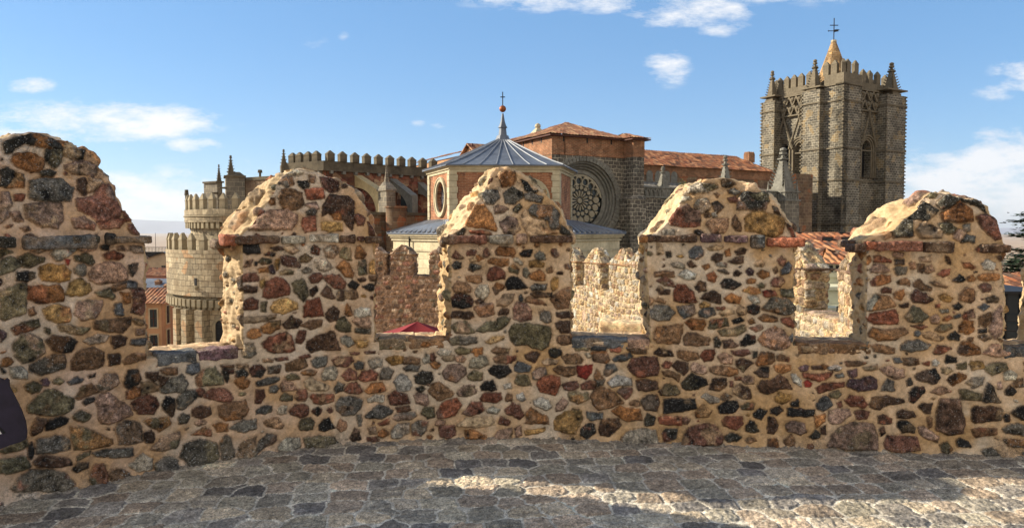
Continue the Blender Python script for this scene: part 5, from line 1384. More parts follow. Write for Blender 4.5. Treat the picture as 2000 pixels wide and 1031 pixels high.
# ================================================================ round bastion of the cathedral apse
bx, by = -14.4, 45.0
bast = empty('round_tower', (bx, by, -12), 0, 'pale stone round tower with two rings of pointed merlons, sunlit, at the left', 'tower')
def pol(r, th, z=0.): a = R(th); return (-r * math.sin(a), -r * math.cos(a), z)     # th from the front towards the left
G = 12.0
def th_of(px, r):      # angle round the bastion of the point seen at px
    th = np.linspace(-40, 74, 2000); a = np.radians(th); return float(np.interp(-px, -(1000 + F * (bx - r * np.sin(a)) / (by - r * np.cos(a))), th))
def drum(r, z0, z1, mat, n=96, name='drum'):
    m = MB(); pl = [pol(r, -360 * i / n)[:2] for i in range(n)]; m.prism(pl, z0 + G, z1 + G, uoff=1); return m.build(name, mat, bast)
drum(6.22, -12, -2.02, M['bastion'], name='base'); drum(6.6, -2.0, .10, M['bastion'], name='drum'); drum(5.25, .12, 2.06, M['bastion'], name='drum')
m = MB()
for th in np.arange(-32, 112, 3.6):
    for k, (r, z, hh) in enumerate(((6.20, -2.62, .22), (6.20, -2.38, .38))):
        p = Vector(pol(r + .12 + k * .1, th + 1.8 * k, z + G)); t = Vector((-math.cos(R(th)), math.sin(R(th)), 0)); o = Vector(pol(1, th)); m.obox(p, t * .13, o * (.16 + .08 * k), (0, 0, .12 if k == 0 else .2))
for th in np.arange(-30, 112, 4.2):
    p = Vector(pol(5.38, th, 1.92 + G)); t = Vector((-math.cos(R(th)), math.sin(R(th)), 0)); m.obox(p, t * .11, Vector(pol(1, th)) * .16, (0, 0, .2))
m.build('corbel_table', M['bastrim'], bast)
def ringwall(r0, r1, z0, z1, name, mat):
    m = MB(); n = 96
    for i in range(n):
        a, b = -360 * i / n, -360 * (i + 1) / n; P = lambda r, t, z: pol(r, t, z + G)
        u0, u1 = R(-a) * r1, R(-b) * r1
        m.face([P(r1, a, z0), P(r1, b, z0), P(r1, b, z1), P(r1, a, z1)], [(u0, z0), (u1, z0), (u1, z1), (u0, z1)]); m.face([P(r0, b, z0), P(r0, a, z0), P(r0, a, z1), P(r0, b, z1)]); m.face([P(r1, a, z1), P(r1, b, z1), P(r0, b, z1), P(r0, a, z1)]); m.face([P(r0, a, z0), P(r0, b, z0), P(r1, b, z0), P(r1, a, z0)])
    m.build(name, mat, bast)
ringwall(6.25, 6.62, .10, .52, 'parapet', M['bastion']); ringwall(5.2, 5.58, 2.07, 2.80, 'parapet', M['bastion']); ringwall(5.3, 5.64, 2.38, 2.44, 'string_course', M['bastrim'])
pr = merlon_mesh(.38, .26, .54, .40).build('merlon', M['bastrim'], bast)
put_copies(pr, bast, [(*pol(6.43, th)[:2], .52 + G, -R(th)) for th in np.arange(-18, 112, 8.0)])
pr = merlon_mesh(.36, .26, .52, .36).build('merlon', M['bastrim'], bast)
put_copies(pr, bast, [(*pol(5.39, th)[:2], 2.80 + G, -R(th)) for th in np.arange(-16, 110, 8.3)])
for th, w_ in [(th_of(q_, 6.6), ww_) for q_, ww_ in ((344, .2), (361, .24), (389, .27), (455, .3), (490, .3), (520, .3))]:
    m = MB(); p = Vector(pol(6.36, th, 0)); t = Vector((-math.cos(R(th)), math.sin(R(th)), 0)); m.obox(p + Vector((0, 0, (-12 - 2.75) / 2 + G)), t * w_, Vector(pol(1, th)) * .42, (0, 0, (12 - 2.75) / 2)); m.build('buttress', M['bastion'], bast)
m = MB(); th = th_of(428, 6.26); p = Vector(pol(6.26, th, 0)); t = Vector((math.cos(R(th)), -math.sin(R(th)), 0)); o = Vector(pol(1, th)); fn = lambda u, z, d: p + t * u + o * (-d) + Vector((0, 0, z + G))
a_in, a_out = arch(0, -4.8, -3.62, .27, .32), arch(0, -4.95, -3.62, .44, .50); ring_mold(m, a_in, a_out, fn, -.10, .05); fr = m.build('window', M['bastrim'], bast)
m = MB(); m.face([fn(u_, z_, -.04) for u_, z_ in a_in]); m.build('dark_opening', M['dark'], fr); m = MB()
for z_ in np.arange(-4.7, -3.4, .17): m.obox(fn(0, z_, -.07), t * .25, o * .012, (0, 0, .014))
m.build('window_bars', M['iron'], fr)
m = MB(); th = th_of(381, 6.6); p = Vector(pol(6.6, th, 0)); t = Vector((math.cos(R(th)), -math.sin(R(th)), 0)); o = Vector(pol(1, th)); m.obox(p + Vector((0, 0, -1.20 + G)), t * .085, o * .03, (0, 0, .2)); sl = m.build('slit', M['dark'], bast)
m = MB(); m.obox(p + o * .06 + Vector((0, 0, -1.52 + G)), t * .16, o * .12, (0, 0, .06)); m.build('sill', M['bastrim'], sl)
m = MB(); p = pol(5.72, 84); m.frustum(p[0], p[1], 2.0 + G, 3.75 + G, .10, .09, 6); m.frustum(p[0], p[1], 3.75 + G, 4.1 + G, .13, .10, 6); m.bar((p[0], p[1], 2.1 + G), (p[0] + .35, p[1], 1.5 + G), .11, .06); m.build('drain_post', M['dkstone'], bast)
m = MB(); m.prism([pol(6.2, -360 * i / 48)[:2] for i in range(48)], .08 + G, .11 + G); m.build('terrace', M['bastrim'], bast)

# ================================================================ cathedral body
c0 = at(1078, 300, 46.0); CF = Frame((c0.x, c0.y), 28)
cath = empty('cathedral', (c0.x, c0.y, -12), R(28), 'grey stone cathedral transept, choir and nave with rose window and tiled roofs', 'cathedral')
zc = lambda z: z + G
def L3(x, z, y=0.): return (x, y, z + G)
xr = CF.ony(1218, 300, 0)[0]; zE = 7.72; zB = 6.45
yl = CF.onx(992, 275, 0)[0]
# rose window opening
rc = CF.ony(1141, 391.5, 0); Ro = (CF.ony(1203, 391, 0)[0] - rc[0]); Ro = max(2.1, min(2.6, Ro)); Rr = 1.70
circ = lambda r, n=48, o=0.: [(rc[0] + r * math.cos(2 * math.pi * (i + o) / n), rc[1] + r * math.sin(2 * math.pi * (i + o) / n)) for i in range(n)]
m = MB(); fn = lambda u_, z_, d: (u_, d, z_ + G)
holes_face(m, [(0, -12), (xr, -12), (xr, zB), (0, zB)], [circ(Ro)], fn, .12)
m.box(.0, xr, .95, 9, 0, zc(zB), False); wl = m.build('transept_wall', M['greyrough'], cath)
m = MB(); m.face([(0, 9, 0), (0, 0, 0), (0, 0, zc(zB)), (0, 9, zc(zB))]); m.face([(-.02, yl, 0), (-.02, -.02, 0), (-.02, -.02, zc(zB)), (-.02, yl, zc(zB))]); m.build('transept_side_wall', M['brownash'], cath)
# stepped recessed mouldings of the rose
m = MB(); st = [(Ro, .0), (Ro - .17, .12), (Ro - .33, .25), (Ro - .49, .38), (Rr + .03, .50)]
for (ra, ya), (rb, yb) in zip(st, st[1:]):
    A, B = circ(ra, 64), circ(rb + .05, 64); Bi = circ(rb, 64)
    for i in range(64):
        j = (i + 1) % 64; m.face([fn(*A[i], yb), fn(*A[j], yb), fn(*B[j], yb), fn(*B[i], yb)]); m.face([fn(*A[i], ya), fn(*A[j], ya), fn(*A[j], yb), fn(*A[i], yb)])
    # roll
    for i in range(64):
        j = (i + 1) % 64; p = [circ(rb + .05 + .035 * math.cos(q), 64) for q in (0, 1.6, 3.14)]
        m.face([fn(*p[0][i], yb), fn(*p[0][j], yb), fn(*p[1][j], yb - .05), fn(*p[1][i], yb - .05)]); m.face([fn(*p[1][i], yb - .05), fn(*p[1][j], yb - .05), fn(*p[2][j], yb), fn(*p[2][i], yb)])
ros = m.build('rose_window', M['greytrim'], cath)
m = MB(); nb = 62
for i in range(nb):
    a0, a1 = 2 * math.pi * (i + .08) / nb, 2 * math.pi * (i + .92) / nb
    for k, (r0, r1, pr_) in enumerate(((Ro + .01, Ro + .20, -.05), (Ro + .22, Ro + .40 + .05 * math.sin(i * 7.3), -.025))):
        q = [(rc[0] + r * math.cos(a), rc[1] + r * math.sin(a)) for r, a in ((r0, a0), (r1, a0), (r1, a1), (r0, a1))]
        m.face([fn(*p_, pr_) for p_ in q][::-1]); 
        for s_ in range(4): m.face([fn(*q[s_], pr_), fn(*q[(s_ + 1) % 4], pr_), fn(*q[(s_ + 1) % 4], .03), fn(*q[s_], .03)])
m.build('voussoirs', M['greytrim'], ros)
m = MB(); hs_ = []
P2 = lambda r, a: (rc[0] + r * math.cos(a), rc[1] + r * math.sin(a))
def hole(r, a, rad, n=12, rad2=None): cx_, cz_ = P2(r, a); return [(cx_ + rad * math.cos(2 * math.pi * k / n), cz_ + rad * math.sin(2 * math.pi * k / n)) for k in range(n)]
hs_.append(hole(0, 0, Rr * .105))
for k in range(16):
    a = 2 * math.pi * k / 16 + .05; da = .115
    hs_.append([P2(Rr * .155, a - da * .6), P2(Rr * .36, a - da * .85), P2(Rr * .405, a), P2(Rr * .36, a + da * .85), P2(Rr * .155, a + da * .6)])
    hs_.append(hole(Rr * .515, a + math.pi / 16, Rr * .078, 10)); hs_.append(hole(Rr * .765, a, Rr * .130, 12)); hs_.append(hole(Rr * .615, a + 0, Rr * .026, 6))
    b = a + math.pi / 16; hs_.append([P2(Rr * .955, b - .085), P2(Rr * .955, b + .085), P2(Rr * .80, b)][::-1])
holes_face(m, circ(Rr + .04, 64), hs_, lambda u_, z_, d: (u_, .50 + d, z_ + G), .16); m.build('tracery', M['tracery'], ros)
m = MB(); m.face([(p_[0], .64, p_[1] + G) for p_ in circ(Rr + .03, 32)]); m.build('dark_glass', M['glassdk'], ros)
# brick storey
m = MB(); m.box(-.04, xr + .02, -.05, 8.6, zc(zB), zc(zE)); m.build('brick_storey', M['brick'], cath)
for px_ in (1100, 1146, 1193):
    x_ = CF.ony(px_, 275, 0)[0]; m = MB(); m.box(x_ - .05, x_ + .05, -.07, 0, zc(zE - .42), zc(zE - .05)); m.build('slit_vent', M['dark'], cath)
for k in range(4): m = MB(); m.box(-.06, 0, yl * (.2 + .2 * k), yl * (.2 + .2 * k) + .1, zc(zE - .4), zc(zE - .05)); m.build('slit_vent', M['dark'], cath)
m = MB(); zs_ = zc(zB)
for k in range(2): x_ = .9 + k * 0; m.box(x_, x_ + .06, -.09, 0, zs_, zc(zE - .05))
m.build('corner_pier', M['brick'], cath)
# buttress at the right of the rose with a brick turret
pbt = 1.0
for pbt in np.arange(.4, 3, .05):
    if CF.ony(1236, 300, -pbt)[0] <= xr: break
xb = CF.ony(1258, 300, -pbt)[0]
m = MB(); m.box(xr, xb, -pbt, 1.4, 0, zc(zB + .02)); zl_ = CF.ony(1240, 390, -pbt)[1]; m.box(xr - .32, xb + .07, -pbt - .14, 1.0, 0, zc(zl_)); m.loft([[(xr - .36, -pbt - .18, zc(zl_)), (xb + .1, -pbt - .18, zc(zl_)), (xb + .1, 1, zc(zl_)), (xr - .36, 1, zc(zl_))], [(xr - .36, -pbt - .18, zc(zl_ + .08)), (xb + .1, -pbt - .18, zc(zl_ + .08)), (xb + .1, 1, zc(zl_ + .08)), (xr - .36, 1, zc(zl_ + .08))], [(xr, -pbt, zc(zl_ + .3)), (xb, -pbt, zc(zl_ + .3)), (xb, 1, zc(zl_ + .3)), (xr, 1, zc(zl_ + .3))]]); m.build('buttress', M['greyrough'], cath)
m = MB(); m.box(xr - .02, xb + .02, -pbt - .02, 2.2, zc(zB + .02), zc(zE - .06)); m.build('turret', M['brick'], cath)
ov = .32; ez = zE - .02; ap = CF.ony(1105, 240, 4.2); rt = MB()
A, B, Rb, Lb, AP = (-ov, -ov, ez), (xr + .2, -ov, ez), (xr + .2, 9.2, ez), (-ov, yl + .3, ez), (ap[0], 4.2, ap[1])
g3 = lambda p_: (p_[0], p_[1], p_[2] + G)
tile_roof(rt, g3(A), g3(B), g3(AP), g3(AP)); tile_roof(rt, g3(Lb), g3(A), g3(AP), g3(AP)); tile_roof(rt, g3(B), g3(Rb), g3(AP), g3(AP)); tile_roof(rt, g3(Rb), g3(Lb), g3(AP), g3(AP))
tx, ty_ = (xr + xb) / 2, -pbt / 2 + .4; e = [(xr - ov, -pbt - ov, ez - .05), (xb + ov, -pbt - ov, ez - .05), (xb + ov, 2.4, ez - .05), (xr - ov, 2.4, ez - .05)]; tp = (tx, .6, ez + .50)
for i in range(4): tile_roof(rt, g3(e[i]), g3(e[(i + 1) % 4]), g3(tp), g3(tp))
rt.build('transept_roof', M['tile'], cath)
m = MB(); m.box(-ov, xr, -ov, 8.8, zc(ez - .09), zc(ez - .01)); m.box(xr - ov, xb + ov, -pbt - ov, 2.4, zc(ez - .14), zc(ez - .06)); m.build('eaves', M['wood'], cath)
# small chimney with a ball behind the ridge
m = MB(); q = CF.ony(1051, 262, 8.3); m.box(q[0] - .35, q[0] + .35, 8, 8.7, zc(q[1] - .6), zc(q[1] + .05)); m.frustum(q[0], 8.35, zc(q[1] + .05), zc(q[1] + .45), .62, .2, 4); m.lathe(q[0], 8.35, [(.12, zc(q[1] + .42)), (.24, zc(q[1] + .55)), (.20, zc(q[1] + .72)), (.05, zc(q[1] + .82))], 10); m.build('chimney', M['creamplain'], cath)
# upper body running back on the left (lit side) with long eave and dormer gable
y2 = CF.onx(812, 322, .8)[0]; z2 = CF.onx(905, 300, .8)[1]
m = MB(); m.box(.8, 6, 8.8, y2, 0, zc(z2 - .1)); m.build('choir_wall', M['ochrewall'], cath)
m = MB(); tile_roof(m, (.4, y2 + .3, zc(z2)), (.4, 8.8, zc(z2)), (4.2, 8.8, zc(z2 + 1.1)), (4.2, y2, zc(z2 + 1.1)), .3, .45, .06)
q = CF.onx(917, 283, .2); tile_roof(m, (.0, q[0] + 1.25, zc(q[1] - .75)), (.0, q[0], zc(q[1])), (3, q[0], zc(q[1])), (3, q[0] + 1.25, zc(q[1] - .75)), .3, .45, .06); m.build('choir_roof', M['tile'], cath)
m = MB(); yq, zq = q; m.loft([[(.25, yq + 1.1, zc(z2 - .1)), (.25, yq - 1.1, zc(z2 - .1)), (.25, yq - 1.1, zc(zq - .65)), (.25, yq, zc(zq - .05)), (.25, yq + 1.1, zc(zq - .7))], [(3, yq + 1.1, zc(z2 - .1)), (3, yq - 1.1, zc(z2 - .1)), (3, yq - 1.1, zc(zq - .65)), (3, yq, zc(zq - .05)), (3, yq + 1.1, zc(zq - .7))]]); gb = m.build('dormer', M['ochrewall'], cath)
m = MB(); m.box(.2, .3, yq - .45, yq + .1, zc(z2), zc(z2 + .5)); m.build('opening', M['wood'], gb)
m = MB()
for s_ in (-1, 1): m.loft([[(-.05, yq, zc(zq + .02)), (-.05, yq, zc(zq + .12)), (3, yq, zc(zq + .12)), (3, yq, zc(zq + .02))], [(-.05, yq + s_ * 1.4, zc(zq - .80)), (-.05, yq + s_ * 1.4, zc(zq - .70)), (3, yq + s_ * 1.4, zc(zq - .70)), (3, yq + s_ * 1.4, zc(zq - .80))]])
m.build('dormer_roof', M['tile'], gb)

# nave with its long tiled roof
yn = 8.0; xa, za = CF.ony(1250, 322, yn); xc_, z_ = CF.ony(1500, 342, yn); zn = 6.95
m = MB(); m.box(xa - 6, xc_ + 6, yn, yn + 8, 0, zc(zn)); m.build('nave_wall', M['brownash'], cath)
m = MB(); m.box(xa - 6, xc_ + 1, yn - .03, yn + .2, zc(zn - .75), zc(zn + .12)); m.face([(xa - 4, yn + 3.55, zc(zn + 1.72)), (xc_ - .4, yn + 3.55, zc(zn + 1.72)), (xc_ + .6, yn + 7.6, zc(zn - .1)), (xa - 4, yn + 7.6, zc(zn - .1))]); m.face([(xc_ + .5, yn, zc(zn)), (xc_ + .5, yn + 7.5, zc(zn)), (xc_ - .35, yn + 3.5, zc(zn + 1.7))]); m.build('nave_brick_band', M['brick'], cath)
m = MB(); tile_roof(m, (xa - 4, yn - .35, zc(zn)), (xc_ + .6, yn - .35, zc(zn - .05)), (xc_ - .4, yn + 3.6, zc(zn + 1.75)), (xa - 4, yn + 3.6, zc(zn + 1.75)), .27, .42, .06); m.build('nave_roof', M['tile2'], cath)
q = CF.ony(1464, 313, yn + 3.6); m = MB(); m.box(q[0] - .38, q[0] + .38, yn + 3.3, yn + 4, zc(zn + 1.2), zc(q[1] + .62)); 
for k in range(3): m.box(q[0] - .36 + k * .28, q[0] - .22 + k * .28, yn + 3.35, yn + 3.95, zc(q[1] + .62), zc(q[1] + .78))
m.build('chimney', M['brick'], cath)
for px_ in (1269, 1286, 1303, 1317):
    x_, zz_ = CF.ony(px_, 345, yn - .05); m = MB(); m.face([(u_, yn - .045, zc(w_)) for u_, w_ in arch(x_, zn - 1.6, zn - .75, .34, .38)]); m.build('blind_arch', M['greytrim'], cath)
# aisle in front of the nave with a carved parapet
ya = 2.2; x0, _ = CF.ony(1252, 370, ya); x1_, _ = CF.ony(1533, 372, ya); zp = 4.75
m = MB(); m.box(x0, x1_, ya, yn, 0, zc(zp - .75)); m.face([(x0, ya + .1, zc(zp)), (x1_, ya + .1, zc(zp)), (x1_, yn, zc(zp + .9)), (x0, yn, zc(zp + .9))]); m.build('aisle_wall', M['greyrough'], cath)
m = MB(); m.box(x0, x1_, ya - .10, ya + .2, zc(zp - .06), zc(zp + .04)); m.box(x0, x1_, ya - .12, ya + .2, zc(zp - .78), zc(zp - .66)); m.box(x0, x1_, ya + .06, ya + .2, zc(zp - .66), zc(zp - .06))
x = x0
while x < x1_ - .5:
    for s_ in (-1, 1): m.strip([(x + .21 + s_ * .20, ya, zc(zp - .66)), (x + .21 + s_ * .19, ya, zc(zp - .38)), (x + .21 + s_ * .11, ya, zc(zp - .2)), (x + .21, ya, zc(zp - .1))], .05, .03, (0, 1, 0))
    x += .42
m.build('arcaded_parapet', M['greytrim'], cath)
for px_, yt, w_, lab in ((1295, 325, .8, 'short crocketed pinnacle beside the rose buttress'), (1417, 303, .95, 'slender crocketed pinnacle above the merlon top'), ):
    x_, zt = CF.ony(px_, yt, ya + .4); m = MB(); pinnacle(m, x_, ya + .4, zc(zp - .1), zc(zt), w_, 6, .8); m.build('pinnacle', M['greytrim'], cath, label=lab)
# big pinnacled pier
x_, zt = CF.ony(1530, 288, ya + .2); xf, _ = CF.ony(1533, 400, ya - .8); xg, _ = CF.ony(1561, 400, ya - .8); pw = (xg - xf)
m = MB(); m.box(xf, xg, ya - .8, ya + 1.2, 0, zc(zp - .75)); m.build('pier', M['greyash'], cath)
m = MB(); m.box(xf - .1, xg + .1, ya - .9, ya + 1.3, zc(zp - .78), zc(zp - .66)); m.box(xf + .05, xg - .05, ya - .75, ya + 1.15, zc(zp - .66), zc(zp - .06)); m.box(xf - .08, xg + .08, ya - .88, ya + 1.28, zc(zp - .06), zc(zp + .04))
for k in range(3):
    for s_ in (-1, 1):
        xx = xf + pw * (k + .5) / 3; m.strip([(xx + s_ * .16, ya - .78, zc(zp - .66)), (xx + s_ * .15, ya - .78, zc(zp - .38)), (xx + s_ * .08, ya - .78, zc(zp - .2)), (xx, ya - .78, zc(zp - .1))], .04, .03, (0, 1, 0))
        yy_ = ya - .6 + 1.7 * (k + .5) / 3; m.strip([(xf - .0, yy_ + s_ * .2, zc(zp - .66)), (xf - .0, yy_ + s_ * .18, zc(zp - .38)), (xf, yy_ + s_ * .1, zc(zp - .2)), (xf, yy_, zc(zp - .1))], .04, .03, (1, 0, 0))
m.build('carved_band', M['greytrim'], cath)
m = MB(); pinnacle(m, (xf + xg) / 2, ya + .2, zc(zp + .02), zc(zt), pw * .92, 10); 
for sx_ in (xf + .12, xg - .12):
    for sy_ in (ya - .65, ya + 1.05): pinnacle(m, sx_, sy_, zc(zp), zc(zp + .9), .22, 3)
m.build('pinnacle', M['greytrim'], cath, label='large crocketed pinnacle on a square pier before the bell tower')

# ---- choir: crenellated apse with flying buttresses
def world_line(P, Q, px):      # point of line PQ (plan) met by the sight line at px
    dx, dy = px_ray(px, 450)[:2]; ex, ey = Q[0] - P[0], Q[1] - P[1]; t = (P[1] * dx - P[0] * dy) / (ex * dy - ey * dx); return (P[0] + ex * t, P[1] + ey * t)
pa, pb, pc = at(566, 320, 47.8), at(636, 320, 46.0), at(850, 330, 51.6); WA, WB, WC = (pa.x, pa.y), (pb.x, pb.y), (pc.x, pc.y); WD = (WA[0] - 2.2, WA[1] + 6); WE = (WC[0] + 1.2, WC[1] + 5)
l2 = lambda p_: CF.loc((p_[0], p_[1], 0))[:2]
plan = [l2(p_) for p_ in (WD, WA, WB, WC, WE)]
zq0, zq1 = 5.42, 6.02
def faces_of(mb, plan, z0, z1, off=0.):
    acc = 0
    for a, b in zip(plan, plan[1:]):
        L = math.hypot(b[0] - a[0], b[1] - a[1]); mb.face([(a[0], a[1], z0), (b[0], b[1], z0), (b[0], b[1], z1), (a[0], a[1], z1)], [(acc, z0), (acc + L, z0), (acc + L, z1), (acc, z1)]); acc += L
m = MB(); m.prism(plan, 0, zc(zq0)); cw = m.build('choir_wall', M['bloodstone'], cath)
def offset_plan(pl, d):
    c_ = (sum(p_[0] for p_ in pl) / len(pl), sum(p_[1] for p_ in pl) / len(pl)); return [(p_[0] + (p_[0] - c_[0]) / math.hypot(p_[0] - c_[0], p_[1] - c_[1]) * d, p_[1] + (p_[1] - c_[1]) / math.hypot(p_[0] - c_[0], p_[1] - c_[1]) * d) for p_ in pl]
m = MB(); m.prism(offset_plan(plan, .28), zc(zq0), zc(zq1)); m.prism(offset_plan(plan, .34), zc(zq0 - .02), zc(zq0 + .08)); m.build('choir_parapet', M['dkstone'], cath)
m = MB(); pl_ = offset_plan(plan, .12)
for a, b in zip(pl_, pl_[1:]):
    L = math.hypot(b[0] - a[0], b[1] - a[1]); n_ = int(L / .85)
    for k in range(n_): t = (k + .5) / n_; m.obox((a[0] + (b[0] - a[0]) * t, a[1] + (b[1] - a[1]) * t, zc(zq0 - .10)), ((b[0] - a[0]) / L * .09, (b[1] - a[1]) / L * .09, 0), ((b[1] - a[1]) / L * .16, -(b[0] - a[0]) / L * .16, 0), (0, 0, .09))
m.build('corbel_table', M['greytrim'], cath)
pr = merlon_mesh(.50, .36, .42, .26).build('merlon', M['dkstone'], cath); pls = []
for (P_, Q_, pxs) in ((WA, WB, (576, 590, 606, 622)), (WB, WC, (645, 669, 693, 716, 739, 761, 783, 804, 825, 845))):
    a_, b_ = l2(P_), l2(Q_); ang = math.atan2(b_[1] - a_[1], b_[0] - a_[0]); nx_, ny_ = math.sin(ang), -math.cos(ang)
    for p_ in pxs: q = l2(world_line(P_, Q_, p_)); pls.append((q[0] + nx_ * .08, q[1] + ny_ * .08, zc(zq1), ang))
put_copies(pr, cath, pls)
m = MB(); q = l2(world_line(WD, WA, 565)); pinnacle(m, plan[1][0] - .35, plan[1][1] + .2, zc(zq1 - .2), zc(zq1 + .95), .42, 4, .5); m.build('pinnacle', M['dkstone'], cath, label='dark pinnacle at the left end of the crenellated choir')
a_, b_ = plan[2], plan[3]; ang = math.atan2(b_[1] - a_[1], b_[0] - a_[0]); tv = Vector((math.cos(ang), math.sin(ang), 0)); nv = Vector((math.sin(ang), -math.cos(ang), 0))
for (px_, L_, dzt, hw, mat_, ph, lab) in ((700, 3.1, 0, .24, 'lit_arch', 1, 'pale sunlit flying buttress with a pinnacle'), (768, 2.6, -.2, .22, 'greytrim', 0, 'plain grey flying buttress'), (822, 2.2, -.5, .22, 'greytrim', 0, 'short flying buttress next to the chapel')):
    q = l2(world_line(WB, WC, px_)); o = Vector((q[0], q[1], 0)); z1_ = 5.05 + dzt * .5; zb_ = 2.7; m = MB()
    top = [(0, z1_ + .12), (L_, z1_ - 1.05 + dzt * .3)]; out = [(L_ + .1, z1_ - 1.05 + dzt * .3), (L_ + .1, zb_)]; arc = []
    Ri = L_ - .42; hz = z1_ - .65 - zb_
    for k in range(9): t = k / 8; arc.append((Ri * math.cos(t * math.pi / 2), zb_ + hz * math.sin(t * math.pi / 2)))
    sh = top + out + arc
    for s_ in (-1, 1): m.face([o + nv * d + tv * (s_ * hw) + Vector((0, 0, zc(z_))) for d, z_ in (sh if s_ < 0 else sh[::-1])])
    for k in range(len(sh)):
        a, b = sh[k], sh[(k + 1) % len(sh)]; m.face([o + nv * a[0] - tv * hw + Vector((0, 0, zc(a[1]))), o + nv * b[0] - tv * hw + Vector((0, 0, zc(b[1]))), o + nv * b[0] + tv * hw + Vector((0, 0, zc(b[1]))), o + nv * a[0] + tv * hw + Vector((0, 0, zc(a[1])))])
    for k in range(6):
        t = (k + .5) / 6; m.obox(o + nv * (L_ * t) + Vector((0, 0, zc(top[0][1] + (top[1][1] - top[0][1]) * t + .04))), tv * (hw + .05), (nv * L_ / 12.5 + Vector((0, 0, (top[1][1] - top[0][1]) / 12.5))), (0, 0, .04))
    fb = m.build('flying_buttress', M[mat_], cath, label=lab)
    if ph:
        m = MB(); c = o + nv * (L_ + .5); zt_ = z1_ - 1.0
        m.obox(c + Vector((0, 0, (zt_ + 2.55) / 2 + G)), tv * .32, nv * .48, (0, 0, (zt_ - 2.55) / 2)); m.build('pier', M['greyash'], fb)
        m = MB(); m.obox(c + Vector((0, 0, zc(zt_ + .04))), tv * .40, nv * .56, (0, 0, .05)); m.loft([[c + tv * (i * .40) + nv * (j * .54) + Vector((0, 0, zc(zt_ + .09))) for i, j in ((-1, -1), (1, -1), (1, 1), (-1, 1))], [c + tv * (i * .17) + nv * (j * .17) + Vector((0, 0, zc(zt_ + .55))) for i, j in ((-1, -1), (1, -1), (1, 1), (-1, 1))]])
        pinnacle(m, c.x, c.y, zc(zt_ + .5), zc(zt_ + 1.75), .30, 7); m.build('pinnacle', M['greyash'], fb)
for (px_, z0_, z1_, hw) in ((672, 3.35, 4.2, .24), (790, 2.9, 4.15, .36)):
    q = l2(world_line(WB, WC, px_)); o = Vector((q[0], q[1], 0)); f2 = lambda u_, z_, d: o + tv * u_ - nv * d + Vector((0, 0, zc(z_)))
    m = MB(); ring_mold(m, arch(0, z0_, z1_, hw, hw * 1.1), arch(0, z0_ - .1, z1_, hw + .30, hw * 1.1 + .32), f2, -.10, .02); wn_ = m.build('window', M['bloodstone'], cath); m = MB(); m.face([f2(u_, z_, -.02) for u_, z_ in arch(0, z0_, z1_, hw, hw * 1.1)]); m.build('dark_glass', M['glassdk'], wn_)
# lower ambulatory terrace in front of the choir
pl2 = [plan[1], plan[2], plan[3]]; lo = [Vector((p_[0], p_[1], 0)) + nv * 3.9 for p_ in (plan[2], plan[3])]
m = MB(); lp = [(plan[1][0] - 1.5, plan[1][1] - 2.0), (lo[0].x - .6, lo[0].y + .4), (lo[0].x + 1.6, lo[0].y + .2), (lo[1].x, lo[1].y), (plan[3][0] + .5, plan[3][1]), (plan[2][0], plan[2][1])]
m.prism(lp, 0, zc(2.55)); m.build('ambulatory', M['brownash'], cath)
m = MB(); m.prism(offset_plan(lp, .10), zc(2.55), zc(2.72)); m.build('coping', M['dkstone'], cath)
q = CF.loc(tuple(at(774, 430, 43.4))); m = MB(); m.prism([(q[0] + .62 * math.cos(2 * math.pi * i / 24), q[1] + .62 * math.sin(2 * math.pi * i / 24)) for i in range(24)], 0, zc(2.95), uoff=1); m.prism([(q[0] + .68 * math.cos(2 * math.pi * i / 24), q[1] + .68 * math.sin(2 * math.pi * i / 24)) for i in range(24)], zc(2.95), zc(3.05)); m.build('stair_turret', M['brownash'], cath)
# grey block with two pinnacles at far left of the choir
for (pxa, pxb, dd, ytop, ypin, nm, w_) in ((441, 478, 50.0, 346, 303, 'main', .62), (424, 434, 51.5, 357, 316, 'slim', .42)):
    P0, P1 = at(pxa, ytop, dd), at(pxb, ytop, dd + .25); q0, q1 = CF.loc(tuple(P0)), CF.loc(tuple(P1)); a_, b_ = Vector((q0[0], q0[1], 0)), Vector((q1[0], q1[1], 0)); t_ = (b_ - a_).normalized(); n_ = Vector((-t_.y, t_.x, 0)); bk = n_ * 1.6 - t_ * .35; zt_ = P0.z
    m = MB(); m.prism([tuple(v_[:2]) for v_ in (a_, b_, b_ + bk, a_ + bk)], 0, zc(zt_)); tb = m.build('buttress_block', M['greyash'], cath)
    m = MB(); m.prism([tuple(v_[:2]) for v_ in (a_ - t_ * .1 - n_ * .1, b_ + t_ * .1 - n_ * .1, b_ + bk + t_ * .1, a_ + bk - t_ * .1)], zc(zt_), zc(zt_ + .12)); pp = a_ + t_ * .28 + n_ * .35
    pinnacle(m, pp.x, pp.y, zc(zt_ + .1), zc(zt_ + (1.55 if nm == 'main' else 1.35)), w_ * .8, 5); 
    if nm == 'main': m.loft([[a_ + Vector((0, 0, zc(zt_ + .12))), b_ + Vector((0, 0, zc(zt_ + .12))), b_ + bk + Vector((0, 0, zc(zt_ + .12))), a_ + bk + Vector((0, 0, zc(zt_ + .12)))], [a_ + t_ * .5 + bk * .3 + Vector((0, 0, zc(zt_ + .4))), b_ - t_ * .3 + bk * .3 + Vector((0, 0, zc(zt_ + .4))), b_ + bk * .7 - t_ * .3 + Vector((0, 0, zc(zt_ + .4))), a_ + bk * .7 + t_ * .5 + Vector((0, 0, zc(zt_ + .4)))]])
    m.build('pinnacle', M['dkstone'], tb)
    q = a_ - t_ * .25 + Vector((0, 0, zc(zt_ - .75))); m = MB(); m.bar(q + t_ * .3, q - t_ * .15, .09, .05); m.build('gargoyle', M['dkstone'], tb)
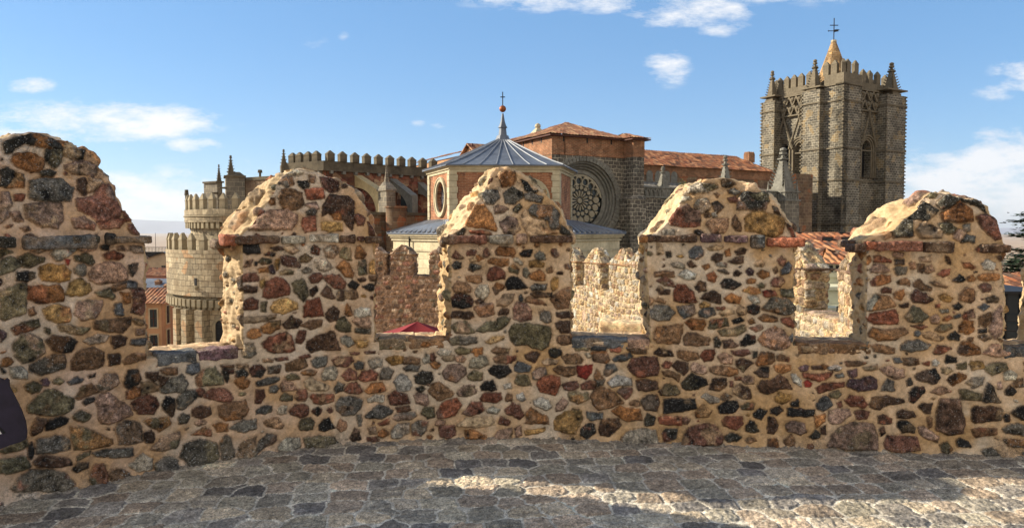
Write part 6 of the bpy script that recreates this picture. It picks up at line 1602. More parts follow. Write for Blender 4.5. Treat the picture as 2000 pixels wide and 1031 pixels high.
P0, P1 = CF.loc(tuple(at(479, 350, 50.3))), plan[1]; P0 = P0[:2]; m = MB(); m.prism([P0, P1, (P1[0], P1[1] + 3), (P0[0], P0[1] + 3)], 0, zc(5.05)); m.build('side_wall', M['brownash'], cath)
m = MB(); m.prism([(P0[0], P0[1] - .12), (P1[0], P1[1] - .12), (P1[0], P1[1] + .5), (P0[0], P0[1] + .5)], zc(5.05), zc(5.28)); q = CF.loc(tuple(at(508, 345, 49.5))); m.frustum(q[0], q[1], zc(5.2), zc(5.55), .08, .08, 6); m.frustum(q[0], q[1], zc(5.55), zc(5.75), .17, .14, 6); m.build('coping', M['dkstone'], cath)

# ================================================================ bell tower
t0 = at(1645, 300, 70.0); TF = Frame((t0.x, t0.y), 30); W = 9.5
tow = empty('bell_tower', (t0.x, t0.y, -12), R(30), 'tall square stone bell tower with pinnacles and a weather vane on its spire', 'tower')
zx = lambda px, py, c=0.: TF.onx(px, py, c); zyy = lambda px, py, c=0.: TF.ony(px, py, c)
zt = TF.ony(1645, 160, 0)[1]; zs1 = TF.ony(1645, 193, 0)[1]; zs2 = TF.ony(1648, 287, 0)[1]; zs3 = TF.ony(1650, 350, 0)[1]; zs0 = TF.ony(1645, 437, 0)[1]
rec = .75
# plan: corner pier blocks and recessed bays
yB1 = zx(1607, 300)[0]; yB2 = zx(1572, 300)[0]; yB3 = zx(1517, 300)[0]; xB1 = zyy(1681, 300)[0]; xB2 = zyy(1722, 300)[0]
core = MB(); zlo = 0; ztop = zt + G
# left face bay (x=rec) with two arches ; front bay (y=rec) with one arch
wy1 = zx(1532, 320, rec)[0]; wy2 = zx(1563, 320, rec)[0]; wz0, wz1_ = zx(1532, 345, rec)[1], zx(1532, 300, rec)[1]; hwl = .66
wx1 = zyy(1691, 320, rec)[0]; xz0, xz1 = zyy(1690, 347, rec)[1], zyy(1690, 295, rec)[1]
bay_l = [arch(-wy1, wz0, wz1_, hwl, 1.0), arch(-wy2, wz0, wz1_, hwl, 1.0)]
holes_face(core, [(-W, -12), (-yB1 + .2, -12), (-yB1 + .2, zt), (-W, zt)], bay_l, lambda u_, z_, d: (rec + d, -u_, z_ + G), .8)
holes_face(core, [(xB1 - .2, -12), (W, -12), (W, zt), (xB1 - .2, zt)], [arch(wx1, xz0, xz1, .72, 1.05)], lambda u_, z_, d: (u_, rec + d, z_ + G), .8)
core.face([(rec, rec, ztop), (W, rec, ztop), (W, W, ztop), (rec, W, ztop)]); core.face([(W, rec, 0), (W, W, 0), (W, W, ztop), (W, rec, ztop)]); core.face([(W, W, 0), (rec, W, 0), (rec, W, ztop), (W, W, ztop)]); core.build('wall', M['tower'], tow)
m = MB(); m.box(rec + .7, rec + .8, rec + 1, W - .5, zc(wz0 - .5), zc(wz1_ + 1.6)); m.box(rec + 1, W - .5, rec + .7, rec + .8, zc(xz0 - .5), zc(xz1 + 1.6)); m.build('dark_opening', M['dark'], tow)
for (loops, fn_) in ((bay_l, lambda u_, z_, d: (rec + d, -u_, z_ + G)), ([arch(wx1, xz0, xz1, .72, 1.05)], lambda u_, z_, d: (u_, rec + d, z_ + G))):
    for lp_ in loops:
        cx_ = sum(p_[0] for p_ in lp_) / len(lp_); zb_ = lp_[0][1]; zs_ = max(p_[1] for p_ in lp_) - 1.0; hw_ = (max(p_[0] for p_ in lp_) - min(p_[0] for p_ in lp_)) / 2; cx_ = (max(p_[0] for p_ in lp_) + min(p_[0] for p_ in lp_)) / 2
        m = MB()
        for k in range(3): ring_mold(m, arch(cx_, zb_, zs_, hw_ + .03 + .22 * k, 1.0 + .2 * k), arch(cx_, zb_ - .02, zs_, hw_ + .17 + .22 * k, 1.0 + .15 + .2 * k), fn_, -.06 - .09 * k, .02)
        # steep gable hood with knobs
        tip = zs_ + 1.0 + 2.55; 
        for s_ in (-1, 1):
            a_, b_ = Vector(fn_(cx_ + s_ * (hw_ + .55), zs_ + .35, -.28)), Vector(fn_(cx_, tip, -.28)); m.bar(a_, b_, .13, .10, 5)
            for k in range(9): c_ = a_.lerp(b_, (k + .5) / 9); m.frustum(c_.x, c_.y, c_.z, c_.z + .26, .13, .07, 5)
        c_ = fn_(cx_, tip, -.28); m.frustum(c_[0], c_[1], c_[2], c_[2] + .95, .15, .05, 6); m.frustum(c_[0], c_[1], c_[2] + .35, c_[2] + .5, .2, .2, 6); m.frustum(c_[0], c_[1], c_[2] + .72, c_[2] + .95, .16, .12, 6)
        m.build('window_hood', M['towertrim'], tow)
pp_ = .62
blocks = [('corner_pier', 0, rec + .05, 0, yB1), ('corner_pier', 0, xB1, 0, rec + .05), ('buttress', -pp_, rec + .05, yB1, yB2), ('buttress', -.45, rec + .1, yB3, W), ('buttress', xB2, W, -.45, rec + .2), ('corner_pier', W - .02, W + .12, .3, 1.9)]
def bead_edge(mb, x, y, z0, z1, r=.085):
    z = z0
    while z < z1: mb.obox((x, y, z), (r, 0, 0), (0, r, 0), (0, 0, .07)); z += .36
beads = MB()
for i, (nm, xa_, xb_, ya_, yb_) in enumerate(blocks):
    m = MB(); z1_ = ztop if i not in (2, 3, 4, 5) else zc(zt - (.35 if i == 2 else .6))
    m.box(xa_, xb_, ya_, yb_, 0, z1_); m.build(nm, M['tower'], tow)
bead_edge(beads, -.02, -.02, 2, ztop); bead_edge(beads, -pp_, yB1, 2, ztop - .5); bead_edge(beads, -pp_, yB2, 2, ztop - .5); bead_edge(beads, -.45, yB3, 2, ztop - .6); bead_edge(beads, -.45, W, 2, ztop - .6); bead_edge(beads, W, -.45, 2, ztop - .6); bead_edge(beads, xB2, -.45, 2, ztop - .6); bead_edge(beads, W + .12, 1.9, 2, ztop - .6); bead_edge(beads, xB1, 0, 2, ztop)
beads.build('ball_ornament', M['towertrim'], tow, )
for z_ in (zs0, zs3, zs2, zs1, zt - .02):
    m = MB(); t_ = .11 if z_ < zt - 1 else .12
    for (nm, xa_, xb_, ya_, yb_) in blocks: m.box(xa_ - .12, xb_ + .06, ya_ - .12, yb_ + .12 if ya_ > 0 else yb_, zc(z_) - t_, zc(z_) + .02)
    m.box(rec - .1, rec + .05, rec, W, zc(z_) - t_, zc(z_)); m.box(rec, W, rec - .1, rec + .05, zc(z_) - t_, zc(z_))
    m.build('string_course', M['towertrim'], tow)
# lattice frieze in the bays, just below the battlements
fz0, fz1 = zt - 2.25, zt - .35
def frieze(mb, a, b, fn_):
    n = max(int(round((b - a) / 1.0)), 1); s_ = (b - a) / n; hz = (fz1 - fz0) / 2
    for k in range(n):
        for r_ in range(2):
            u0, u1, z0_, z1_ = a + k * s_, a + (k + 1) * s_, fz0 + r_ * hz, fz0 + (r_ + 1) * hz; um = (u0 + u1) / 2
            o_ = r_ * .25 * s_
            mb.bar(fn_(u0 + o_, z1_, 0), fn_(um + o_, z0_, 0), .11, None, 4); mb.bar(fn_(um + o_, z0_, 0), fn_(min(u1 + o_, b), z1_, 0), .11, None, 4)
            mb.lathe(*fn_(um + o_, z1_ - .34, 0)[:2], [(.02, fn_(0, z1_ - .60, 0)[2]), (.2, fn_(0, z1_ - .48, 0)[2]), (.25, fn_(0, z1_ - .32, 0)[2]), (.16, fn_(0, z1_ - .14, 0)[2]), (.02, fn_(0, z1_ - .08, 0)[2])], 8)
m = MB(); frieze(m, -W + (W - yB3) * 1.0, -yB2, lambda u_, z_, d: (rec - .26 + d, -u_, z_ + G)); m.build('lattice_frieze', M['towertrim'], tow); m = MB(); frieze(m, xB1, xB2, lambda u_, z_, d: (u_, rec - .26 + d, z_ + G))
m.box(rec - .36, rec + .1, yB2, yB3, zc(fz0 - .14), zc(fz0)); m.box(rec - .36, rec + .1, yB2, yB3, zc(fz1), zc(fz1 + .14)); m.box(xB1, xB2, rec - .36, rec + .1, zc(fz0 - .14), zc(fz0)); m.box(xB1, xB2, rec - .36, rec + .1, zc(fz1), zc(fz1 + .14)); m.build('lattice_frieze', M['towertrim'], tow)
# battlements
m = MB(); ph = .62
m.box(rec, rec + .45, yB1, W, ztop, ztop + ph); m.box(0, .45, 0, yB1, ztop, ztop + ph + .35); m.box(.45, xB1, 0, .45, ztop, ztop + ph + .35); m.box(xB1, W, rec, rec + .45, ztop, ztop + ph - .1); m.box(W - .4, W, rec + .45, W, ztop, ztop + ph); m.box(rec, W, W - .4, W, ztop, ztop + ph); m.build('parapet', M['towertrim'], tow)
pr = merlon_mesh(.62, .36, .95, .42).build('merlon', M['towertrim'], tow); pls = []
for px_, py_ in ((1521, 165), (1535, 163), (1549, 159), (1563, 156), (1579, 152)): pls.append((rec + .22, zx(px_, py_, rec)[0], ztop + ph, R(90)))
for px_ in (1612, 1628): pls.append((.22, zx(px_, 140)[0], ztop + ph + .35, R(90)))
pls.append((.3, .3, ztop + ph + .35, R(45)))
for px_ in (1659, 1674): pls.append((zyy(px_, 140)[0], .22, ztop + ph + .35, 0))
for px_ in (1689, 1702, 1717): pls.append((zyy(px_, 155, rec)[0], rec + .22, ztop + ph - .1, 0))
for k in range(5): pls.append((W - .2, 1.8 + k * 1.6, ztop + ph, R(90))); pls.append((1.6 + k * 1.6, W - .2, ztop + ph, 0))
put_copies(pr, tow, pls)
for (x_, y_, zb_, px_, py_, w_, lab) in ((.15, (yB3 + W) / 2, zt - .6, 1504, 138, 1.05, 'pinnacle at the left corner'), (-.05, (yB1 + yB2) / 2, zt - .35, 1597, 116, 1.1, 'pinnacle on the middle buttress'), ((xB2 + W) / 2 + .1, .25, zt - .6, 1739, 122, 1.35, 'pinnacle at the right corner')):
    c_, s_ = math.cos(R(30)), math.sin(R(30)); Yw = t0.y + x_ * s_ + y_ * c_; ztp = at(px_, py_, Yw).z; m = MB(); pinnacle(m, x_, y_, zc(zb_), zc(ztp), w_, 9); m.build('pinnacle', M['towertrim'], tow, label=lab)
# spire and vane
sx_, sy_ = 3.2, 4.2; Yw = t0.y + sx_ * .5 + sy_ * .866; z_a, z_b = at(1628, 140, Yw).z, at(1628, 80, Yw).z
d0 = px_ray(1628, 100); tt = Yw / d0[1]; qx = TF.loc((d0[0] * tt, Yw, 0)); sx_, sy_ = qx[0], qx[1]
m = MB(); m.frustum(sx_, sy_, zc(z_a - 2.4), zc(z_b), 2.2, .2, 8); spi = m.build('spire', M['tower_spire'] if 'tower_spire' in M else M['bastion'], tow)
m = MB(); m.frustum(sx_, sy_, zc(z_b - .15), zc(z_b + .05), .30, .26, 8); m.build('cap', M['creamplain'], spi)
m = MB(); zv = at(1628, 36, Yw).z; m.bar((sx_, sy_, zc(z_b)), (sx_, sy_, zc(zv)), .05); u2 = Vector((math.cos(R(-30)), math.sin(R(-30)), 0)); c_ = Vector((sx_, sy_, zc(at(1628, 50, Yw).z))); m.bar(c_ - u2 * .42, c_ + u2 * .42, .045); c_ = Vector((sx_, sy_, zc(at(1628, 61, Yw).z))); m.bar(c_ - u2 * .55, c_ + u2 * .15, .04); m.lathe(c_.x - u2.x * .55, c_.y - u2.y * .55, [(.01, c_.z - .08), (.1, c_.z), (.01, c_.z + .08)], 8)
pts = [c_ + u2 * .05 + Vector((0, 0, -.12)), c_ + u2 * .5 + Vector((0, 0, -.04)), c_ + u2 * .42 + Vector((0, 0, .02)), c_ + u2 * .62 + Vector((0, 0, .12)), c_ + u2 * .3 + Vector((0, 0, .16)), c_ + u2 * .05 + Vector((0, 0, .12))]; nn = Vector((u2.y, -u2.x, 0)) * .02; m.loft([[p_ - nn for p_ in pts], [p_ + nn for p_ in pts]]); m.build('weather_vane', M['iron'], spi)
m = MB(); q = (sx_ - 1.1, sy_ - 1.0, 0); m.obox((sx_ - .95, sy_ - .9, zc(z_a - .6)), (.2, -.2, 0), (.08, .08, 0), (0, 0, .5)); m.build('opening', M['dark'], spi)
# storks' nest on the battlements
r_ = random.Random(4); m = MB(); nx_, ny_ = rec + .3, zx(1590, 145, rec)[0]
for k in range(60): a = r_.uniform(0, 6.28); m.bar((nx_ + .35 * math.cos(a), ny_ + .35 * math.sin(a), ztop + 1.0 + r_.uniform(0, .35)), (nx_ + .45 * math.cos(a + 1.3), ny_ + .45 * math.sin(a + 1.3), ztop + 1.0 + r_.uniform(0, .4)), .025, None, 3)
nst = m.build('nest', M['bark'], None); nst.location = tow.location; nst.rotation_euler = tow.rotation_euler; nst['label'] = 'stork nest of dark twigs on the bell tower battlements'; nst['category'] = 'nest'

# ================================================================ octagonal chapel
cx0, cy0 = -.5, 40.2
chap = empty('chapel', (cx0, cy0, -12), 0, 'polygonal brick chapel with grey lead roof, oval windows and ball finial', 'chapel')
lc = lambda p_: (p_[0] - cx0, p_[1] - cy0)
def at2(px, Y): d = px_ray(px, 450); return ((px - 1000) / F * Y, Y)
up = [lc(at2(838, 40.0)), lc(at2(880, 36.3)), lc(at2(1091, 36.6)), lc(at2(1115, 40.6)), lc((2.6, 44.6)), lc((-3.2, 44.4))]
low = [lc(at2(768, 38.6)), lc(at2(905, 33.6)), lc(at2(1085, 33.6)), lc(at2(1210, 38.6)), lc((4.6, 46)), lc((-5.2, 46))]
zL, zU, zEv = 1.48, 2.05, 4.62
m = MB(); m.prism(low, 0, zc(zL - .25)); m.build('wall', M['cream'], chap)
m = MB()
for d_, a_, b_ in ((.06, -.95, -.88), (.10, -.42, -.34), (.16, -.27, -.17), (.26, -.17, -.04)): m.prism(offset_plan(low, d_), zc(zL + a_), zc(zL + b_))
m.build('cornice', M['creamplain'], chap)
m = MB(); lo2, up2 = offset_plan(low, .34), offset_plan(up, .12); zl2 = zc(zL - .02); zu2 = zc(zU + .05)
for i in range(6):
    j = (i + 1) % 6; m.face([(*lo2[i], zl2), (*lo2[j], zl2), (*up2[j], zu2), (*up2[i], zu2)]); m.face([(*lo2[i], zl2 - .05), (*lo2[j], zl2 - .05), (*lo2[j], zl2), (*lo2[i], zl2)])
lr = m.build('roof', M['lead'], chap); m = MB()
for i in (5, 0, 1, 2, 3):
    j = (i + 1) % 6; L = math.hypot(lo2[j][0] - lo2[i][0], lo2[j][1] - lo2[i][1]); n_ = int(L / .44)
    for k in range(n_ + 1): t = k / n_; m.bar((lo2[i][0] * (1 - t) + lo2[j][0] * t, lo2[i][1] * (1 - t) + lo2[j][1] * t, zl2 + .03), (up2[i][0] * (1 - t) + up2[j][0] * t, up2[i][1] * (1 - t) + up2[j][1] * t, zu2 + .03), .06, None, 5)
m.build('roof_seam', M['leadrib'], lr)
def facet(i): a, b = up[i], up[i + 1]; L = math.hypot(b[0] - a[0], b[1] - a[1]); t = Vector(((b[0] - a[0]) / L, (b[1] - a[1]) / L, 0)); return Vector((a[0], a[1], 0)), t, Vector((t.y, -t.x, 0)), L
def along(i, px):
    a, b = up[i], up[i + 1]; q = world_line((a[0] + cx0, a[1] + cy0), (b[0] + cx0, b[1] + cy0), px); return math.hypot(q[0] - cx0 - a[0], q[1] - cy0 - a[1])
mw = MB(); windows = []
for i in range(6):
    if i in (0, 1):
        o, t, n_, L = facet(i); u_ = along(i, 862 if i == 0 else 1033); zw = at(862, 386, 38).z if i == 0 else at(1033, 388, 36.4).z; ra, rb = (.80, .80)
        f2 = (lambda o, t, n_: lambda u_, z_, d: o + t * u_ - n_ * d + Vector((0, 0, zc(z_))))(o, t, n_); el = ellipse(u_, zw, ra, rb * 1.02)
        holes_face(mw, [(0, zU - .1), (L, zU - .1), (L, zEv), (0, zEv)], [el], f2, .26); windows.append((f2, u_, zw, ra, rb))
    else:
        a, b = up[i], up[(i + 1) % 6]; mw.face([(*a, zc(zU - .1)), (*b, zc(zU - .1)), (*b, zc(zEv)), (*a, zc(zEv))])
mw.build('brick_wall', M['brick2'], chap)
for (f2, u_, zw, ra, rb) in windows:
    m = MB(); ring_mold(m, ellipse(u_, zw, ra, rb * 1.02), ellipse(u_, zw, ra + .27, rb + .26), f2, -.09, .02); ring_mold(m, ellipse(u_, zw, ra + .18, rb + .18), ellipse(u_, zw, ra + .25, rb + .24), f2, -.13, -.05); fr = m.build('oval_window', M['creamplain'], chap)
    m = MB(); m.face([f2(a_, b_, .22) for a_, b_ in ellipse(u_, zw, ra, rb * 1.02)]); m.build('glass', M['glass'], fr)
    m = MB()
    for k in range(4): a_ = k * math.pi / 4; m.bar(f2(u_ - ra * math.cos(a_), zw - rb * math.sin(a_), .19), f2(u_ + ra * math.cos(a_), zw + rb * math.sin(a_), .19), .022, None, 4)
    m.build('glazing_bars', M['iron'], fr)
for i in range(6):     # stone corner strips with quoin joints
    m = MB()
    for (A_, B_) in ((up[i], up[(i + 1) % 6]), (up[i], up[i - 1])):
        d_ = Vector((B_[0] - A_[0], B_[1] - A_[1], 0)); L = d_.length; d_ /= L; n_ = Vector((d_.y, -d_.x, 0)); c_ = Vector((sum(p_[0] for p_ in up) / 6, sum(p_[1] for p_ in up) / 6, 0)); 
        if (Vector((*A_, 0)) - c_).dot(n_) < 0: n_ = -n_
        z_ = zU - .05; k = 0
        while z_ < zEv - .05:
            hgt = min(.30, zEv - z_); w_ = .36 + (.05 if k % 2 else 0); m.obox(Vector((*A_, 0)) + d_ * (w_ / 2 - .03) + n_ * .02 + Vector((0, 0, zc(z_ + hgt / 2))), d_ * (w_ / 2), n_ * .05, (0, 0, hgt / 2 - .008)); z_ += hgt; k += 1
    m.build('corner_stones', M['creamplain'], chap)
m = MB(); m.prism(offset_plan(up, .04), zc(zU - .12), zc(zU + .10)); m.prism(offset_plan(up, .06), zc(zEv - .08), zc(zEv + .06)); m.prism(offset_plan(up, .14), zc(zEv + .06), zc(zEv + .18)); m.prism(offset_plan(up, .26), zc(zEv + .18), zc(zEv + .28)); m.build('cornice', M['creamplain'], chap)
ev2 = offset_plan(up, .36); zr0 = zc(zEv + .28); zap = at(982, 272, 40.2).z; AX = ((982 - 1000) / F * 40.2 - cx0, 0.); rt_ = .30
m = MB()
for i in range(6):
    a, b = ev2[i], ev2[(i + 1) % 6]; pr_ = []
    N_ = 6; rows = []
    for k in range(N_ + 1):
        t = k / N_; s_ = 1 - t * (1 - .05); z_ = zr0 + (zc(zap) - zr0) * (t ** 1.12 * .97 + .03 * t); rows.append([(AX[0] + (a[0] - AX[0]) * s_, AX[1] + (a[1] - AX[1]) * s_, z_), (AX[0] + (b[0] - AX[0]) * s_, AX[1] + (b[1] - AX[1]) * s_, z_)])
    for r0_, r1_ in zip(rows, rows[1:]): m.face([r0_[0], r0_[1], r1_[1], r1_[0]])
    m.face([(*a, zr0 - .06), (*b, zr0 - .06), (*b, zr0), (*a, zr0)])
rf = m.build('roof', M['lead'], chap); m = MB()
for i in range(6):
    a, b = ev2[i], ev2[(i + 1) % 6]; L = math.hypot(b[0] - a[0], b[1] - a[1]); n_ = max(int(L / .75), 2)
    for k in range(n_):
        t = k / n_; e_ = (a[0] * (1 - t) + b[0] * t, a[1] * (1 - t) + b[1] * t); path = []
        for q_ in range(7): tt = q_ / 6; s_ = 1 - tt * .95; path.append(Vector((AX[0] + (e_[0] - AX[0]) * s_, AX[1] + (e_[1] - AX[1]) * s_, zr0 + (zc(zap) - zr0) * (tt ** 1.12 * .97 + .03 * tt) + .015)))
        for p_, q_ in zip(path, path[1:]): m.bar(p_, q_, .045 if k == 0 else .028, None, 5)
m.build('roof_seam', M['leadrib'], rf)
zz1, zz2, zz3, zz4 = (zc(at(982, y_, 40.2).z) for y_ in (250, 222, 213, 180))
m = MB(); m.frustum(AX[0], AX[1], zc(zap) - .12, zc(zap) + .18, .46, .34, 8); m.frustum(AX[0], AX[1], zc(zap) + .15, zz1, .26, .20, 8); m.frustum(AX[0], AX[1], zz1, zz1 + .08, .27, .24, 8); m.frustum(AX[0], AX[1], zz1 + .08, zz1 + .38, .22, .12, 8); m.frustum(AX[0], AX[1], zz1 + .38, zz2, .12, .05, 8); m.build('finial', M['lead'], rf)
m = MB(); m.lathe(AX[0], AX[1], [(.19 * math.sin(k * math.pi / 10), zz3 - .19 * math.cos(k * math.pi / 10)) for k in range(11)], 16); m.build('ball', M['copper'], rf, True)
m = MB(); m.bar((AX[0], AX[1], zz3 + .15), (AX[0], AX[1], zz4), .028); zq_ = zz4 - .28; m.bar((AX[0] - .13, AX[1], zq_), (AX[0] + .13, AX[1], zq_), .028); m.build('cross', M['iron'], rf)
m = MB(); q = world_line((low[0][0] + cx0, low[0][1] + cy0), (low[1][0] + cx0, low[1][1] + cy0), 803); q = (q[0] - cx0, q[1] - cy0); m.bar((q[0] - .08, q[1] - .1, zc(zL - .1)), (q[0] - .08, q[1] - .1, 0), .045); m.build('downpipe', M['iron'], chap)
# ================================================================ farther stretches of the rampart
def spl(pts, n=400):
    p = np.array(pts, float); d = np.r_[0, np.cumsum(np.hypot(*np.diff(p, axis=0).T))]; q = np.linspace(0, d[-1], n); X, Y = np.interp(q, d, p[:, 0]), np.interp(q, d, p[:, 1])
    k = np.ones(25) / 25; pad = lambda a: np.convolve(np.r_[a[0] + (a[0] - a[12:0:-1]), a, a[-1] + (a[-1] - a[-2:-14:-1])], k, 'valid'); return Curve(pad(X), pad(Y))
def body(name, curve, rs, s0, s1, zs, zlow, mat, parent, step, T=.4, k=1.):
    """wall face below the crenels; zs is a function of s"""
    s = np.arange(s0, s1, step); n = int((zs(s).max() - zlow) / step); t = np.linspace(0, 1, n); SS = np.repeat(s[None], n, 0); top = zs(s)[None]; ZZ = zlow + (top - zlow) * t[:, None]
    wt = np.linspace(0, T, 10)[1:]; S2 = np.r_[SS, np.repeat(s[None], len(wt) + 2, 0)]; Z2 = np.r_[ZZ, np.repeat(top, len(wt) + 1, 0), np.full((1, len(s)), -12.)]; W2 = np.r_[0 * SS, np.repeat(wt[:, None], len(s), 1), np.full((1, len(s)), T + .01), np.full((1, len(s)), T + .3)]
    S2 = np.r_[np.repeat(s[None], 1, 0), S2]; Z2 = np.r_[np.full((1, len(s)), -12.), Z2]; W2 = np.r_[np.zeros((1, len(s))), W2]
    wx_, wz_ = rs.w * rs.res * .98, rs.h * rs.res * .98; tri = lambda a, w_: w_ - np.abs((a % (2 * w_)) - w_)
    h, c, m = rs.get(S2, Z2); h[0] = 0; h[-2:] = 0; x, y = curve.ev(S2, W2 - h * (W2 < .01)); P = np.stack([x, y, Z2 + h * (W2 > .01) * (Z2 > zlow)], 2)
    return link(name, np_mesh(name, P.reshape(-1, 3), grid_faces(*S2.shape), c.reshape(-1, 3), m.ravel()), mat, parent)
RE = Raster(-4, 4, -1.2, 2.4, .008, 21, ((206, 184, 148), (196, 170, 128)), k=1.5).pack(.15, 'ottoatlwptbtlt', seed=31, light=.68, mixm=.15); RE.wrap = True; RE.C = np.clip(RE.C, 0, .55)
RW = Raster(-4, 4, -3, 2.4, .012, 22, ((170, 140, 112), (156, 124, 98)), k=1.8).pack(.17, 'rbbbbnbtebnb', seed=33, mixm=.2); RW.wrap = True
ew = empty('battlement_wall', (3, 18, -12), 0, 'sunlit cream rubble rampart with small merlons beyond the right hand gaps', 'battlement wall')
def cap_profile(s0, s1, zs, zl, zt, w_):
    L = [(s0, zs), (s0, zl - .02), (s0 - .03, zl), (s0 - .03, zl + .03), (s0 + .06, zl + .08), (s0 + w_ * .22, zl + (zt - zl) * .55), (s0 + w_ * .34, zt - .05), (s0 + w_ * .46, zt)]
    return L, [(s1 - (a - s0), z) for a, z in L]
def attach_to(o, e): o.location = (-e.location.x, -e.location.y, -e.location.z); return o
EC = spl([(.3, 25.3), (1.0, 24), (3.0, 18.5), (4.45, 14.5), (4.97, 12), (4.85, 10.5), (4.5, 9), (4.15, 7.6)])
def s_at(curve, px, n=4000):
    q = np.linspace(0, curve.S[-1], n); x, y = curve.ev(q, 0 * q); d = px_ray(px, 450); f = x * d[1] - y * d[0]; i = np.where(np.diff(np.sign(f)) != 0)[0]; return float(q[i[0]]) if len(i) else float(q[np.argmin(np.abs(f))])
sE = lambda px: s_at(EC, px)
# sill height along the curve (metres): lower where the wall is far off
kS = np.array([0, sE(1170), sE(1215), sE(1590), EC.S[-1]]); kZ = np.array([-.12, -.07, -.05, .24, .30]); zE_ = lambda s: np.interp(s, kS, kZ)
attach_to(body('wall_body', EC, RE, 0.0, EC.S[-1] - .05, zE_, -3.5, M['farrubble'], ew, .028), ew)
ends = []
for i, (sn, wd, zlg, cap) in enumerate(((sE(1096), 1.0, .72, .40), (sE(1125), 1.0, .74, .40), (sE(1174), 1.05, .74, .42), (sE(1230), 1.1, .74, .42), (sE(1270), 1.1, .74, .42), (sE(1320), 1.1, .74, .42), (None, 0, 0, 0))):
    if sn is None: continue
    s1_ = sn; s0_ = sn - wd; zb_ = float(zE_(sn - wd / 2)); Lp, Rp = cap_profile(s0_, s1_, zb_, zb_ + zlg, zb_ + zlg + cap, wd)
    o = attach_to(build_merlon(EC, RE, RE, Lp, Rp, zb_ - .02, 0, 0, 60 + i, 'merlon', M['farrubble'], ew, step=.022, T=.42, off=.12, k=1.001, fstep=.03, zl=zb_ + zlg, ragged=.5), ew)
    attach_to(slabs_mesh('ledge', [rock_slab('l', EC, s0_ - .08, s1_ + .08, -.06, .5, zb_ + zlg - .02, zb_ + zlg + .03, 'b', 700 + i, step=.03)], M['rubble'], o), ew) if False else slabs_mesh('ledge', [rock_slab('l', EC, s0_ - .08, s1_ + .08, -.06, .5, zb_ + zlg - .02, zb_ + zlg + .03, 'b', 700 + i, step=.03)], M['rubble'], o)
e12 = float(s_at(EC, 1586)); 
cand = [q for q in np.linspace(0, EC.S[-1], 3000)]
xs, ys = EC.ev(np.array(cand), 0 * np.array(cand)); pxs = 1000 + F * xs / ys
far_i = int(np.argmin(np.abs(ys - 12.0))); s12 = cand[far_i]; i9 = int(np.argmin(np.abs(ys - 9.9))); s9 = cand[i9]; i14 = int(np.argmin(np.abs(ys - 14.8)))
for i, (s1_, wd, zlg, cap) in enumerate(((s12, 1.15, .74, .46), (s9 + .55, 1.25, .74, .48), (cand[i14], 1.1, .74, .46))):
    s0_ = s1_ - wd; zb_ = float(zE_(s1_ - wd / 2)); Lp, Rp = cap_profile(s0_, s1_, zb_, zb_ + zlg, zb_ + zlg + cap, wd)
    o = attach_to(build_merlon(EC, RE, RE, Lp, Rp, zb_ - .02, 0, 0, 80 + i, 'merlon', M['farrubble'], ew, step=.014, T=.42, off=.12, k=1.001, fstep=.02, zl=zb_ + zlg), ew)
    slabs_mesh('ledge', [rock_slab('l', EC, s0_ - .08, s1_ + .08, -.06, .5, zb_ + zlg - .02, zb_ + zlg + .03, 'n', 720 + i, step=.03)], M['rubble'], o)
# pale block lying at the foot of the far sunlit stretch
m = MB(); m.mi = 0; q = at(1222, 640, 14.0); rb = rock_slab('b', spl([(q.x - .45, 14.3), (q.x + .45, 14.0)]), 0, .9, -.3, .3, q.z - .25, q.z + .12, 't', 44, step=.03, lighten=1.6)
o = slabs_mesh('stone_block', [rb], M['rubble'], None); o['label'] = 'large pale sunlit stone block behind the third gap'; o['category'] = 'stone block'
q2 = at(1190, 655, 12.5); 
WCv = spl([(-7.4, 25.5), (-.3, 23.6), (.5, 23.9)]); zW_ = lambda s: 0 * s + .05
sw = empty('battlement_wall', (-3, 24, -12), 0, 'shaded reddish rubble rampart with gabled merlons seen through the second gap', 'battlement wall')
attach_to(body('wall_body', WCv, RW, 0, WCv.S[-1] - .1, zW_, -4.5, M['farrubble'], sw, .035, T=.45), sw)
for i, (pa_, pb_) in enumerate(((700, 752), (761, 807), (838, 884), (915, 961))):
    s0_, s1_ = s_at(WCv, pa_), s_at(WCv, pb_)
    Lp = [(s0_, .05), (s0_, .78), (s0_ + .02, .80), (s0_ + (s1_ - s0_) * .25, .95), (s0_ + (s1_ - s0_) * .48, 1.08)]; Rp = [(s1_, .05), (s1_, .78), (s1_ - .02, .80), (s1_ - (s1_ - s0_) * .25, .95), (s1_ - (s1_ - s0_) * .48, 1.08)]
    o = attach_to(build_merlon(WCv, RW, RW, Lp, Rp, .03, 0, 0, 100 + i, 'merlon', M['farrubble'], sw, step=.03, T=.45, off=.12, k=1.001, fstep=.035, zl=.80, ragged=.7), sw)
    slabs_mesh('ledge', [rock_slab('l', WCv, s0_ - .06, s1_ + .06, -.05, .5, .76, .80, 'b', 740 + i, step=.05)], M['rubble'], o)
# fix the slabs: they are children of merlons that carry the offset
# lower terrace between the ramparts
m = MB(); m.face([(-7.5, 6.2, -3.3), (4.1, 6.2, -3.3), (4.2, 22, -3.3), (-7.5, 25, -3.3)]); m.face([(-7.5, 6.2, -12), (-7.5, 6.2, -3.3), (-7.5, 25, -3.3), (-7.5, 25, -12)]); m.build('terrace', M['ground'], None, kind='structure')

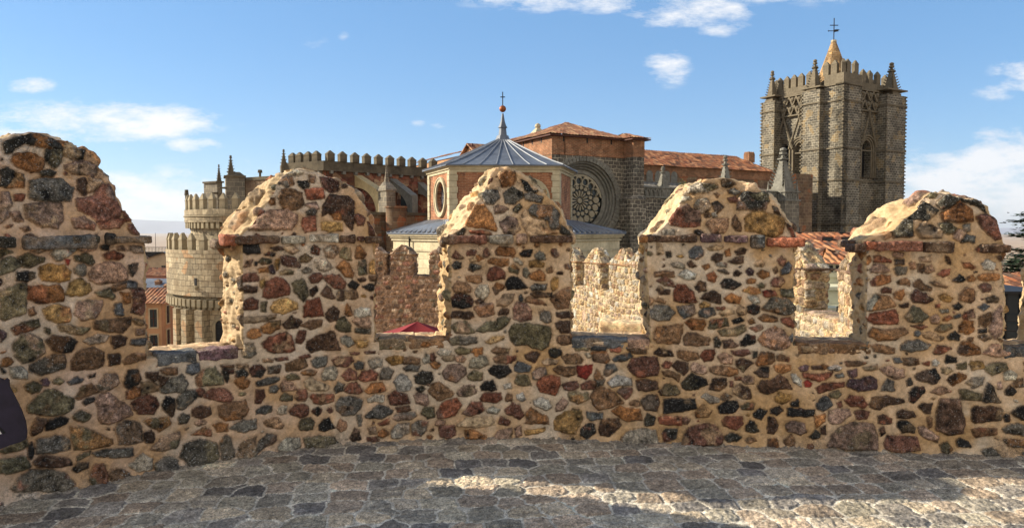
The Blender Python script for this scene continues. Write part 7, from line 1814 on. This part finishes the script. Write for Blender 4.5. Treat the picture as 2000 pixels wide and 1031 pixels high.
# ================================================================ red canopy below
a_ = at(815, 628, 15.0); can = empty('canopy', (a_.x, a_.y, -3.3), R(8), 'dark red canvas canopy with a cream inner gable beyond the second gap', 'canopy')
h_ = a_.z + 3.3; s_ = 2.1; ez_ = h_ - .78; m = MB(); cr = [(-s_, -s_), (s_, -s_), (s_, s_), (-s_, s_)]
for i in range(4):
    p_, q_ = cr[i], cr[(i + 1) % 4]; N_ = 8
    for k in range(N_):
        for j in range(6):
            def pt(u_, v_): x_ = (p_[0] * (1 - u_) + q_[0] * u_) * (1 - v_); y_ = (p_[1] * (1 - u_) + q_[1] * u_) * (1 - v_); sag = -.10 * math.sin(math.pi * v_) * math.sin(math.pi * u_) - .05 * math.sin(math.pi * v_); return (x_, y_, ez_ + (h_ - ez_) * v_ + sag)
            m.face([pt(k / N_, j / 6), pt((k + 1) / N_, j / 6), pt((k + 1) / N_, (j + 1) / 6), pt(k / N_, (j + 1) / 6)])
    for k in range(N_): u0, u1 = k / N_, (k + 1) / N_; A_ = (p_[0] * (1 - u0) + q_[0] * u0, p_[1] * (1 - u0) + q_[1] * u0); B_ = (p_[0] * (1 - u1) + q_[0] * u1, p_[1] * (1 - u1) + q_[1] * u1); m.face([(*A_, ez_ - .25), (*B_, ez_ - .25), (*B_, ez_), (*A_, ez_)])
m.build('canopy_cloth', M['redcloth'], can, True)
for x_, y_ in cr: m = MB(); m.bar((x_ * .98, y_ * .98, 0), (x_ * .98, y_ * .98, ez_), .03); m.build('post', M['iron'], can)
m = MB(); b_ = [(-.15, -1.35, ez_ + .22), (.55, -1.4, ez_ + .16), (.12, -.75, ez_ + .56)]; m.loft([[Vector(p_) for p_ in b_], [Vector(p_) + Vector((0, .03, .0)) for p_ in b_]]); m.build('inner_gable', M['creamplain'], can)

# ================================================================ houses down on the left
def house(name, label, o, ang, w_, d_, z0, z1, roof_h, wall, roof='tile', rows=(), chim=None, ridge='x', eave=.35, balcony=()):
    e = empty('house', (o[0], o[1], -12), R(ang), label, 'house', ); m = MB(); H = z1 + G; m.box(0, w_, 0, d_, 0, H); 
    if ridge == 'y': m.face([(0, 0, H), (w_, 0, H), (w_ / 2, 0, H + roof_h)]); m.face([(w_, d_, H), (0, d_, H), (w_ / 2, d_, H + roof_h)])
    else: m.face([(0, d_, H), (0, 0, H), (0, d_ / 2, H + roof_h)]); m.face([(w_, 0, H), (w_, d_, H), (w_, d_ / 2, H + roof_h)])
    m.build('wall', M[wall], e); m = MB()
    k = roof_h / ((w_ if ridge == 'y' else d_) / 2) * eave
    if roof == 'lead':
        def slope(A, B, C_, D_): m.face([A, B, C_, D_]); m.face([(p_[0], p_[1], p_[2] - .12) for p_ in (D_, C_, B, A)]); m.face([(A[0], A[1], A[2] - .12), (B[0], B[1], B[2] - .12), B, A])
    else: slope = lambda A, B, C_, D_: tile_roof(m, A, B, C_, D_, .28, .42, .06)
    if ridge == 'y': slope((-eave, d_ + eave, H - k), (-eave, -eave, H - k), (w_ / 2, -eave, H + roof_h + .02), (w_ / 2, d_ + eave, H + roof_h + .02)); slope((w_ + eave, -eave, H - k), (w_ + eave, d_ + eave, H - k), (w_ / 2, d_ + eave, H + roof_h + .02), (w_ / 2, -eave, H + roof_h + .02))
    else: slope((-eave, -eave, H - k), (w_ + eave, -eave, H - k), (w_ + eave, d_ / 2, H + roof_h + .02), (-eave, d_ / 2, H + roof_h + .02)); slope((w_ + eave, d_ + eave, H - k), (-eave, d_ + eave, H - k), (-eave, d_ / 2, H + roof_h + .02), (w_ + eave, d_ / 2, H + roof_h + .02))
    m.build('roof', M[roof], e)
    for (side, u_, z_, ww, hh) in rows:
        f3 = (lambda a, zz, dd: (a, -dd, zz)) if side == 'f' else (lambda a, zz, dd: (w_ + dd, a, zz)) if side == 'r' else (lambda a, zz, dd: (-dd, a, zz)); z_ += G
        m = MB(); ol = [(u_ - ww / 2 - .09, z_ - .09), (u_ + ww / 2 + .09, z_ - .09), (u_ + ww / 2 + .09, z_ + hh + .09), (u_ - ww / 2 - .09, z_ + hh + .09)]; il = [(u_ - ww / 2, z_), (u_ + ww / 2, z_), (u_ + ww / 2, z_ + hh), (u_ - ww / 2, z_ + hh)]
        ring_mold(m, il, ol, f3, .06, 0); fr = m.build('window', M['tanwall'], e); m = MB(); m.face([f3(a, b, .015) for a, b in il]); m.build('pane', M['glassdk'], fr); m = MB(); m.bar(f3(u_, z_, .03), f3(u_, z_ + hh, .03), .03, None, 4); m.bar(f3(u_ - ww / 2, z_ + hh * .5, .03), f3(u_ + ww / 2, z_ + hh * .5, .03), .03, None, 4); m.build('frame', M['wood'], fr)
    for (side, u0, u1, z_) in balcony:
        f3 = (lambda a, zz, dd: (a, -dd, zz)) if side == 'f' else (lambda a, zz, dd: (w_ + dd, a, zz)); z_ += G; m = MB(); P_, Q_ = f3(u0, z_ - .08, .35), f3(u1, z_ - .08, .35); c_ = (Vector(P_) + Vector(Q_)) / 2
        hv = (Vector(Q_) - Vector(P_)) / 2; ou = Vector(f3(0, 0, 1)) - Vector(f3(0, 0, 0)); m.obox(c_, hv, ou * .4, (0, 0, .07)); n_ = int(hv.length * 2 / .16)
        for q_ in range(n_ + 1): a = u0 + (u1 - u0) * q_ / n_; m.bar(f3(a, z_, .72), f3(a, z_ + .95, .72), .018, None, 4)
        m.bar(f3(u0, z_ + .95, .72), f3(u1, z_ + .95, .72), .03, None, 4); m.bar(f3(u0, z_ + .1, .72), f3(u1, z_ + .1, .72), .03, None, 4); m.build('balcony', M['iron'], e)
    if chim:
        for (x_, y_, hh, ww) in chim:
            m = MB(); m.box(x_ - ww / 2, x_ + ww / 2, y_ - ww / 2, y_ + ww / 2, H, H + hh); m.frustum(x_, y_, H + hh, H + hh + ww * .5, ww * .9, ww * .2, 4); m.build('chimney', M['brick'], e)
    return e
def pt(px, py, Y): p_ = at(px, py, Y); return p_
p_ = pt(283, 507, 96); house('a', 'tan gabled house with slate blue roof farthest down the street', (p_.x - .6, 96), 0, 6.4, 8, -12, p_.z, 1.0, 'tanwall', 'lead', rows=(('f', 1.0, p_.z - 1.6, .5, .8), ('f', 3.1, p_.z - 1.6, .6, .8), ('f', 5.0, p_.z - 1.6, .5, .8)), ridge='y')
p_ = pt(278, 541, 84); house('b', 'pink house with a red tiled roof below the tan gable', (p_.x - 2, 84), -6, 7.6, 6, -12, p_.z + .2, .7, 'pinkwall', 'tile2', rows=(('f', 5.2, p_.z - 1.6, .7, 1.1),))
p_ = pt(280, 572, 70); house('c', 'low house with dark grey roof and tiled chimneys', (p_.x - 3, 70), -10, 6.2, 7, -12, p_.z, 1.2, 'tanwall', 'lead', chim=((3.4, 2.2, 1.0, .5), (4.3, 4.2, 1.5, .7), (5.0, 1.2, .7, .4)))
p_ = pt(334, 572, 62); q_ = pt(311, 585, 56)
house('d', 'tall pink town house with dark balconies beside the bastion', (pt(312, 585, 64).x, 64), 62, 9.5, 4, -12, pt(312, 580, 64).z, .5, 'pinkwall', 'tile', rows=[('f', 1.1 + k * 1.9, pt(312, yy_, 64).z, .75, 1.6) for k in range(5) for yy_ in (618, 660, 700)], balcony=[('f', .3, 5.0, pt(312, 622, 64).z), ('f', .3, 5.0, pt(312, 664, 64).z)])
house('e', 'ochre town house with a red roof nearest on the street', (pt(284, 592, 52).x - 3.3, 52), 6, 4.25, 6, -12, pt(284, 592, 52).z, .8, 'ochrewall', 'tile2', rows=[('f', 3.7, pt(292, 640, 52).z, .5, 1.3), ('f', 3.7, pt(292, 690, 52).z, .5, 1.3)] + [('r', 1.2 + k * 1.8, pt(292, yy_, 52).z, .6, 1.3) for k in range(3) for yy_ in (636, 684)], balcony=[('f', 3.0, 4.2, pt(292, 682, 52).z)])
m = MB(); a_, b_ = pt(272, 483, 130), pt(330, 483, 130); zt_ = a_.z; m.box(a_.x - 4, b_.x + 6, 130, 131, -12, pt(280, 492, 130).z)
for k in range(34): x_ = a_.x - 2 + k * .26; m.bar((x_, 130, -10), (x_, 130, zt_), .035, None, 4)
m.bar((a_.x - 3, 130, zt_), (b_.x + 6, 130, zt_), .06, None, 4); o = m.build('railing', M['iron'], None, label='dark railing on a wall beyond the slate roof', category='railing')
m = MB(); m.face([(-60, 30, -11.98), (-8, 30, -11.98), (-8, 130, -11.98), (-60, 130, -11.98)]); m.build('street', M['asphalt'], None, kind='structure')
m = MB(); q = pt(304, 480, 110); m.bar((q.x, 110, -12), (q.x, 110, pt(304, 455, 110).z), .05, .03); m.build('mast', M['iron'], None, label='thin mast rising over the far plain by the bastion', category='mast')

# ================================================================ tiled houses on the right
hr = empty('house', (8.6, 22, -12), 0, 'cream house with a large red tiled roof and two skylights below the bell tower', 'house')
lw = lambda v_: (v_[0] - 8.6, v_[1] - 22, v_[2] + 12)
A_, B_, C_, D_ = (at(1500, 575, 17.5), at(1760, 575, 17.5), at(1715, 459, 25), at(1530, 459, 25))
m = MB(); tile_roof(m, lw(A_), lw(B_), lw(C_), lw(D_), .24, .36, .06); m.bar(lw(D_), lw(C_), .10, None, 8); m.build('roof', M['tile2'], hr)
m = MB(); m.prism([lw(A_)[:2], lw(B_)[:2], lw(C_)[:2], lw(D_)[:2]], 0, A_.z + 11.8); m.build('wall', M['whitewall'], hr)
rn = (B_ - A_).cross(D_ - A_).normalized(); ex_ = (B_ - A_).normalized(); ux_ = rn.cross(ex_)
for (px_, py_) in ((1611, 471), (1648, 471)):
    tY = 24.6
    for Yq in np.linspace(17.5, 25, 200):
        v_ = at(px_, py_, Yq)
        if (v_ - A_).dot(rn) * (at(px_, py_, 17.5) - A_).dot(rn) < 0: tY = Yq; break
    c_ = Vector(lw(at(px_, py_, tY))) ; m = MB(); m.obox(c_ + Vector((0, 0, .06)), (.19, 0, 0), (0, .22, .0), (0, 0, .09)); sk = m.build('skylight', M['wood'], hr); m = MB(); m.face([c_ + Vector((x_, -.225, z_ + .06)) for x_, z_ in ((-.15, -.06), (.15, -.06), (.15, .06), (-.15, .06))]); m.build('pane', M['glassdk'], sk)
for px_ in (1561, 1643):
    q = at(px_, 459, 25); m = MB(); m.bar(lw(q), lw(q + Vector((0, 0, .28))), .025, None, 5); m.box(lw(q)[0] - .11, lw(q)[0] + .11, lw(q)[1] - .1, lw(q)[1] + .1, lw(q)[2] - .06, lw(q)[2] + .1); m.build('vent_pipe', M['iron'], hr)
# chimney houses in front of that roof
def chimney_block(px0, px1, ytop, ybot, Y, label, tiled=True, dep=.7):
    a_, b_ = at(px0, ytop, Y), at(px1, ytop, Y); zb_ = at(px0, ybot, Y).z; e = empty('chimney', (a_.x, Y, -12), R(6), label, 'chimney'); w_ = b_.x - a_.x; H = a_.z + G
    m = MB(); m.box(0, w_, 0, dep, 0, H); m.box(-.06, w_ + .06, -.06, dep + .06, H - .28, H - .18); m.build('stack', M['whitewall'], e)
    m = MB(); m.box(w_ * .2, w_ * .42, -.02, .02, H - .16, H - .02); m.box(w_ * .6, w_ * .82, -.02, .02, H - .16, H - .02); m.build('smoke_hole', M['dark'], e)
    if tiled:
        ee = .28; zz_ = H; pts = [(-ee, -ee, zz_), (w_ + ee, -ee, zz_), (w_ + ee, dep + ee, zz_), (-ee, dep + ee, zz_)]; tp_ = (w_ / 2, dep / 2, zz_ + .30); m = MB()
        for i in range(4): tile_roof(m, pts[i], pts[(i + 1) % 4], tp_, tp_, .16, .22, .045)
        m.build('tiled_cap', M['tile2'], e)
    return e
chimney_block(1612, 1648, 517, 580, 16.0, 'cream chimney with a red tiled hipped cap in front of the big roof')
chimney_block(1580, 1604, 486, 530, 19.0, 'plain cream chimney at the foot of the red roof', False, .5)
wv = empty('garden_wall', (7, 15.4, -12), 0, 'pale cream wall with a low iron railing behind the fourth gap', 'wall'); q0, q1 = at(1598, 566, 15.2), at(1660, 566, 15.2); m = MB(); m.box(q0.x - 7, q1.x - 7, -.2, .5, 0, q0.z + G); m.box(q0.x - 7.05, q1.x - 6.95, -.28, .6, q0.z + G, q0.z + G + .07); m.box(q0.x - 7.3, q1.x - 7, -.8, -.2, 0, at(1600, 597, 15).z + G); m.build('wall_body', M['whitewall'], wv)
m = MB(); za_, zb_ = at(1600, 600, 14.2).z + G, at(1600, 618, 14.2).z + G
for k in range(14): x_ = q0.x - 7 + (q1.x - q0.x) * k / 13; m.bar((x_, -1.1, zb_ - .4), (x_, -1.1, za_), .014, None, 4)
m.bar((q0.x - 7, -1.1, za_), (q1.x - 7, -1.1, za_), .02, None, 4); m.build('rail', M['iron'], wv)

# ================================================================ far right: cedar, dark glazed building
db = empty('building', (9.6, 14, -12), R(-8), 'dark glazed building with a rail behind the last gap on the right', 'building'); q0 = at(1940, 573, 14); q1 = at(2040, 573, 14)
m = MB(); H = q0.z + G; m.box(q0.x - 9.6, q1.x - 9.6, 0, 3, 0, H); m.build('wall', M['glassdk'], db); m = MB(); m.box(q0.x - 9.7, q1.x - 9.5, -.1, 3.1, H, H + .05)
for k in range(5): x_ = q0.x - 9.6 + k * .25; m.box(x_ - .015, x_ + .015, -.03, 0, 0, H)
m.build('frame', M['iron'], db); m = MB()
for py_ in (627, 646): z_ = at(1960, py_, 13.4).z + G; m.bar((q0.x - 9.9, -.6, z_), (q1.x - 9.4, -.6, z_), .018, None, 4)
m.build('rail', M['iron'], db)
q0 = at(1952, 560, 19); h2 = house('f', 'low red tiled roof under the cedar at the right edge', (q0.x, 19), 10, 2.4, 3, -12, at(1952, 572, 19).z, .35, 'tanwall', 'tile2')
def cedar(px, Y, ztop, label, hw=2.6):
    b_ = at(px, 450, Y); e = empty('cedar_tree', (b_.x, Y, -12), 0, label, 'tree'); m = MB(); H = ztop + 12; m.bar((0, 0, 0), (0, 0, H * .9), .32, .08, 8); r = random.Random(5); tips = []
    for k in range(70):
        z_ = H * (.45 + .53 * k / 70); a = r.uniform(0, 6.28); L = hw * (1.15 - .85 * (k / 70)) * r.uniform(.6, 1.15); end = Vector((math.cos(a) * L, math.sin(a) * L, z_ + L * r.uniform(-.05, .12))); m.bar((0, 0, z_), end, .05, .012, 4); tips.append((Vector((0, 0, z_)), end))
    m.build('trunk', M['bark'], e); f = MB()
    for (s_, t_) in tips:
        n_ = int((t_ - s_).length * 90)
        for k in range(n_):
            u_ = r.uniform(.18, 1.04); c_ = s_.lerp(t_, u_) + Vector((r.gauss(0, .16), r.gauss(0, .16), r.gauss(0.02, .05))); a = r.uniform(0, 6.28); l_ = r.uniform(.12, .26); d1 = Vector((math.cos(a) * l_, math.sin(a) * l_, r.uniform(-.03, .05))); d2 = Vector((-math.sin(a) * l_ * .3, math.cos(a) * l_ * .3, r.uniform(-.02, .02))); f.face([c_ - d2, c_ + d1, c_ + d2, c_ - d1 * .4])
    f.build('crown', M['conifer'], e)
cedar(2022, 26, at(1990, 425, 26).z + .6, 'dark green cedar tree at the right edge of the picture', 2.2)
cedar(1990, 34, at(1990, 488, 34).z, 'lower dark tree behind the cedar', 1.6)

# ================================================================ sign board at the left edge
sb = empty('sign_board', (-2.72, 3.62, 0), R(24), 'dark violet sign board with a white mark cut off by the left edge', 'sign')
lb = lambda v_: ((v_[0] + 2.72) * math.cos(R(24)) + (v_[1] - 3.62) * math.sin(R(24)), -(v_[0] + 2.72) * math.sin(R(24)) + (v_[1] - 3.62) * math.cos(R(24)), v_[2])
SBF = Frame((-2.72, 3.62), 24); sp = lambda px, py: SBF.ony(px, py, 0)
ol = [sp(*q) for q in ((0, 738), (8, 742), (13, 738), (18, 742), (19, 755), (30, 776), (42, 800), (50, 822), (53, 842), (52, 856), (40, 862), (20, 868), (0, 876))]; xl = ol[0][0] - .42; ol = ol + [(xl, ol[-1][1]), (xl - .1, (ol[0][1] + ol[-1][1]) / 2), (xl, ol[0][1])]
m = MB(); m.loft([[(a, -.012, b) for a, b in ol], [(a, .012, b) for a, b in ol]]); m.build('panel', M['sign'], sb)
tri_ = [sp(*q) for q in ((-6, 826), (0, 830), (13, 843), (8, 846), (-6, 838))]; m = MB(); m.face([(a, -.0135, b) for a, b in tri_]); m.build('black_mark', M['navy'], sb)
tri_ = [sp(*q) for q in ((-8, 836), (0, 838), (5, 845), (0, 847), (-8, 848))]; m = MB(); m.face([(a, -.015, b) for a, b in tri_]); m.build('white_mark', M['white'], sb)
m = MB(); m.bar((ol[0][0] - .2, .03, 0), (ol[0][0] - .2, .03, ol[0][1] - .05), .02, None, 8); m.box(ol[0][0] - .3, ol[0][0] - .1, -.07, .13, 0, .012); m.build('post', M['iron'], sb)

# weeds rooted on the merlon caps
def weed(s_, w_, z_, n, hgt, label, seed):
    x, y = NC.ev(np.array([s_]), np.array([w_])); r = random.Random(seed); f = MB()
    for k in range(n):
        a = r.uniform(0, 6.28); b_ = Vector((r.gauss(0, .012), r.gauss(0, .012), 0)); t_ = b_ + Vector((math.cos(a) * hgt * .5 * r.random(), math.sin(a) * hgt * .5 * r.random(), hgt * r.uniform(.5, 1))); sd = Vector((-math.sin(a), math.cos(a), 0)) * .0022; f.face([b_ - sd, b_ + sd, t_]);
        for q_ in range(3): c_ = b_.lerp(t_, r.uniform(.3, 1)); d_ = Vector((r.gauss(0, 1), r.gauss(0, 1), r.gauss(.3, .5))).normalized() * .010; f.face([c_, c_ + d_ + sd * 1.5, c_ + d_ * 1.8, c_ + d_ - sd * 1.5])
    o = f.build('weed', M['leaf'], None, label=label, category='plant'); o.location = (float(x[0]), float(y[0]), z_)
weed(1.285, .2, 1.925, 16, .07, 'tiny green weed on the left of the red stoned merlon cap', 1)

# ================================================================ air
m = MB(); m.box(-45000, 45000, -45000, 45000, -100, 420); hz = m.build('haze', [], None, kind='stuff')
hm = D.materials.new('haze_air'); hm.use_nodes = True; hn = hm.node_tree; hn.nodes.clear(); pv = hn.nodes.new('ShaderNodeVolumePrincipled'); pv.inputs['Density'].default_value = 3.5e-5; pv.inputs['Color'].default_value = (.82, .88, .95, 1); pv.inputs['Anisotropy'].default_value = .2
ho = hn.nodes.new('ShaderNodeOutputMaterial'); hn.links.new(pv.outputs[0], ho.inputs['Volume']); hz.data.materials.append(hm)
